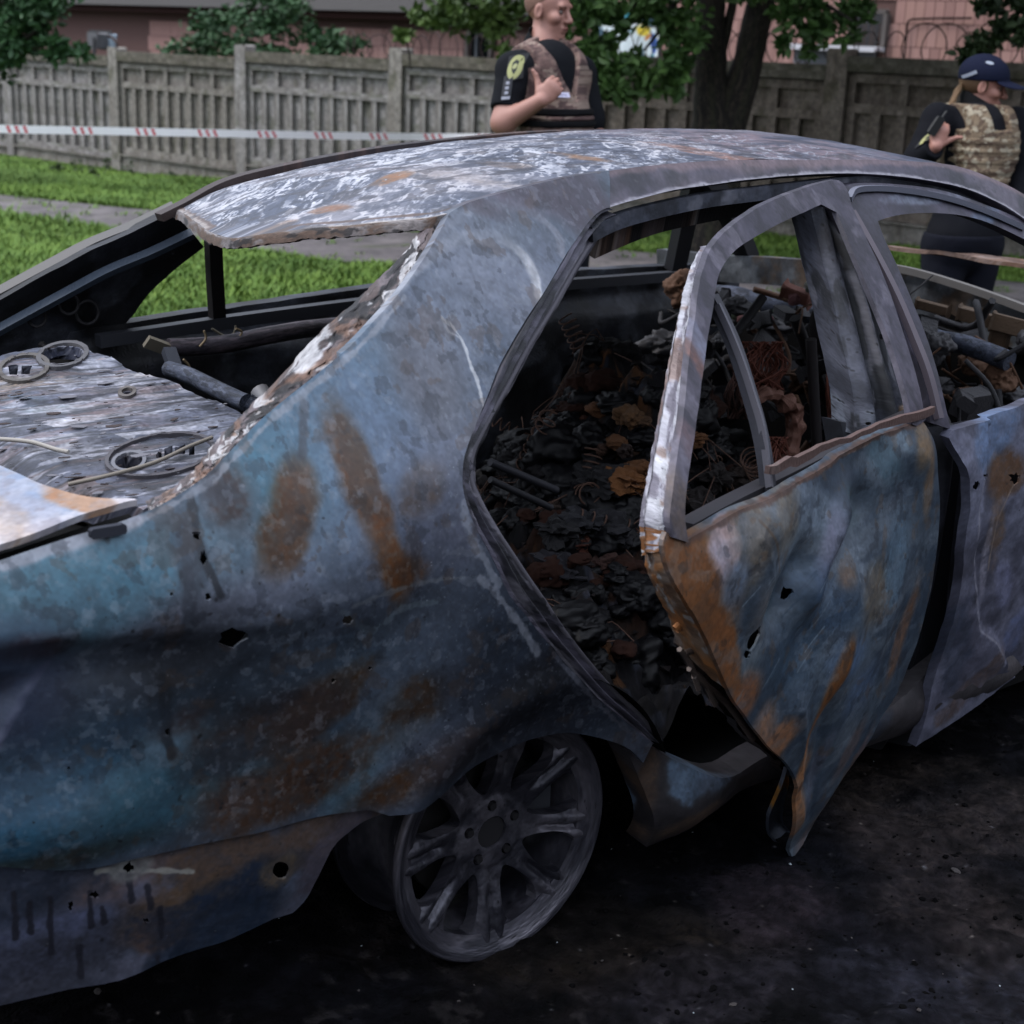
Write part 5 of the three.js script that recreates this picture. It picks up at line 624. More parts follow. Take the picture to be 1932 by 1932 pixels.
// --- window channels round the rear glass: crusted glue and flakes
const crustT = (() => { const P = new Paint([0, 0, 1, .1], 700); P.base([88, 74, 72], [120, 108, 112], 20).noise([34, 32, 36], 30, .52, .05, .9).noise([214, 212, 214], 26, .6, .04, .9, [1, 1], 9).noise([130, 92, 70], 16, .62, .08, .7, [1, 1], 40).grain(.2); return P.tex(); })();
{
  const A = smooth2(L2([[842, 398], [818, 424], [788, 468], [739, 523], [676, 582], [614, 640], [521, 740], [474, 786], [440, 822], [400, 868], [370, 905], [330, 936], [285, 958]], (u, v) => side(u, v, -.03)), 4), B = smooth2(L2([[852, 404], [834, 443], [802, 500], [762, 556], [716, 606], [668, 658], [592, 722], [510, 788], [456, 838], [412, 880], [375, 914], [334, 944], [290, 966]], (u, v) => side(u, v, -.01)), 4);
  const n = A.length - 1; const at = (Q, t) => { const k = cl(t) * n, i = Math.min(n - 1, Math.floor(k)); return [lerp(Q[i][0], Q[i + 1][0], k - i), lerp(Q[i][1], Q[i + 1][1], k - i)]; };
  mesh('rear_window_channel', sheet([[0, 0], [1, 0], [1, .1], [0, .1]], (a, b) => { const p = at(A, a), q = at(B, a), t = b / .1, j = (fbm(a * 90, t * 4, 3) - .5) * .016 * Math.sin(t * 3.14), x = lerp(p[0], q[0], t) + j, y = lerp(p[1], q[1], t); return V(x, y, zSide(x, y) - .03 * (1 - t) - .012 + (fbm(a * 60, b * 60, 3) - .5) * .014); }, { cell: .008, fold: .02, foldDir: () => V(.3, 0, -1).normalize() }), steel(crustT, { size: [3, .3], bump: .003 }), car);
}

// --- parcel shelf
{
  const hy = (x, z) => .93 + .005 * ss(.46, .5, fbm(x * 3 + 2, z * 16, 1)) + .003 * ss(.5, .54, fbm(x * 9 + 3, z * 13, 2)) + (fbm(x * 20, z * 20, 3) - .5) * .006 - .05 * ss(-.6, -.72, x) - .016;
  const f = (P) => P.y - hy(P.x, P.z), q = (u, v) => { const p = hit(f, u, v, 2, 6); return [p.z, p.x]; };
  const out = L2([[478, 790], [420, 762], [350, 735], [285, 708], [232, 690], [205, 672], [165, 657], [110, 652], [50, 660], [0, 672], [-90, 690], [-120, 880], [0, 905], [60, 930], [120, 945], [200, 958], [270, 962], [330, 945], [372, 915], [400, 872], [440, 830]], q);
  const ell = (u, v, rx, ry, rot = -.16, n = 22) => { const o = []; for (let i = 0; i < n; i++) { const a = i / n * 2 * Math.PI, x = Math.cos(a) * rx, y = Math.sin(a) * ry; o.push(q(u + x * Math.cos(rot) - y * Math.sin(rot), v + x * Math.sin(rot) + y * Math.cos(rot))); } return o; };
  const P = new Paint([-.75, -.95, .9, -.1], 560), b = (u, v, rx, ry, rot, c, ...r) => { const p = q(u, v); P.blob(p[0], p[1], rx / 500, ry / 300, rot, c, ...r); };
  P.base([66, 70, 88], [98, 100, 118], 6).noise([120, 124, 140], 12, .56, .03, .5, [1.6, 1], 91);
  b(150, 835, 100, 30, .5, [206, 204, 210], .7, .3, 1, 14); b(260, 715, 60, 26, .5, [220, 216, 220], .8, .3, .9); b(210, 760, 60, 40, .3, [128, 108, 104], .6); b(215, 790, 70, 20, .4, [112, 76, 66], .8, .3, .8); b(360, 790, 90, 26, .3, [148, 152, 168], .6); b(330, 905, 130, 26, .1, [48, 44, 50], .85, .3, .7); b(280, 830, 90, 18, .3, [52, 56, 68], .8); b(100, 920, 60, 20, .3, [60, 62, 76], .8); b(40, 720, 50, 30, 0, [156, 140, 126], .7); b(160, 680, 40, 16, 0, [196, 198, 210], .7); b(60, 760, 60, 14, .3, [90, 120, 136], .6);
  { const hsh = (a, b2) => { const q = Math.sin(a * 127.1 + b2 * 311.7) * 43758.5453; return q - Math.floor(q); }; P.each((z, x, k) => { const zz = z * 15 + (fbm(z * 7, x * 2.5, 3) - .5) * 1.6 + x * 1.2, iz = Math.floor(zz), ix = Math.floor(x * 6 + hsh(iz, 3) * 7 + (fbm(z * 20, x * 20, 2) - .5) * .8), h = hsh(iz, ix), c = h < .26 ? [46, 50, 66] : h < .45 ? [150, 152, 168] : h < .6 ? [112, 88, 82] : h < .72 ? [206, 204, 212] : [94, 98, 118]; P.mixAt(k, c, .62 * ss(.2, .6, fbm(z * 12 + 8, x * 9, 3))); const e = Math.abs(zz - iz - .5) * 2; if (e > .86) P.mixAt(k, [28, 28, 34], .55 * ss(.86, .97, e)); }); }
  P.noise([44, 44, 54], 22, .6, .06, .6, [2, .5], 5).noise([186, 186, 198], 30, .63, .05, .7, [2, .5], 17).noise([130, 102, 98], 20, .66, .06, .4, [2, .5], 25); P.specks(220, [34, 30, 34], .001, .006, .85).specks(160, [232, 232, 236], .001, .005, .9).grain(.3);
  const slots = [[318, 852, 12, 17], [340, 848, 15, 15], [362, 850, 8, 15], [300, 858, 8, 10]];
  const holesP = [ell(243, 875, 26, 14), ...slots.map(([u, v, w, h]) => L2([[u - w / 1.5, v - h / 1.5 + 6], [u + w / 1.6, v - h / 1.5], [u + w / 1.6, v + h / 1.9], [u - w / 1.5, v + h / 1.7]], q)), ell(117, 672, 40, 18), L2([[15, 690], [37, 690], [32, 707], [18, 707]], q), L2([[42, 690], [64, 690], [56, 706], [40, 706]], q), ell(240, 743, 7, 4), ell(375, 815, 4, 2)];
  const shelf = mesh('parcel_shelf', sheet(out, (z, x) => V(x, hy(x, z), z), { cell: .012, fold: .03, foldDir: () => V(0, -1, 0), foldHoles: .02, box: P.b, holes: holesP }), steel(P.tex(), { rough: .6, size: [1.65, .85], bump: .003 }), car);
  const ringAt = (u, v, rx, ry, r, mat) => { const k = r * 900; mesh('speaker_ring', sheet(ell(u, v, rx + k, ry + k * .5, -.16, 30), (z, x) => V(x, hy(x, z) + .006, z), { cell: .012, fold: .008, foldDir: () => V(0, -1, 0), holes: [ell(u, v, rx - k, ry - k * .5, -.16, 30)], foldHoles: .008 }), mat, shelf); };
  const rm = plain(104, 102, 106, .75, .2); ringAt(302, 862, 102, 38, .004, plain(92, 88, 94, .7, .2)); ringAt(243, 875, 30, 17, .004, plain(128, 128, 136, .7, .2)); ringAt(45, 697, 46, 24, .005, plain(104, 98, 94, .75, .2)); ringAt(118, 672, 46, 22, .005, rm); ringAt(240, 743, 14, 8, .004, plain(120, 112, 108, .7, .2));
  mesh('shelf_wire', tube(smooth3([[130, 935], [200, 918], [290, 890], [360, 855], [400, 840]].map(([u, v]) => { const [z, x] = q(u, v); return V(x, hy(x, z) + .012 + rnd() * .006, z); }), 20), .0035, 5), plain(150, 140, 128), shelf); mesh('shelf_wire', tube(smooth3([[-20, 838], [60, 845], [110, 860], [130, 864]].map(([u, v]) => { const [z, x] = q(u, v); return V(x, hy(x, z) + .01, z); }), 14), .004, 5), plain(190, 184, 176), shelf);
  // pressed ribs across the shelf
  const ribM = steel(null, { color: [120, 124, 140] }); 
  { const r = mulberry(19), L = [], D = []; for (let i = 0; i < 190; i++) { const u = -40 + r() * 500, v = 655 + r() * 300; let z, x; try { [z, x] = q(u, v); } catch (e) { continue; } if (!inPoly(z, x, out)) continue; const n = 5 + Math.floor(r() * 3), s0 = .002 + r() ** 3 * .012, sh = new THREE.Shape(); for (let k = 0; k < n; k++) { const a = k / n * 6.283, d = s0 * (.45 + r() * .7); k ? sh.lineTo(Math.cos(a) * d * 1.7, Math.sin(a) * d * .7) : sh.moveTo(Math.cos(a) * d * 1.7, Math.sin(a) * d * .7); } const g = new THREE.ExtrudeGeometry(sh, { depth: .0012, bevelEnabled: false }); g.rotateX(-Math.PI / 2 + (r() - .5) * .5); g.rotateY((r() - .5) * 1.2); g.translate(x, hy(x, z) + .002 + r() * .004, z); (r() < .5 ? L : D).push(g); } mesh('ash_flakes', L, plain(128, 126, 134, .9), shelf, { kind: 'stuff' }); mesh('rust_flakes', D, plain(70, 56, 54, .9), shelf, { kind: 'stuff' }); }
  // body of the boot below, and the bulkhead behind the seat
  mesh('seat_bulkhead', bx(.02, .55, 1.4, -.215, .62, 0), plain(30, 29, 30, .9), car);
}
// --- far side: pillar, belt, door shells
{
  const fd = steel((() => { const P = new Paint([-1.2, .1, 2.3, 1.45], 300); P.base([40, 42, 50], [62, 66, 78], 5).noise([24, 24, 28], 8, .5, .1, .9).noise([96, 100, 110], 7, .63, .06, .6, [1, 1], 30).specks(120, [14, 14, 16], .004, .02, .8, null, 3).specks(120, [120, 122, 130], .001, .006, .7).grain(.25); return P.tex(); })(), { size: [3.5, 1.35], bump: .004 });
  const bxF = [-1.2, .1, 2.3, 1.45];
  const wav = (x, y) => .012 * Math.sin(x * 16) * ss(.95, .8, y) + (fbm(x * 9, y * 9, 3) - .5) * .03;
  const surfF = (off) => (x, y) => V(x, y, -zp(y) + off + wav(x, y));
  const cp = L2([[326, 398], [250, 438], [170, 472], [100, 510], [0, 566], [-110, 628], [-110, 760], [0, 700], [100, 660], [180, 640], [228, 618], [252, 592], [300, 532], [346, 494], [384, 466], [352, 430]], (u, v) => farS(u, v, .05));
  mesh('far_rear_pillar', sheet(cp, surfF(.05), { cell: .02, fold: .05, foldDir: () => V(0, 0, -1), flip: -1, box: bxF }), fd, car);
  // ring bosses and beads pressed into the pillar
  for (const [u, v, r] of [[130, 574, .034], [165, 590, .04], [70, 600, .03]]) { const [x, y] = farS(u, v, .075); const g = new THREE.TorusGeometry(r * .7, .004, 6, 20); g.translate(x, y, -zp(y) + .075); mesh('pillar_boss', g, plain(44, 42, 46, .8, .1), car); }
  const ps = smooth3([[330, 392], [250, 430], [170, 463], [100, 500], [0, 554], [-110, 614]].map(([u, v]) => { const [x, y] = farS(u, v, 0); return V(x, y, -zp(y)); }), 24);
  const ep = new Paint([0, 0, 1.2, .4], 260); ep.base([120, 116, 114], [150, 146, 144], 9).noise([98, 72, 60], 8, .54, .1, .8).noise([60, 60, 66], 14, .6, .08, .8).grain(.2);
  mesh('far_pillar_edge', strip(ps, .034, .02, V(.25, -.1, 1)), steel(ep.tex()), car);
  const ps2 = ps.map((p) => p.clone().add(V(.02, -.055, .05))); mesh('far_pillar_bead', strip(ps2, .022, .016, V(.2, -.5, 1)), steel(null, { color: [70, 82, 98], bump: .004 }), car);
  // belt and door shells
  const bl = L2([[140, 630], [250, 611], [400, 589], [640, 554], [760, 538], [1000, 520]], (u, v) => { const p = onZ(-.80)(u, v); return [p.x, p.y]; });
  const doorOut = [...bl, [1.1, .945], [1.5, .945], [1.93, .94], [2.2, .93], [2.2, .16], [.5, .16], [.3, .3], [-.1, .6], [-.15, .75]];
  mesh('far_door_shells', sheet(doorOut, (x, y) => V(x, y, -.80 + wav(x, y) + .05 * ss(.86, .80, y) - .02), { cell: .025, fold: .05, foldDir: () => V(0, 0, -1), flip: -1, box: bxF, holes: [[[.55, .55], [.62, .72], [.86, .74], [.9, .6], [.8, .52]], [[1.4, .5], [1.45, .66], [1.75, .68], [1.8, .52]]] }), fd, car);
  mesh('far_outer_skin', sheet([[-.2, .15], [2.3, .15], [2.3, .9], [-.2, .87]], (x, y) => V(x, y, -.885 + .02 * (y - .5)), { cell: .1 }), plain(60, 62, 70), car);
  mesh('far_quarter_panel', sheet([[-1.08, .3], [-.4, .28], [-.3, .5], [0, .6], [.2, .5], [.2, .86], [-.15, .87], [-.5, .95], [-.68, .955], [-1.08, .89]], (x, y) => V(x, y, -zSide(x, y)), { cell: .04, flip: -1, box: bxF, fold: .02, foldDir: () => V(0, 0, 1) }), fd, car);
  mesh('far_belt_rail', strip(smooth3([V(-.05, .87, -.77), V(.4, .895, -.77), V(1, .915, -.77), V(1.9, .915, -.77)], 20), .03, .035, V(0, 1, 0)), plain(60, 62, 70, .6, .2), car);
  const brow = (pts, w, t, s, c) => strip(pts, w, t, s);
  mesh('far_window_bar', strip([onZ(-.72)(402, 455), onZ(-.745)(405, 520), onZ(-.775)(411, 618)], .035, .03, V(1, 0, 0)), plain(34, 30, 32), car);
  mesh('far_door_frame', [strip([V(1.04, .93, -.78), V(1.0, 1.15, -.70), V(.96, 1.34, -.6)], .13, .06, V(1, 0, 0)), strip(smooth3([V(.18, 1.17, -.6), V(.5, 1.26, -.6), V(1, 1.32, -.59), V(1.5, 1.32, -.59), V(1.75, 1.27, -.6), V(2.0, 1.13, -.68), V(2.2, .95, -.75)], 24), .06, .05, V(0, 1, 0)), strip([V(1.9, .935, -.79), V(1.86, 1.1, -.72), V(1.80, 1.24, -.63)], .06, .04, V(1, 0, 0))], plain(36, 36, 42, .7, .2), car);
}
// --- jamb of the rear door opening, rubber channel
{
  const outer = [[1150, 392], [1130, 398], [1105, 425], [1071, 478], [1021, 562], [989, 618], [952, 687], [914, 767], [879, 841], [869, 884], [873, 933], [894, 988], [928, 1051], [959, 1121], [991, 1162], [1017, 1196], [1060, 1246], [1120, 1312], [1180, 1362], [1228, 1402]];
  const inner = [[1168, 420], [1148, 432], [1122, 458], [1088, 512], [1042, 592], [1004, 652], [970, 716], [932, 784], [899, 852], [893, 886], [900, 925], [932, 985], [968, 1040], [1004, 1094], [1036, 1140], [1062, 1180], [1100, 1230], [1160, 1300], [1215, 1352], [1250, 1396]];
  const A = smooth2(L2(outer, (u, v) => side(u, v, -.004)), 4), B = smooth2(L2(inner, (u, v) => side(u, v, -.07)), 4), n = A.length - 1;
  const at = (Q, t) => { const k = cl(t) * n, i = Math.min(n - 1, Math.floor(k)); return [lerp(Q[i][0], Q[i + 1][0], k - i), lerp(Q[i][1], Q[i + 1][1], k - i)]; };
  const P = new Paint([0, 0, 1, .06], 1100); P.base([70, 68, 80], [104, 100, 116], 18).noise([36, 36, 42], 24, .52, .07, .8).noise([150, 146, 156], 30, .64, .05, .7, [.4, 2]).grain(.2);
  const S = (a, b) => { const p = at(A, a), q = at(B, a), t = b / .06, x = lerp(p[0], q[0], t), y = lerp(p[1], q[1], t); const st = -.004 - .030 * ss(.12, .22, t) - .022 * ss(.5, .58, t) + .012 * Math.exp(-(((t - .4) / .06) ** 2)) - .02 * ss(.9, 1, t); return V(x, y, zSide(x, y) + st + (fbm(a * 60, b * 60, 3) - .5) * .006); };
  mesh('door_jamb', sheet([[0, 0], [1, 0], [1, .06], [0, .06]], S, { cell: .006, fold: .05, foldDir: () => V(0, 0, -1) }), steel(P.tex(), { size: [3, .12] }), car);
  mesh('rubber_channel', tube(smooth3(inner.map(([u, v]) => { const p = hit(fSide(-.06), u - 7, v); return p; }), 60), .006, 5), plain(120, 116, 126, .7, .2), car);
}
// --- sill end behind the wheel and sill under the doors
{
  const out = [...smooth2(L2([[1165, 1396], [1200, 1386], [1235, 1404], [1268, 1432], [1310, 1452], [1350, 1462], [1392, 1456], [1460, 1424], [1560, 1392], [1660, 1352], [1760, 1290], [1900, 1180]]), 3), ...smooth2(L2([[1932, 1262], [1860, 1316], [1740, 1392], [1640, 1420], [1520, 1462], [1420, 1484], [1370, 1520], [1330, 1548], [1290, 1572], [1240, 1611]]), 3), ...smooth2(L2([[1240, 1611], [1238, 1560], [1228, 1500], [1212, 1450], [1190, 1418], [1165, 1398]]), 3)];
  const P = new Paint([.15, .08, 1.6, .6], 360), b = qb(P, side);
  P.base([58, 54, 58], [84, 78, 82], 8); b(1310, 1455, 60, 46, .5, [104, 124, 148], .95, .25, .5); b(1340, 1470, 50, 24, 0, [100, 112, 132], .8); b(1230, 1500, 24, 80, -.1, [98, 78, 66], .9); b(1300, 1540, 70, 30, .4, [108, 88, 76], .9); b(1380, 1500, 60, 20, .4, [66, 60, 60], .8); b(1600, 1420, 120, 40, .3, [64, 72, 88], .8); P.specks(60, C.soot, .002, .008, .8).grain(.2);
  const c0 = side(1320, 1460), S = (x, y) => V(x, y, zSide(x, y) - .03 + .03 * Math.sin((y - .15) * 22) * ss(.25, .4, x) + (fbm(x * 12, y * 12, 3) - .5) * .012 + .03 * Math.exp(-(((x - c0[0]) / .1) ** 2)));
  mesh('sill', sheet(out, S, { cell: .012, fold: .06, foldDir: () => V(0, .1, -1).normalize(), box: P.b }), steel(P.tex(), { size: [1.45, .5] }), car);
}
// --- rear wheel: bare alloy rim, the tyre burnt away
function makeWheel(x, y, z) {
  const w = new THREE.Group(); w.name = 'wheel'; w.position.set(x, y, z); car.add(w);
  const aP = new Paint([0, 0, .5, .5], 900); aP.base([86, 84, 94], [124, 120, 130], 14).noise([50, 50, 60], 20, .54, .08, .7).noise([124, 122, 132], 26, .64, .06, .5).specks(200, [30, 30, 34], .001, .004, .8).grain(.2); const at = aP.tex(); at.wrapS = at.wrapT = THREE.RepeatWrapping;
  const alloy = steel(at, { rough: .4, metal: .55, bump: .003, size: [.5, .5] });
  const dark = plain(26, 25, 27, .9);
  const prof = [[.188, -.012], [.206, -.004], [.2185, .004], [.2275, .010], [.232, .006], [.233, -.004], [.226, -.014], [.214, -.03], [.2, -.06], [.186, -.09], [.190, -.13], [.212, -.165], [.216, -.185], [.230, -.190], [.232, -.200], [.222, -.202], [.205, -.19], [.18, -.14], [.178, -.09], [.19, -.05], [.188, -.012]];
  const lg = new THREE.LatheGeometry(prof.map(([r, zz]) => new THREE.Vector2(r, zz)), 96); lg.rotateX(Math.PI / 2); lg.computeVertexNormals();
  mesh('rim', lg, alloy, w);
  const tear = (a0) => { const o = []; const R0 = .082, R1 = .193, pts = []; for (let i = 0; i < 26; i++) { const q = i / 26 * 2 * Math.PI, r = (R0 + R1) / 2 - Math.cos(q) * (R1 - R0) / 2, f = (r - R0) / (R1 - R0); const half = (.010 + .040 * Math.pow(f, .75)) * Math.pow(Math.abs(Math.sin(q)), .62) * Math.sign(Math.sin(q)); pts.push([r, half]); } for (const [r, h] of pts) o.push([Math.cos(a0) * r - Math.sin(a0) * h, Math.sin(a0) * r + Math.cos(a0) * h]); return o; };
  const angs = [79, 36.5, -10.7, -45.9, -92, -142.8, -183.4, -232.4].map((d) => d * RAD), fh = [];
  for (let k = 0; k < 8; k++) { const n = k < 7 ? angs[k + 1] : angs[0] - 2 * Math.PI; fh.push(tear((angs[k] + n) / 2)); }
  const circ = (r, n, x = 0, y = 0) => Array.from({ length: n }, (_, i) => [x + Math.cos(i / n * 6.28319) * r, y + Math.sin(i / n * 6.28319) * r]);
  for (let k = 0; k < 5; k++) { const a = (20 + 72 * k) * RAD; fh.push(circ(.0105, 10, Math.cos(a) * .054, Math.sin(a) * .054)); }
  fh.push(circ(.031, 20));
  const faceZ = (x, y) => { const r = Math.hypot(x, y), p = Math.atan2(y, x); let g = 0, ed = 9; for (const a of angs) { let d = Math.abs(((p - a) % 6.28319 + 9.42478) % 6.28319 - Math.PI); const off = d * r; g = Math.max(g, Math.exp(-((off / .0065) ** 2)) * ss(.095, .135, r) * ss(.214, .2, r)); ed = Math.min(ed, off); } return -.034 + .030 * ss(.05, .215, r) - .013 * g - .010 * ss(.018, .034, ed) * ss(.09, .14, r) + .004 * ss(.075, .06, r) + (fbm(x * 60, y * 60, 3) - .5) * .003; };
  mesh('wheel_face', sheet(circ(.214, 72), (x, y) => V(x, y, faceZ(x, y)), { cell: .005, holes: fh, foldHoles: .028, fold: .02, foldDir: () => V(0, 0, -1), box: [-.25, -.25, .25, .25] }), alloy, w);
  const cg = new THREE.CylinderGeometry(.030, .030, .02, 24).rotateX(Math.PI / 2); cg.translate(0, 0, -.045); mesh('hub_cap', cg, plain(44, 42, 46, .7, .3), w);
  for (let k = 0; k < 5; k++) { const a = (20 + 72 * k) * RAD; const g = new THREE.CylinderGeometry(.0075, .0075, .02, 6).rotateX(Math.PI / 2); g.translate(Math.cos(a) * .053, Math.sin(a) * .053, -.035); mesh('lug_bolt', g, plain(40, 38, 42, .7, .4), w); }
  const bd = new THREE.LatheGeometry([[.0, -.075], [.06, -.075], [.07, -.085], [.145, -.085], [.148, -.1], [.12, -.13], [0, -.13]].map(([r, zz]) => new THREE.Vector2(r, zz)), 40); bd.rotateX(Math.PI / 2); mesh('brake_disc', bd, plain(38, 35, 36, .75, .3), w);
  const cal = bx(.07, .11, .06, .125, .03, -.09, .01); mesh('brake_caliper', cal, plain(70, 72, 80, .7, .3), w);
  return w;
}
makeWheel(0, .246, .80).rotation.x = -.02;
{ // wheel housing and underbody, soot black
  const dark = plain(19, 18, 19, .95);
  const arc = []; for (let i = 0; i <= 20; i++) { const a = Math.PI * (.12 + .66 * i / 20); arc.push([.02 + .36 * Math.cos(a), .2 + .36 * Math.sin(a)]); }
  const pos = []; for (let i = 0; i < 20; i++) { const [a, b] = arc[i], [c, d] = arc[i + 1]; pos.push(a, b, .84, c, d, .84, c, d, .45, a, b, .84, c, d, .45, a, b, .45, a, b, .45, c, d, .45, .02, .2, .45); }
  const g = new THREE.BufferGeometry(); g.setAttribute('position', new THREE.Float32BufferAttribute(pos, 3)); g.computeVertexNormals(); mesh('wheel_housing', g, dark, car);
  mesh('floor_pan', [bx(1.9, .03, 1.66, 1.42, .2, 0), bx(1.5, .03, .84, -.3, .24, 0), bx(.5, .2, .8, -.75, .36, 0, .05)], dark, car);
  const hg = new THREE.SphereGeometry(1, 32, 20, 0, Math.PI * 2, 0, Math.PI / 2); hg.scale(.42, .44, .20); hg.translate(.03, .22, .38); const hp = hg.attributes.position; for (let i = 0; i < hp.count; i++) hp.setY(i, hp.getY(i) + (fbm(hp.getX(i) * 9, hp.getZ(i) * 9) - .5) * .04); hg.computeVertexNormals(); mesh('inner_wheel_arch', hg, plain(52, 56, 64, .75, .2), car);
  mesh('tail_panel', sheet([[-.72, .32], [.72, .32], [.74, .88], [-.74, .88]], (z, y) => V(-1.085 - .03 * (1 - (z / .75) ** 2) + .02 * Math.sin(y * 14), y, z), { cell: .03, fold: .02, foldDir: () => V(1, 0, 0) }), steel(null, { color: [92, 100, 116], bump: .004 }), car);
  mesh('rear_axle_beam', bar(V(0, .25, -.6), V(0, .25, .6), .035), dark, car);
  mesh('far_wheel', (() => { const c = new THREE.CylinderGeometry(.23, .23, .19, 40).rotateX(Math.PI / 2); c.translate(0, .232, -.72); return c; })(), plain(60, 58, 62, .6, .3), car);
}
// --- rear door, ajar on its front hinges
const PHI = 14.5 * RAD, HX = 1.06, HZ = .88, DD = V(-Math.cos(PHI), 0, Math.sin(PHI)), DN = V(Math.sin(PHI), 0, Math.cos(PHI));
const doorP = (s, y, o = 0) => V(HX, y, HZ).addScaledVector(DD, s).addScaledVector(DN, zp(y) - .88 + o).setY(y);
const doorUV = (u, v, o = 0) => { const p = hit((P) => (P.x - HX) * DN.x + (P.z - HZ) * DN.z - (zp(P.y) - .88) - o, u, v, 1.4, 6); return [(p.x - HX) * DD.x + (p.z - HZ) * DD.z, p.y]; };
{
  const door = new THREE.Group(); door.name = 'rear_door'; door.userData.label = 'dented rear door standing ajar, streaked with orange rust and blue scale'; car.add(door);
  const beltE = [[1293, 1020], [1357, 979], [1415, 950], [1474, 921], [1574, 871], [1657, 825], [1703, 806], [1738, 792]];
  const frontE = [[1753, 821], [1769, 863], [1773, 913], [1771, 971], [1761, 1058], [1748, 1138], [1728, 1217], [1694, 1304], [1657, 1358], [1640, 1392], [1598, 1457], [1550, 1533], [1522, 1577], [1494, 1618]];
  const rearE = [[1494, 1618], [1498, 1565], [1503, 1516], [1496, 1469], [1478, 1436], [1446, 1404], [1406, 1348], [1382, 1312], [1340, 1221], [1295, 1142], [1262, 1080], [1250, 1030], [1256, 1004]];
  const out = [...smooth2(L2(beltE, doorUV), 3), ...smooth2(L2(frontE, doorUV), 3), ...smooth2(L2(rearE, doorUV), 3)];
  const rg = []; const ridge = (u0, v0, u1, v1, wd, amp) => { const a = doorUV(u0, v0), b = doorUV(u1, v1); rg.push([a, b, wd, amp]); };
  ridge(1530, 1115, 1590, 975, .045, .026); ridge(1470, 1150, 1510, 1070, .04, -.026); ridge(1570, 1080, 1640, 950, .05, -.024); ridge(1640, 1010, 1715, 900, .07, -.018); ridge(1430, 1130, 1445, 1010, .05, .014); ridge(1610, 1150, 1560, 1300, .07, .022); ridge(1520, 1210, 1470, 1310, .06, -.014); ridge(1500, 1340, 1498, 1480, .045, .012); ridge(1560, 1320, 1535, 1470, .045, -.014); ridge(1700, 850, 1740, 860, .05, .016); ridge(1600, 880, 1700, 840, .04, -.012); ridge(1380, 1050, 1480, 960, .05, .012); ridge(1650, 1220, 1710, 1060, .06, .014);
  ridge(1545, 1125, 1600, 985, .010, .004); ridge(1500, 1340, 1510, 1560, .010, .005); ridge(1565, 1330, 1530, 1540, .009, -.005); ridge(1640, 1010, 1600, 1150, .009, -.003); ridge(1420, 1010, 1450, 1090, .008, .003);
  const dent = (s, y) => { let z = (fbm(s * 6 + 4, y * 6, 2) - .5) * .016; for (const [a, b, w, am] of rg) { const dx = b[0] - a[0], dy = b[1] - a[1], t = cl(((s - a[0]) * dx + (y - a[1]) * dy) / (dx * dx + dy * dy)); const d = Math.hypot(s - a[0] - dx * t, y - a[1] - dy * t); z += am * Math.exp(-((d / w) ** 2)); } return z; };
  const tipS = doorUV(1494, 1618);
  const P = new Paint([-.1, .05, 1.3, 1.1], 720), b00 = qb(P, doorUV), b = (u, v, rx, ry, rot, c, st = .8, so = .5, wa = .4, ws = 9) => b00(u, v, rx, ry, rot, c[0] > c[2] + 14 ? [c[0] * 1.04, c[1] * 1.05, c[2] * 1.12] : c.map((k) => k * 1.06), Math.min(st, .94), Math.max(so, st > .96 ? .22 : .42), Math.min(wa, .5), Math.min(ws, st > .96 ? 22 : 12), .2);
  P.base([84, 98, 114], [110, 122, 136], 7).noise([60, 74, 92], 14, .55, .08, .6, [.6, 1.6]);
  // rear edge rust
  b(1330, 1130, 70, 120, -.5, [132, 90, 58], .9, .35, .6); b(1300, 1050, 40, 60, -.3, [140, 94, 54], .9); b(1420, 1010, 30, 70, .3, [134, 122, 104], .8); b(1360, 1030, 34, 44, .4, [206, 176, 162], .98, .18, .5, 22); b(1345, 1060, 24, 34, .2, [196, 180, 178], .95, .2, .5); b(1310, 1070, 24, 26, 0, [150, 160, 182], .95, .2, .4); b(1380, 1100, 34, 34, 0, [136, 150, 172], .9, .25, .4); b(1400, 1000, 40, 40, 0, [138, 132, 120], .6);
  b(1480, 1000, 60, 50, .4, [128, 142, 156], .8, .3, .5); b(1540, 960, 90, 34, .5, [132, 146, 162], .8, .3, .5); b(1680, 870, 80, 34, .6, [96, 124, 140], .8); b(1735, 830, 30, 50, .3, [142, 118, 88], .9, .3, .5); b(1752, 900, 20, 70, -.1, [140, 116, 90], .8); b(1700, 830, 40, 16, .5, [150, 170, 186], .8); b(1560, 1030, 30, 70, .5, [136, 138, 160], .9, .25, .4); b(1468, 1130, 26, 50, .3, [72, 92, 104], .9, .25, .4); b(1620, 960, 60, 30, .7, [84, 104, 112], .7); b(1560, 1130, 110, 50, .5, [66, 90, 118], .6); b(1640, 1120, 60, 50, .2, [130, 118, 98], .8, .4, .7); b(1600, 1090, 30, 20, 0, [124, 100, 80], .7); b(1690, 1050, 40, 80, .2, [110, 136, 158], .7); b(1500, 1240, 80, 60, .3, [72, 94, 116], .7); b(1440, 1160, 40, 60, 0, [142, 134, 124], .6); b(1420, 1240, 40, 40, 0, [128, 140, 150], .6);
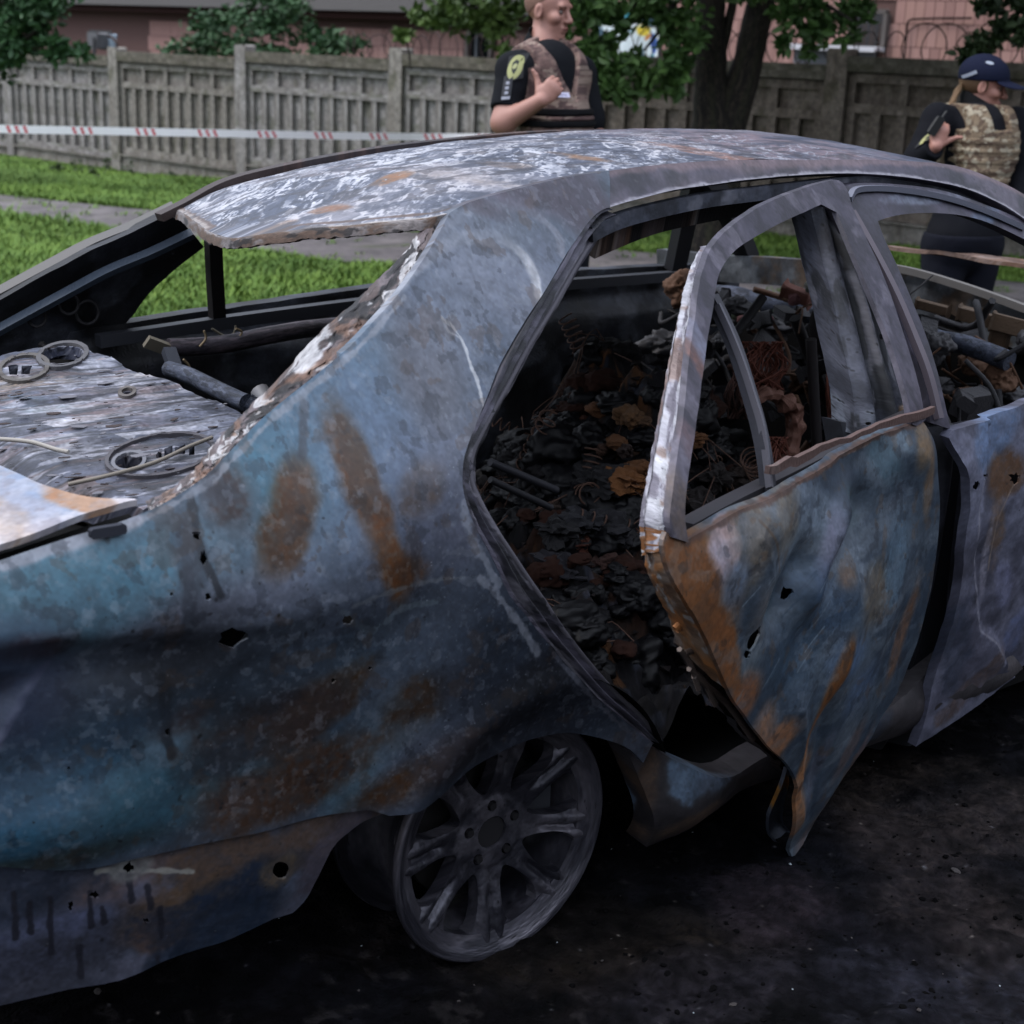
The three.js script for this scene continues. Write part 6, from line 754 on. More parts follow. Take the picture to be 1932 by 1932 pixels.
  b(1590, 1240, 70, 40, .3, [104, 130, 166], .8); b(1620, 1300, 60, 50, .3, [98, 118, 148], .8); b(1700, 1200, 26, 90, .3, [132, 100, 78], .85); b(1560, 1290, 26, 80, .35, [138, 92, 54], .95, .28, .5); b(1535, 1370, 20, 60, .2, [150, 98, 56], .95, .25, .5); b(1400, 1330, 50, 40, -.6, [156, 104, 70], .9); b(1440, 1380, 46, 40, -.6, [162, 124, 96], .85); b(1510, 1480, 40, 70, .2, [172, 120, 78], .95, .3, .4); b(1500, 1560, 22, 60, 0, [168, 122, 86], .95); b(1550, 1450, 16, 70, .2, [96, 102, 118], .85); b(1600, 1420, 20, 60, .5, [110, 96, 90], .8); b(1530, 1560, 20, 60, .5, [120, 106, 100], .8); b(1540, 1410, 12, 50, .2, [78, 92, 110], .8);
  b(1300, 1110, 50, 90, -.55, [140, 90, 52], .97, .3, .5); b(1370, 1230, 30, 90, -.6, [150, 96, 56], .97, .3, .5); b(1460, 1410, 60, 40, -.6, [176, 126, 90], .97, .3, .5); b(1500, 1500, 40, 90, .1, [186, 130, 86], .97, .3, .4); b(1545, 1340, 24, 100, .3, [150, 96, 52], .97, .3, .5); b(1600, 1460, 16, 80, .55, [120, 98, 92], .9); b(1470, 980, 40, 60, .5, [140, 128, 108], .8);
  for (let i = 0; i < 46; i++) { const u = rr(1400, 1680), v = rr(1050, 1330), L = rr(20, 60); P.line(L2([[u, v], [u - L * .6, v + L]], doorUV), .0022, rnd() < .5 ? [150, 168, 184] : [64, 82, 104], rr(.35, .7), .9, 90); }
  P.line(L2([[1420, 980], [1470, 1080]], doorUV), .004, [120, 96, 76], .6); P.line(L2([[1480, 920], [1560, 880], [1650, 835]], doorUV), .005, [196, 184, 178], .85, 1, 60); P.line(L2(beltE, doorUV), .010, [104, 76, 66], .85, .8, 50); P.line(L2([[1650, 1380], [1600, 1450], [1530, 1560]], doorUV), .004, [64, 58, 60], .85, .6);
  P.noise([74, 86, 104], 20, .62, .02, .15, [.7, 1.5], 120).noise([158, 168, 182], 24, .64, .016, .2, [.7, 1.5], 160).noise([120, 84, 58], 30, .68, .014, .25, [1, 1], 200).noise([44, 48, 58], 36, .68, .014, .3, [1, 1], 260).specks(150, [186, 194, 206], .0006, .002, .9).specks(120, C.soot, .001, .004, .7).grain(.16);
  const rearEdge = out.slice(out.length - 38);
  const isRear = (s, y) => { let m = 1e9; for (const p of rearEdge) m = Math.min(m, Math.hypot(p[0] - s, p[1] - y)); return m < .03; };
  const dhole = (u, v, rx, ry, rot) => { const o = []; for (let i = 0; i < 14; i++) { const a = i / 14 * 2 * Math.PI, k = 1 + (rnd() - .5) * .5, x = Math.cos(a) * rx * k, y = Math.sin(a) * ry * k; o.push(doorUV(u + x * Math.cos(rot) - y * Math.sin(rot), v + x * Math.sin(rot) + y * Math.cos(rot))); } return o; };
  mesh('door_skin', sheet(out, (s, y) => doorP(s, y, dent(s, y)), { cell: .011, flip: -1, box: P.b, fold: (s, y) => isRear(s, y) ? .008 : .022, foldDir: () => DN.clone().negate(), holes: [dhole(1424, 1205, 9, 24, .35), dhole(1497, 1125, 5, 14, .35), dhole(1412, 1235, 6, 8, 0)] }), steel(P.tex(), { rough: .46, bump: .0008, size: [1.4, 1.05] }), door);
  // shut face at the rear of the door, rusty, with latch hole
  const so = [[1256, 1004], [1250, 1030], [1262, 1080], [1295, 1142], [1340, 1221], [1382, 1312]], si = [[1211, 1004], [1214, 1040], [1222, 1085], [1244, 1130], [1262, 1165], [1276, 1215]];
  const PS = new Paint([0, 0, .4, .08], 1500); PS.base([186, 122, 70], [176, 148, 126], 22).noise([118, 90, 72], 40, .54, .08, .7).noise([170, 158, 150], 24, .62, .07, .7, [1, 1], 30).noise([196, 194, 196], 30, .7, .04, .9, [1, 2]).grain(.2);
  const A = smooth2(L2(so, doorUV), 6), B = smooth2(L2(si, (u, v) => doorUV(u, v, -.075)), 6), nA = A.length - 1; const at = (Q, t) => { const k = cl(t) * nA, i = Math.min(nA - 1, Math.floor(k)); return [lerp(Q[i][0], Q[i + 1][0], k - i), lerp(Q[i][1], Q[i + 1][1], k - i)]; };
  const shutS = (a, c) => { const p = at(A, a / .4), q = at(B, a / .4), t = c / .08; return doorP(lerp(p[0], q[0], t), lerp(p[1], q[1], t), dent(p[0], p[1]) * (1 - t) - .075 * t - .012 * ss(.2, .3, t) * (1 - t) + (fbm(a * 40, c * 40, 3) - .5) * .008); };
  const lh = []; for (let i = 0; i < 12; i++) lh.push([.315 + Math.cos(i / 12 * 6.283) * .007, .052 + Math.sin(i / 12 * 6.283) * .007]);
  mesh('shut_face', sheet([[0, 0], [.4, 0], [.4, .08], [0, .08]], shutS, { cell: .006, holes: [lh], foldHoles: .01 }), steel(PS.tex(), { size: [.5, .1] }), door);
  { // inner shell and crumpled inner panel
    const ip = L2([[1276, 1215], [1300, 1260], [1330, 1310], [1390, 1380], [1440, 1420], [1480, 1460], [1600, 1400], [1700, 1200], [1740, 900], [1480, 960], [1300, 1060]], (u, v) => doorUV(u, v, -.08));
    mesh('inner_panel', sheet(ip, (s, y) => doorP(s, y, -.085 + (fbm(s * 12, y * 12, 3) - .5) * .04), { cell: .02, fold: .02 }), steel(null, { color: [58, 50, 48], bump: .004 }), door);
    for (const [a, b2, r] of [[[1290, 1232], [1336, 1248], .006], [[1300, 1262], [1350, 1330], .005], [[1310, 1275], [1420, 1395], .006], [[1282, 1225], [1318, 1300], .005]]) { const p0 = doorP(...doorUV(...a, -.05), -.05), p1 = doorP(...doorUV(...b2, -.05), -.05); mesh('latch_rod', tube([p0, p0.clone().lerp(p1, .5).add(V(0, .012, 0)), p1], r, 5), plain(110, 96, 90, .6, .3), door); }
    const fl = L2([[1462, 1440], [1478, 1470], [1488, 1520], [1490, 1570], [1484, 1596], [1466, 1590], [1460, 1540], [1462, 1490]], (u, v) => doorUV(u, v, -.05)); const PT = new Paint([.4, .05, .8, .45], 600); PT.base([74, 82, 98], [96, 100, 112], 10); const pb = qb(PT, (u, v) => doorUV(u, v, -.05)); pb(1472, 1480, 30, 46, 0, [158, 104, 34], .98, .2, .3); PT.grain(.15);
    mesh('torn_flap', sheet(fl, (s, y) => doorP(s, y, -.05 - .02 * Math.sin(y * 14)), { cell: .012, fold: .008, box: PT.b }), steel(PT.tex(), { size: [.4, .4] }), door);
  }
  // window frame: outer face with a deep rear edge, painted white as if lit from behind
  const fo = [[1262, 1012], [1256, 985], [1258, 950], [1268, 880], [1280, 800], [1290, 720], [1300, 640], [1306, 585], [1312, 540], [1322, 500], [1340, 464], [1372, 428], [1420, 394], [1480, 366], [1550, 343], [1578, 340], [1592, 356], [1600, 385]];
  const fiR = [[1645, 480], [1690, 600], [1718, 690], [1736, 770], [1740, 790], [1716, 800], [1700, 730], [1676, 650], [1640, 560], [1606, 478], [1574, 400]];
  const fi = [[1545, 385], [1480, 414], [1430, 440], [1385, 470], [1357, 505], [1344, 540], [1337, 590], [1327, 650], [1316, 740], [1306, 800], [1296, 870], [1288, 930], [1286, 980], [1293, 1022]];
  const fout = [...smooth2(L2(fo, doorUV), 3), ...smooth2(L2(fiR, doorUV), 3), ...smooth2(L2(fi, doorUV), 3)];
  const PF = new Paint([-.15, .75, 1.25, 1.46], 520), fb = qb(PF, doorUV); PF.base([72, 69, 84], [94, 89, 104], 8).noise([48, 46, 56], 16, .55, .08, .6).noise([140, 134, 148], 20, .62, .06, .5); fb(1340, 730, 16, 80, 0, [122, 88, 84], .8); fb(1310, 860, 20, 60, 0, [120, 100, 108], .6); fb(1310, 640, 14, 60, 0, [126, 128, 150], .8); fb(1275, 960, 30, 60, 0, [110, 96, 92], .7); PF.specks(120, [50, 46, 54], .001, .004, .7).grain(.16);
  mesh('window_frame', sheet(fout, (s, y) => doorP(s, y, .006 + (fbm(s * 12, y * 12, 3) - .5) * .006), { cell: .011, flip: -1, fold: .012, foldDir: () => DN.clone().negate(), box: PF.b }), steel(PF.tex(), { size: [1.4, .7] }), door);
  const PE = new Paint([0, 0, 1, .05], 900); PE.base([188, 186, 198], [222, 222, 230], 20).noise([110, 104, 118], 34, .56, .06, .75, [.5, 2]).noise([128, 96, 82], 18, .62, .06, .6).specks(120, [60, 56, 64], .0008, .003, .8).grain(.14); { const k = PE; for (let i = 0; i < 40; i++) k.blob(rr(0, .12), rr(0, .05), rr(.004, .02), rr(.004, .01), rnd() * 3, [150, 96, 52], .8, .3, .6, 60); }
  const eO = [[1252, 1040], [1258, 1010], [1254, 985], [1258, 950], [1268, 880], [1280, 800], [1290, 720], [1300, 640], [1306, 585], [1312, 540], [1320, 508], [1338, 468]], eI = [[1215, 1050], [1211, 1006], [1212, 975], [1220, 925], [1234, 850], [1248, 775], [1264, 690], [1276, 630], [1286, 585], [1296, 545], [1310, 505], [1330, 466]];
  const EA = smooth2(L2(eO, doorUV), 5), EB = smooth2(L2(eI, (u, v) => doorUV(u, v, -.055)), 5), nE = EA.length - 1; const ate = (Q, t) => { const k = cl(t) * nE, i = Math.min(nE - 1, Math.floor(k)); return [lerp(Q[i][0], Q[i + 1][0], k - i), lerp(Q[i][1], Q[i + 1][1], k - i)]; };
  mesh('frame_rear_edge', sheet([[0, 0], [1, 0], [1, .05], [0, .05]], (a, c) => { const p = ate(EA, a), q = ate(EB, a), t = c / .05; return doorP(lerp(p[0], q[0], t), lerp(p[1], q[1], t), -.004 - .055 * t - .010 * Math.exp(-(((t - .55) / .12) ** 2)) + (fbm(a * 70, c * 70, 3) - .5) * .004); }, { cell: .005, fold: .03, foldDir: () => DD.clone().negate() }), steel(PE.tex(), { size: [2, .1] }), door);
  // divider bar, loose trim strip, front latch ribs
  const dvr = (list, o) => smooth3(list.map(([u, v]) => doorP(...doorUV(u, v, o), o)), 24);
  mesh('divider_bar', strip(dvr([[1342, 560], [1362, 600], [1386, 655], [1410, 730], [1430, 800], [1442, 860], [1450, 926]], -.03), .020, .02, DD), steel(null, { color: [62, 62, 72] }), door);
  mesh('divider_bar_lip', strip(dvr([[1353, 575], [1376, 625], [1398, 680], [1421, 750], [1438, 810], [1452, 920]], -.018), .006, .012, DD), plain(104, 102, 112, .6, .2), door);
  const trP = new Paint([-.2, .8, 1.2, 1.1], 300); trP.base([92, 72, 70], [124, 98, 92], 16).noise([150, 130, 124], 20, .6, .06, .6).grain(.2);
  mesh('trim_strip', strip(smooth3([[1447, 890], [1500, 868], [1560, 842], [1640, 810], [1700, 790], [1760, 772]].map(([u, v]) => doorP(...doorUV(u, v, .012), .012)), 20).map((p, i) => p.add(V(0, (fbm(i * .7, 2, 2) - .5) * .012, 0))), (t) => .013 + .004 * Math.sin(t * 9), .009, V(0, 1, 0)), steel(trP.tex(), { bump: .004 }), door);
  mesh('belt_inner_rail', strip(smooth3([[1292, 1008], [1370, 965], [1470, 915], [1600, 850], [1735, 786]].map(([u, v]) => doorP(...doorUV(u, v - 6, -.05), -.05)), 20), .03, .03, V(0, 1, 0)), plain(58, 54, 60, .7, .2), door);
}
const crustG = (() => { const P = new Paint([0, 0, 2, 1], 200); P.base([84, 88, 102], [112, 114, 128], 10).noise([50, 52, 60], 16, .55, .07, .7).noise([150, 150, 162], 20, .64, .05, .6).grain(.2); const t = P.tex(); t.wrapS = t.wrapT = THREE.RepeatWrapping; t.repeat.set(.5, 1); return t; })();
// --- B-pillar with its pressed channels
{
  const Lc = [[1530, 396], [1552, 490], [1576, 590], [1598, 690], [1612, 770], [1614, 820]], Rc = [[1598, 366], [1640, 470], [1680, 580], [1716, 690], [1740, 760], [1752, 800]];
  const A = smooth2(L2(Lc, (u, v) => side(u, v, -.08)), 5), B = smooth2(L2(Rc, (u, v) => side(u, v, -.05)), 5), n = A.length - 1; const at = (Q, t) => { const k = cl(t) * n, i = Math.min(n - 1, Math.floor(k)); return [lerp(Q[i][0], Q[i + 1][0], k - i), lerp(Q[i][1], Q[i + 1][1], k - i)]; };
  const prof = lut([[0, 0], [.12, .018], [.2, .016], [.26, -.012], [.42, -.014], [.47, .014], [.54, .012], [.6, -.006], [.8, -.008], [.86, .02], [1, .018]]);
  const P = new Paint([0, 0, .6, .2], 900); P.base([66, 68, 80], [96, 98, 112], 14).noise([34, 36, 42], 18, .54, .07, .75, [.5, 2]).noise([150, 148, 160], 22, .65, .05, .6, [.4, 2.4]); P.blob(.54, .16, .06, .02, 0, [150, 112, 76], .9); P.blob(.5, .17, .03, .02, 0, [196, 180, 172], .8); P.blob(.55, .03, .06, .02, 0, [140, 146, 160], .8); P.specks(60, [20, 20, 24], .002, .007, .9).grain(.18);
  const lh = (a, b) => { const o = []; for (let i = 0; i < 10; i++) o.push([a + Math.cos(i * .628) * .008, b + Math.sin(i * .628) * .006]); return o; };
  mesh('door_pillar', sheet([[0, 0], [.6, 0], [.6, .2], [0, .2]], (a, b) => { const p = at(A, a / .6), q = at(B, a / .6), t = b / .2, x = lerp(p[0], q[0], t), y = lerp(p[1], q[1], t); return V(x, y, zSide(x, y) - lerp(.08, .05, t) + prof(t) + (fbm(a * 30, b * 30, 3) - .5) * .004); }, { cell: .006, fold: .06, foldDir: () => V(0, 0, -1), holes: [lh(.535, .02), lh(.06, .07), lh(.3, .15)] }), steel(P.tex(), { size: [.6, .2] }), car);
  const low = L2([[1600, 800], [1800, 800], [1838, 900], [1836, 1010], [1820, 1120], [1780, 1260], [1740, 1400], [1560, 1420], [1600, 1100]], (u, v) => side(u, v, -.09));
  const PB = new Paint([.5, .1, 1.5, 1], 300); PB.base([44, 46, 54], [66, 66, 78], 8).noise([26, 26, 30], 10, .5, .1, .8).grain(.2); mesh('lower_door_pillar', sheet(low, (x, y) => V(x, y, zSide(x, y) - .09 + .02 * Math.sin(x * 50)), { cell: .015, fold: .05, foldDir: () => V(0, 0, -1), box: PB.b }), steel(PB.tex(), { size: [1, .9] }), car);
  mesh('rail_inner', strip(smooth3([[1110, 442], [1160, 418], [1242, 395], [1336, 376], [1409, 367], [1500, 356], [1600, 345], [1720, 346], [1820, 366], [1932, 410]].map(([u, v]) => hit(fSide(-.045), u, v)), 40), .028, .02, V(0, 1, 0)), steel(crustG, { bump: .002 }), car);
  mesh('rail_inner_lip', strip(smooth3([[1120, 462], [1180, 436], [1242, 414], [1336, 394], [1409, 382], [1500, 370], [1560, 362]].map(([u, v]) => hit(fSide(-.12), u, v)), 40), .05, .02, V(0, 1, .4)), steel(crustT, { size: [2, .2], bump: .004 }), car);
}
// --- front door
{
  const fd = new THREE.Group(); fd.name = 'front_door'; car.add(fd);
  const out = [...smooth2(L2([[1798, 812], [1815, 806], [1860, 793], [1932, 766], [2040, 728]]), 3), ...smooth2(L2([[2040, 1186], [1932, 1266], [1855, 1324], [1760, 1384], [1722, 1406]]), 3), ...smooth2(L2([[1722, 1406], [1760, 1283], [1782, 1210], [1808, 1101], [1818, 1010], [1824, 959], [1820, 900], [1800, 850], [1790, 826]]), 3)];
  const rec = L2([[1862, 880], [1846, 960], [1838, 1060], [1842, 1150], [1850, 1190], [1880, 1215], [1895, 1240]]); const rl = (x, y) => { let m = 1e9, sg = 1; for (let i = 0; i < rec.length - 1; i++) { const [ax, ay] = rec[i], [bx2, by] = rec[i + 1], dx = bx2 - ax, dy = by - ay, t = cl(((x - ax) * dx + (y - ay) * dy) / (dx * dx + dy * dy)), ex = x - ax - dx * t, ey = y - ay - dy * t, d = Math.hypot(ex, ey); if (d < m) { m = d; sg = dx * ey - dy * ex; } } return sg > 0 ? m : -m; };
  const P = new Paint([.95, .1, 2.0, 1.0], 520), b = qb(P, side); P.base([104, 104, 124], [132, 134, 156], 7).noise([66, 66, 80], 12, .55, .08, .6); b(1880, 830, 80, 50, .4, [120, 140, 176], .9, .3, .4); b(1910, 900, 60, 50, 0, [112, 82, 62], .95, .3, .5); b(1890, 1000, 34, 70, .2, [122, 102, 92], .8); b(1900, 1120, 30, 60, .2, [124, 126, 156], .8); b(1870, 1060, 12, 100, .1, [164, 160, 176], .6); b(1800, 1230, 50, 120, .3, [72, 78, 98], .8); b(1840, 1290, 110, 30, .55, [104, 90, 92], .8); b(1925, 1200, 40, 60, .3, [112, 120, 156], .8); P.line(rec, .005, [160, 158, 172], .7, .6); P.line(L2([[1930, 900], [1890, 980], [1875, 1080]]), .004, [170, 150, 136], .6, .8); P.specks(60, C.soot, .001, .006, .8).grain(.16);
  mesh('door_skin', sheet(out, (x, y) => V(x, y, zSide(x, y) + .004 - .016 * ss(-.004, .02, rl(x, y)) + (fbm(x * 9, y * 9, 3) - .5) * .026), { cell: .013, fold: .025, foldDir: () => V(.1, 0, -1).normalize(), box: P.b, holes: [hole(1837, 915, 7, 9, .3), hole(1862, 900, 12, 6, .4), hole(1925, 905, 9, 10, .4)] }), steel(P.tex(), { size: [1.05, .9] }), fd);
  const fo = [[1765, 800], [1746, 704], [1728, 661], [1706, 604], [1673, 529], [1641, 472], [1614, 424], [1595, 389], [1594, 366], [1606, 352], [1641, 346], [1728, 351], [1794, 362], [1859, 384], [1932, 413], [2010, 452]], fi = [[2010, 490], [1932, 448], [1859, 416], [1794, 404], [1730, 404], [1690, 410], [1664, 418]], fj = [[1664, 420], [1676, 451], [1700, 499], [1728, 564], [1750, 619], [1772, 685], [1788, 750], [1802, 812]];
  const PF = new Paint([.85, .75, 1.95, 1.42], 520), fb = qb(PF, side); PF.base([66, 63, 78], [90, 85, 101], 8).noise([44, 42, 52], 14, .55, .08, .6); fb(1750, 375, 130, 12, 0, [126, 132, 150], .8); fb(1870, 410, 80, 16, .3, [104, 118, 144], .8); fb(1650, 400, 30, 20, 0, [70, 68, 82], .8); PF.specks(60, [44, 42, 50], .001, .005, .8).grain(.16);
  const fout = [...smooth2(L2(fo), 3), ...smooth2(L2(fi), 3), ...smooth2(L2(fj), 3)];
  mesh('window_frame', sheet(fout, (x, y) => V(x, y, zSide(x, y) - .012 + (fbm(x * 12, y * 12, 3) - .5) * .006), { cell: .012, fold: .05, foldDir: () => V(0, 0, -1), box: PF.b }), steel(PF.tex(), { size: [1.1, .67] }), fd);
  mesh('frame_lip', strip(smooth3([[1602, 376], [1612, 360], [1650, 355], [1728, 362], [1794, 376], [1859, 398], [1932, 430]].map(([u, v]) => hit(fSide(-.004), u, v)), 30), .012, .012, V(0, 1, 0)), plain(128, 130, 146, .6, .2), fd);
  mesh('frame_channel', strip(smooth3([[1606, 400], [1650, 478], [1690, 556], [1724, 636], [1750, 704], [1772, 790]].map(([u, v]) => hit(fSide(-.002), u, v)), 24), .016, .014, V(1, 0, 0)), plain(104, 94, 104, .6, .2), fd);
  mesh('inner_panel', bx(.9, .6, .03, 1.6, .55, .78, .01), plain(40, 40, 46), fd);
}
// --- nose: bonnet, scuttle, bulkhead and crossbar under the missing dashboard
{
  const P = new Paint([0, 0, 1.6, 1], 300); P.base([136, 104, 86], [160, 132, 118], 8).noise([190, 172, 168], 10, .6, .08, .7).noise([96, 74, 66], 12, .58, .06, .7).grain(.16);
  mesh('bonnet', sheet([[-.5, 2.42], [.72, 2.42], [.66, 3.35], [-.5, 3.35]], (z, x) => V(x, 1.045 - .12 * ((x - 2.42)) + .03 * (1 - (z / .8) ** 2) - .03 + (fbm(x * 6, z * 6, 2) - .5) * .02, z), { cell: .04, fold: .012, foldDir: () => V(0, -1, 0) }), steel(P.tex()), car);
  const q = onX(2.12); const LC = (l) => l.map(([u, v]) => { const p = q(u, v); return [p.z, p.y]; });
  const out = [...smooth2(LC([[1240, 470], [1340, 480], [1480, 488], [1600, 500], [1700, 514], [1800, 541], [1932, 586], [2060, 630]]), 3), ...smooth2(LC([[2060, 720], [1932, 664], [1895, 652], [1830, 620], [1790, 592], [1752, 602], [1715, 604], [1690, 580], [1620, 560], [1480, 540], [1340, 530], [1240, 520]]), 3)];
  const PC = new Paint([-1.2, .7, .7, 1.2], 340); PC.base([96, 100, 106], [126, 130, 136], 7).noise([58, 58, 62], 12, .56, .08, .7).noise([110, 84, 62], 10, .62, .07, .7).specks(50, [24, 24, 26], .004, .012, .9).grain(.18);
  mesh('scuttle_panel', sheet(out, (z, y) => V(2.12 + (fbm(z * 10, y * 10, 3) - .5) * .03, y, z), { cell: .016, fold: .05, foldDir: () => V(1, 0, 0), box: PC.b }), steel(PC.tex(), { size: [1.9, .5] }), car);
  mesh('scuttle_lip', strip(smooth3([[1640, 498], [1720, 512], [1800, 535], [1880, 562], [1960, 592]].map(([u, v]) => onX(2.11)(u, v)), 20), .02, .02, V(0, 1, 0)), plain(136, 132, 130, .6, .2), car);
  mesh('bulkhead', bx(.03, .62, 1.5, 2.16, .55, 0), plain(26, 25, 26, .95), car); mesh('engine_block', bx(.7, .5, .9, 2.75, .55, 0, .08), plain(40, 38, 38), car);
  const tub = steel(crustG, { color: [214, 224, 240], rough: .65, bump: .004 });
  mesh('dash_crossbar', tube(smooth3([[1335, 556], [1390, 560], [1440, 574], [1490, 582], [1560, 598]].map(([u, v]) => onX(1.9)(u, v)), 14), .032, 12), tub, car);
  mesh('dash_crossbar', tube(smooth3([[1745, 630], [1775, 642], [1810, 648], [1860, 664], [1905, 682]].map(([u, v]) => onX(1.88)(u, v)), 14), .027, 12), tub, car);
  const rust = steel(null, { color: [96, 76, 58], bump: .004 });
  for (const [u, v, w, h] of [[1860, 604, .16, .05], [1905, 614, .10, .06], [1885, 640, .05, .08], [1830, 590, .06, .04], [1760, 580, .10, .04]]) { const p = onX(2.05)(u, v); mesh('dash_bracket', bx(.03, h, w, p.x, p.y, p.z, .006, new THREE.Euler(.1, .2, rr(-.2, .2))), rust, car); }
  for (const [u, v] of [[1530, 540], [1500, 560], [1400, 600], [1420, 590], [1440, 604], [1470, 590], [1390, 590], [1560, 560]]) { const p = onX(1.8)(u, v); const g = new THREE.IcosahedronGeometry(rr(.02, .04), 2); const a = g.attributes.position; for (let i = 0; i < a.count; i++) { const k = 1 + (n3(a.getX(i) * 60, a.getY(i) * 60, a.getZ(i) * 60) - .5) * 1.1; a.setXYZ(i, a.getX(i) * k, a.getY(i) * k * .8, a.getZ(i) * k); } g.computeVertexNormals(); g.translate(p.x, p.y, p.z); mesh('melted_lump', g, plain(130 + rr(-20, 30), 116 + rr(-20, 20), 108, .85), car); }
  { const p = onX(1.8)(1505, 556); mesh('steering_bracket', bx(.05, .06, .09, p.x, p.y, p.z, .01, new THREE.Euler(.3, .4, .3)), plain(150, 96, 82), car); }
}
// --- rear seat tubes seen through the back window
{
  const tb = steel(crustG, { color: [236, 210, 206], rough: .7, bump: .004 }), tb2 = steel(crustG, { color: [228, 240, 255], rough: .6, bump: .004 });
  mesh('seat_tube', tube(smooth3([[318, 656], [370, 654], [430, 648], [500, 634], [570, 622], [660, 612], [740, 600]].map(([u, v]) => onZ(-.6)(u, v)), 24), .022, 10), tb, car);
  mesh('seat_tube', tube(smooth3([[318, 696], [350, 706], [400, 730], [450, 754], [466, 760]].map(([u, v]) => onY(.86)(u, v)), 14), .019, 10), tb2, car);
  const e = onY(.86)(464, 758); mesh('seat_tube', tube([e, e.clone().add(V(.03, -.03, .02)), e.clone().add(V(.05, -.16, .03))], .021, 10), tb2, car);
  const j = onY(.87)(490, 738); mesh('tube_stub', tube([j, j.clone().add(V(.0, -.03, .05)), j.clone().add(V(-.02, -.08, .12))], .021, 12), plain(150, 150, 156, .6, .2), car);
  const a = onZ(-.6)(276, 644), b = onZ(-.6)(325, 662); mesh('tube_bracket', strip([a, b], .03, .012, V(0, 1, .5)), plain(150, 142, 126, .6, .2), car);
  mesh('tube_bracket', strip([onZ(-.55)(318, 660), onZ(-.5)(332, 700)], .03, .02, V(1, 0, 0)), plain(72, 76, 88, .6, .2), car);
  for (const [u, v, l] of [[346, 678, 30], [556, 760, 26], [377, 654, -30], [445, 620, 14]]) { const p = onZ(-.45)(u, v), q = onZ(-.45)(u + 8, v + l); mesh('loose_wire', tube([p, p.clone().lerp(q, .5).add(V(.01, 0, 0)), q], .003, 4), plain(150, 130, 100), car); }
  const wp = [[400, 620], [425, 634], [440, 630], [445, 614]].map(([u, v]) => onZ(-.7)(u, v)); mesh('loose_wire', tube(smooth3(wp, 12), .003, 4), plain(150, 140, 120), car);
}
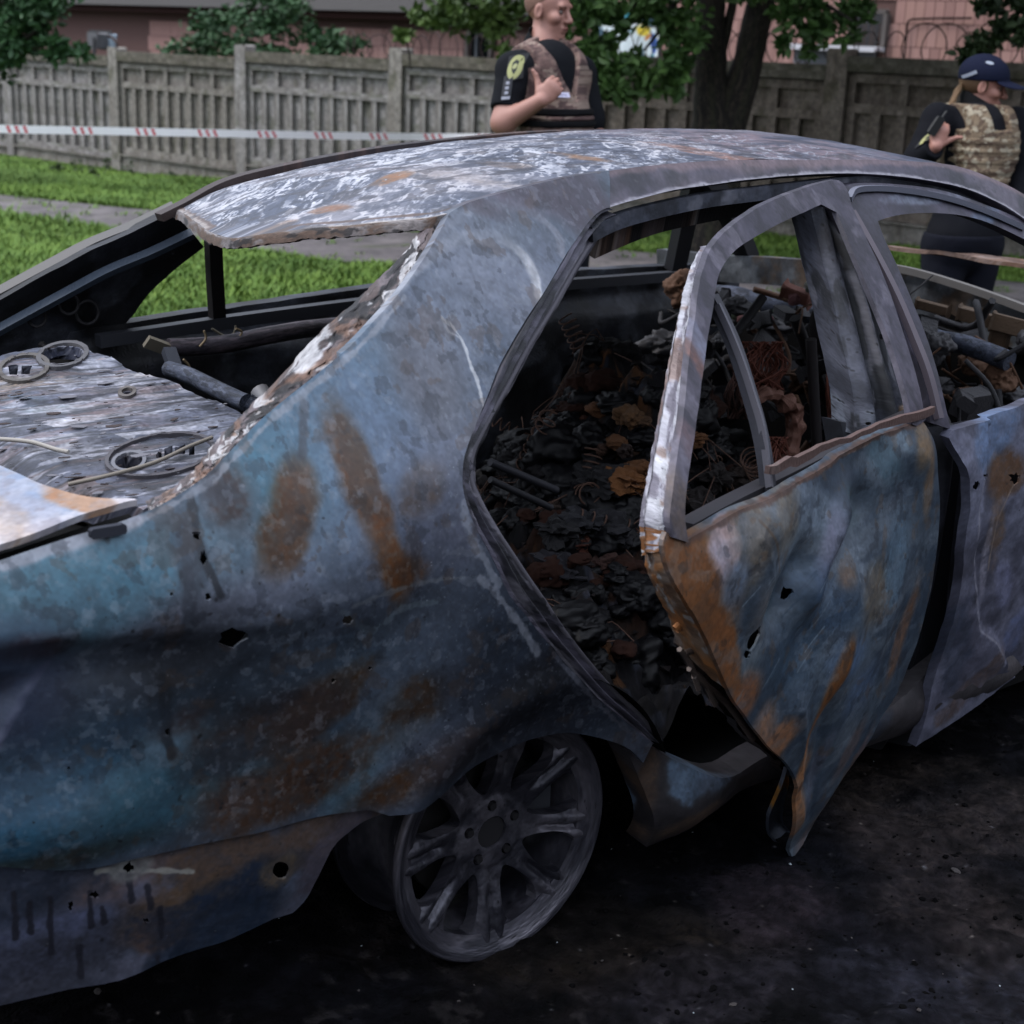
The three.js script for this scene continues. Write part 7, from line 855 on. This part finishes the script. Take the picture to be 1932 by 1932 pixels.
// --- what is left of the seats and trim: springs, frames, foam and char
{
  const r0 = mulberry(9);
  const hs = (x, z) => .30 + .16 * Math.exp(-(((x - .1) / .3) ** 2)) + .52 * Math.exp(-(((x - .95) / .24) ** 2) - ((z + .02) / .36) ** 2) + .26 * Math.exp(-(((x - .6) / .25) ** 2) - ((z - .25) / .35) ** 2) + .22 * Math.exp(-(((x - 1.35) / .3) ** 2)) + (fbm(x * 7 + 9, z * 7, 3) - .5) * .20 + Math.abs(fbm(x * 13, z * 13, 3) - .5) * .22 - .05 + (fbm(x * 50, z * 50, 3) - .5) * .02;
  const onPile = (u, v) => hit((P) => P.y - hs(P.x, P.z), u, v, 2, 8);
  const P = new Paint([-.2, -.72, 2, .74], 380); P.base([13, 12, 15], [28, 26, 30], 9).noise([52, 47, 46], 26, .62, .06, .5).noise([84, 52, 34], 14, .68, .06, .6).noise([70, 76, 92], 30, .66, .05, .6).noise([120, 78, 46], 20, .70, .04, .8, [1, 1], 60).grain(.3);
  mesh('burnt_debris', sheet([[-.18, -.7], [1.95, -.7], [1.95, .72], [-.18, .72]], (x, z) => V(x, hs(x, z), z), { cell: .011, flip: -1, box: P.b }), steel(P.tex(), { rough: .9, metal: 0, spec: .5, bump: .008, size: [2.2, 1.4] }), car, { kind: 'stuff' });
  const lump = (u, v, z, r, col, sq = .7) => { const p = onPile(u, v); if (p.x > 1.35) return; p.addScaledVector(EYE.clone().sub(p).normalize(), .05); const g = new THREE.IcosahedronGeometry(r * .8, 6), a = g.attributes.position, ox = r0() * 50; for (let i = 0; i < a.count; i++) { const X = a.getX(i), Y = a.getY(i), Z = a.getZ(i), f = 40; const k = 1 + (n3(X * f + ox, Y * f, Z * f) - .5) * 2.2 + (n3(X * 150 + ox, Y * 150, Z * 150) - .5) * 1.3; a.setXYZ(i, X * k * 1.2, Y * k * sq, Z * k); } g.computeVertexNormals(); g.rotateY(r0() * 6); g.translate(p.x, p.y, p.z); mesh('foam_lump', g, new THREE.MeshStandardMaterial({ color: new THREE.Color(...col.map((c, i) => S2L(c * [.8, .76, .74][i]))), roughness: .95, bumpMap: RELIEF, bumpScale: .006 }), car); };
  for (const [u, v, z, r, c] of [[1185, 908, .3, .05, [168, 112, 58]], [1215, 890, .3, .03, [150, 100, 54]], [1160, 915, .3, .022, [158, 104, 50]], [1140, 770, .1, .03, [146, 98, 58]], [1190, 786, .1, .032, [140, 102, 60]], [1215, 795, .1, .02, [120, 88, 56]], [1108, 760, .1, .02, [126, 92, 78]], [1100, 795, .1, .026, [112, 62, 42]], [1160, 840, .2, .026, [140, 94, 52]], [1138, 848, .2, .02, [96, 64, 46]], [1310, 828, .2, .035, [160, 110, 66]], [1350, 800, .2, .02, [110, 80, 62]], [1100, 1030, .4, .03, [120, 64, 44]], [1075, 1010, .4, .02, [104, 60, 46]], [1065, 960, .4, .03, [100, 84, 76]], [1140, 1060, .35, .025, [84, 50, 40]], [1200, 1010, .35, .03, [110, 62, 46]], [1180, 850, .15, .03, [70, 48, 42]], [1420, 780, .1, .04, [92, 70, 58]], [1250, 950, .35, .04, [60, 46, 46]], [1130, 910, .3, .06, [40, 40, 46]], [1080, 930, .35, .06, [44, 44, 52]], [1100, 990, .4, .05, [50, 52, 62]], [1050, 1000, .4, .05, [42, 42, 48]], [1150, 1000, .4, .05, [44, 44, 54]], [1060, 1080, .45, .06, [48, 48, 60]], [1350, 900, .3, .05, [50, 42, 42]], [1330, 960, .35, .05, [46, 38, 38]], [1400, 900, .3, .04, [66, 52, 46]]]) lump(u, v, z, r, c);
  { // bulky clumps of char heaped up where the seats stood
    const L = [], LR = [], LG = []; const mk = (x, y, z, r, L2) => { const g = new THREE.IcosahedronGeometry(r, r > .05 ? 11 : 7), a = g.attributes.position, ox = r0() * 60, sx = .8 + r0() * .7, sy = .5 + r0() * .5; for (let i = 0; i < a.count; i++) { const X = a.getX(i), Y = a.getY(i), Z = a.getZ(i), f = 1 / r; const q1 = n3(X * f * 1.6 + ox, Y * f * 1.6 + ox, Z * f * 1.6), q2 = Math.abs(n3(X * f * 4 + ox, Y * f * 4, Z * f * 4) - .5), q3 = Math.abs(n3(X * 90 + ox, Y * 90, Z * 90) - .5), q4 = n3(X * 240 + ox, Y * 240, Z * 240) - .5; const k = .42 + q1 * 1.1 - q2 * .6 - q3 * .4 + q4 * .18; a.setXYZ(i, X * k * sx, Y * k * sy, Z * k); } const mg = mergeVertices((g.deleteAttribute('uv'), g.deleteAttribute('normal'), g)); mg.computeVertexNormals(); mg.translate(x, y, z); L2.push(mg); };
    for (let i = 0; i < 420; i++) { const x = .15 + r0() * 1.25, z = -.5 + r0() * 1.1, h = hs(x, z); if (h < .34 && r0() < .6) continue; mk(x, h + .01, z, .022 + r0() * r0() * .075, r0() < .74 ? L : r0() < .62 ? LR : LG); }
    for (const [u, v, r] of [[1130, 900, .07], [1090, 950, .08], [1180, 960, .08], [1150, 1020, .08], [1080, 1020, .06], [1220, 900, .07], [1210, 980, .07], [1060, 990, .06], [1120, 830, .06], [1170, 760, .05], [1230, 830, .06]]) { const p = onPile(u, v); mk(p.x, p.y, p.z, r, L); }
    const cm = steel(null, { color: [16, 15, 19], rough: .55, metal: 0, spec: .5, bump: .008, size: [3, 3] }); mesh('charred_clumps', L, cm, car, { kind: 'stuff' }); mesh('rusty_clumps', LR, steel(null, { color: [58, 34, 26], rough: .95, metal: 0, spec: .4, bump: .006 }), car, { kind: 'stuff' }); mesh('ashen_clumps', LG, steel(null, { color: [40, 38, 40], rough: .95, metal: 0, spec: .4, bump: .006 }), car, { kind: 'stuff' });
    // wrecked loom, brackets and ducts where the dashboard was
    const D = [], E2 = [], F2 = []; for (let i = 0; i < 90; i++) { const x = 1.5 + r0() * .55, y = .55 + r0() * .38, z = -.65 + r0() * 1.2; const p = V(x, y, z), q = p.clone().add(V((r0() - .5) * .3, (r0() - .6) * .3, (r0() - .5) * .4)), m = p.clone().lerp(q, .5).add(V((r0() - .5) * .1, (r0() - .5) * .14, (r0() - .5) * .1)); (r0() < .3 ? E2 : D).push(tube(smooth3([p, m, q], 8), .002 + r0() * r0() * .012, 5, false, 10)); }
    for (let i = 0; i < 60; i++) F2.push(bx(.02 + r0() * .07, .01 + r0() * .05, .02 + r0() * .09, 1.55 + r0() * .5, .6 + r0() * .34, -.62 + r0() * 1.15, .004, new THREE.Euler(r0() * 3, r0() * 3, r0() * 3))); for (let i = 0; i < 40; i++) mk(1.6 + r0() * .45, .58 + r0() * .34, -.6 + r0() * 1.1, .02 + r0() * .05, r0() < .7 ? F2 : E2);
    mesh('dash_loom', D, plain(52, 50, 54, .8, .1), car, { kind: 'stuff' }); mesh('rusty_loom', E2, plain(112, 78, 56, .85, .1), car, { kind: 'stuff' }); mesh('dash_wreckage', F2, steel(null, { color: [72, 70, 74], bump: .005 }), car, { kind: 'stuff' });
  }
  { const S = []; for (let i = 0; i < 16; i++) { const x = .25 + r0() * .95, z = -.3 + r0() * .75, R = .012 + r0() * .016, Lh = .06 + r0() * .12, h = hs(x, z) + .035, tl = (r0() - .5) * 2.4, tl2 = (r0() - .5) * 2.4, n = 5 + Math.floor(r0() * 3), pts = []; for (let k = 0; k <= n * 8; k++) { const a = k / 8 * 6.283; const v = V(Math.cos(a) * R, k / (n * 8) * Lh, Math.sin(a) * R); v.applyEuler(new THREE.Euler(tl, 0, tl2)); pts.push(v.add(V(x, h, z))); } S.push(tube(pts, .0022, 5, false, n * 12)); } for (let i = 0; i < 70; i++) { const x = .1 + r0() * 1.2, z = -.5 + r0() * 1.1; const pts = [0, 1, 2, 3].map((k) => { const X = x + (r0() - .5) * .22 * k * .5, Z = z + (r0() - .5) * .22 * k * .5; return V(X, hs(X, Z) + .03 + r0() * .07, Z); }); S.push(tube(smooth3(pts, 10), .0016, 4, false, 12)); } mesh('coil_springs', S, plain(104, 74, 60, .8, .1), car, { kind: 'stuff' }); }
  // loose char fragments
  const frag = []; for (let i = 0; i < 1500; i++) { const x = -.1 + r0() * 1.4, z = -.6 + r0() * 1.25; const g = new THREE.TetrahedronGeometry(.004 + r0() * .011, 0); g.rotateX(r0() * 6); g.rotateY(r0() * 6); g.scale(1 + r0(), .6, 1); g.translate(x, hs(x, z) + .008, z); frag.push(g); } mesh('char_fragments', frag, plain(46, 40, 40, .9), car, { kind: 'stuff' });
  // springs and wires
  const rw = plain(130, 68, 50, .8), rw2 = plain(150, 84, 64, .8);
  const bunch = (u, v, z, du, dv, n, mat, rad) => { const L = []; for (let i = 0; i < n; i++) { const a = onZ(z + (r0() - .5) * .1)(u + (r0() - .5) * du, v - dv / 2), m = onZ(z + (r0() - .5) * .14)(u + (r0() - .5) * du * 1.3, v), b = onZ(z + (r0() - .5) * .1)(u + (r0() - .5) * du, v + dv / 2); L.push(tube(smooth3([a, m, b], 8), rad, 4, false, 8)); } mesh('seat_springs', L, mat, car, { kind: 'stuff' }); };
  bunch(1588, 730, .15, 46, 190, 150, rw, .0028); bunch(1440, 690, .12, 80, 90, 60, rw, .0022); bunch(1600, 660, .15, 24, 70, 60, rw2, .0026); bunch(1465, 870, .2, 50, 90, 50, rw, .0024); bunch(1400, 740, .1, 60, 100, 30, plain(90, 56, 46, .9), .0022);
  const ring = [[1415, 760], [1440, 742], [1470, 745], [1495, 775], [1503, 815], [1495, 850], [1470, 880], [1440, 890]].map(([u, v]) => onZ(.2)(u, v)); const pk = steel(null, { color: [150, 104, 88], bump: .004 }); const lumpy = (g, k) => { const a = g.attributes.position, n = g.attributes.normal; for (let i = 0; i < a.count; i++) { const d = (n3(a.getX(i) * 50, a.getY(i) * 50, a.getZ(i) * 50) - .42) * k; a.setXYZ(i, a.getX(i) + n.getX(i) * d, a.getY(i) + n.getY(i) * d, a.getZ(i) + n.getZ(i) * d); } g.computeVertexNormals(); return g; }; mesh('recliner_ring', lumpy(tube(smooth3(ring, 60), .015, 10, false, 90), .05), pk, car); mesh('recliner_ring', lumpy(tube(smooth3(ring.map((p) => p.clone().add(V(.03, -.01, -.05))), 60), .010, 10, false, 90), .04), pk, car);
  for (const [u0, v0, u1, v1, z, r, c] of [[1530, 640, 1545, 900, .2, .014, [52, 46, 48]], [1350, 560, 1420, 790, .0, .012, [44, 42, 46]], [1500, 600, 1560, 760, .0, .016, [44, 40, 42]], [925, 872, 1050, 925, .45, .008, [48, 48, 56]], [925, 905, 1040, 958, .47, .007, [40, 40, 46]], [1380, 640, 1440, 560, .1, .012, [58, 56, 60]]]) mesh('seat_frame_bar', bar(onZ(z)(u0, v0), onZ(z)(u1, v1), r), plain(...c, .7, .2), car);
  const hg = new THREE.SphereGeometry(.09, 20, 14); hg.scale(.5, 1, 1); { const p = onZ(.15)(1580, 620); hg.translate(p.x, p.y, p.z); } mesh('headrest_frame', hg, plain(34, 30, 30, .95), car);
}
// the whole place in its true, rather dark base colours (bare scorched steel, weathered concrete, dark leaves)
{ const seen = new Set(), keep = new Set(['barrier_tape', 'banner_sheet', 'name_tape', 'window_sill']); scene.traverse((o) => { if (!o.isMesh || seen.has(o.material) || keep.has(o.name)) return; seen.add(o.material); o.material.color.multiplyScalar(.54); }); }
renderer.render(scene, camera);
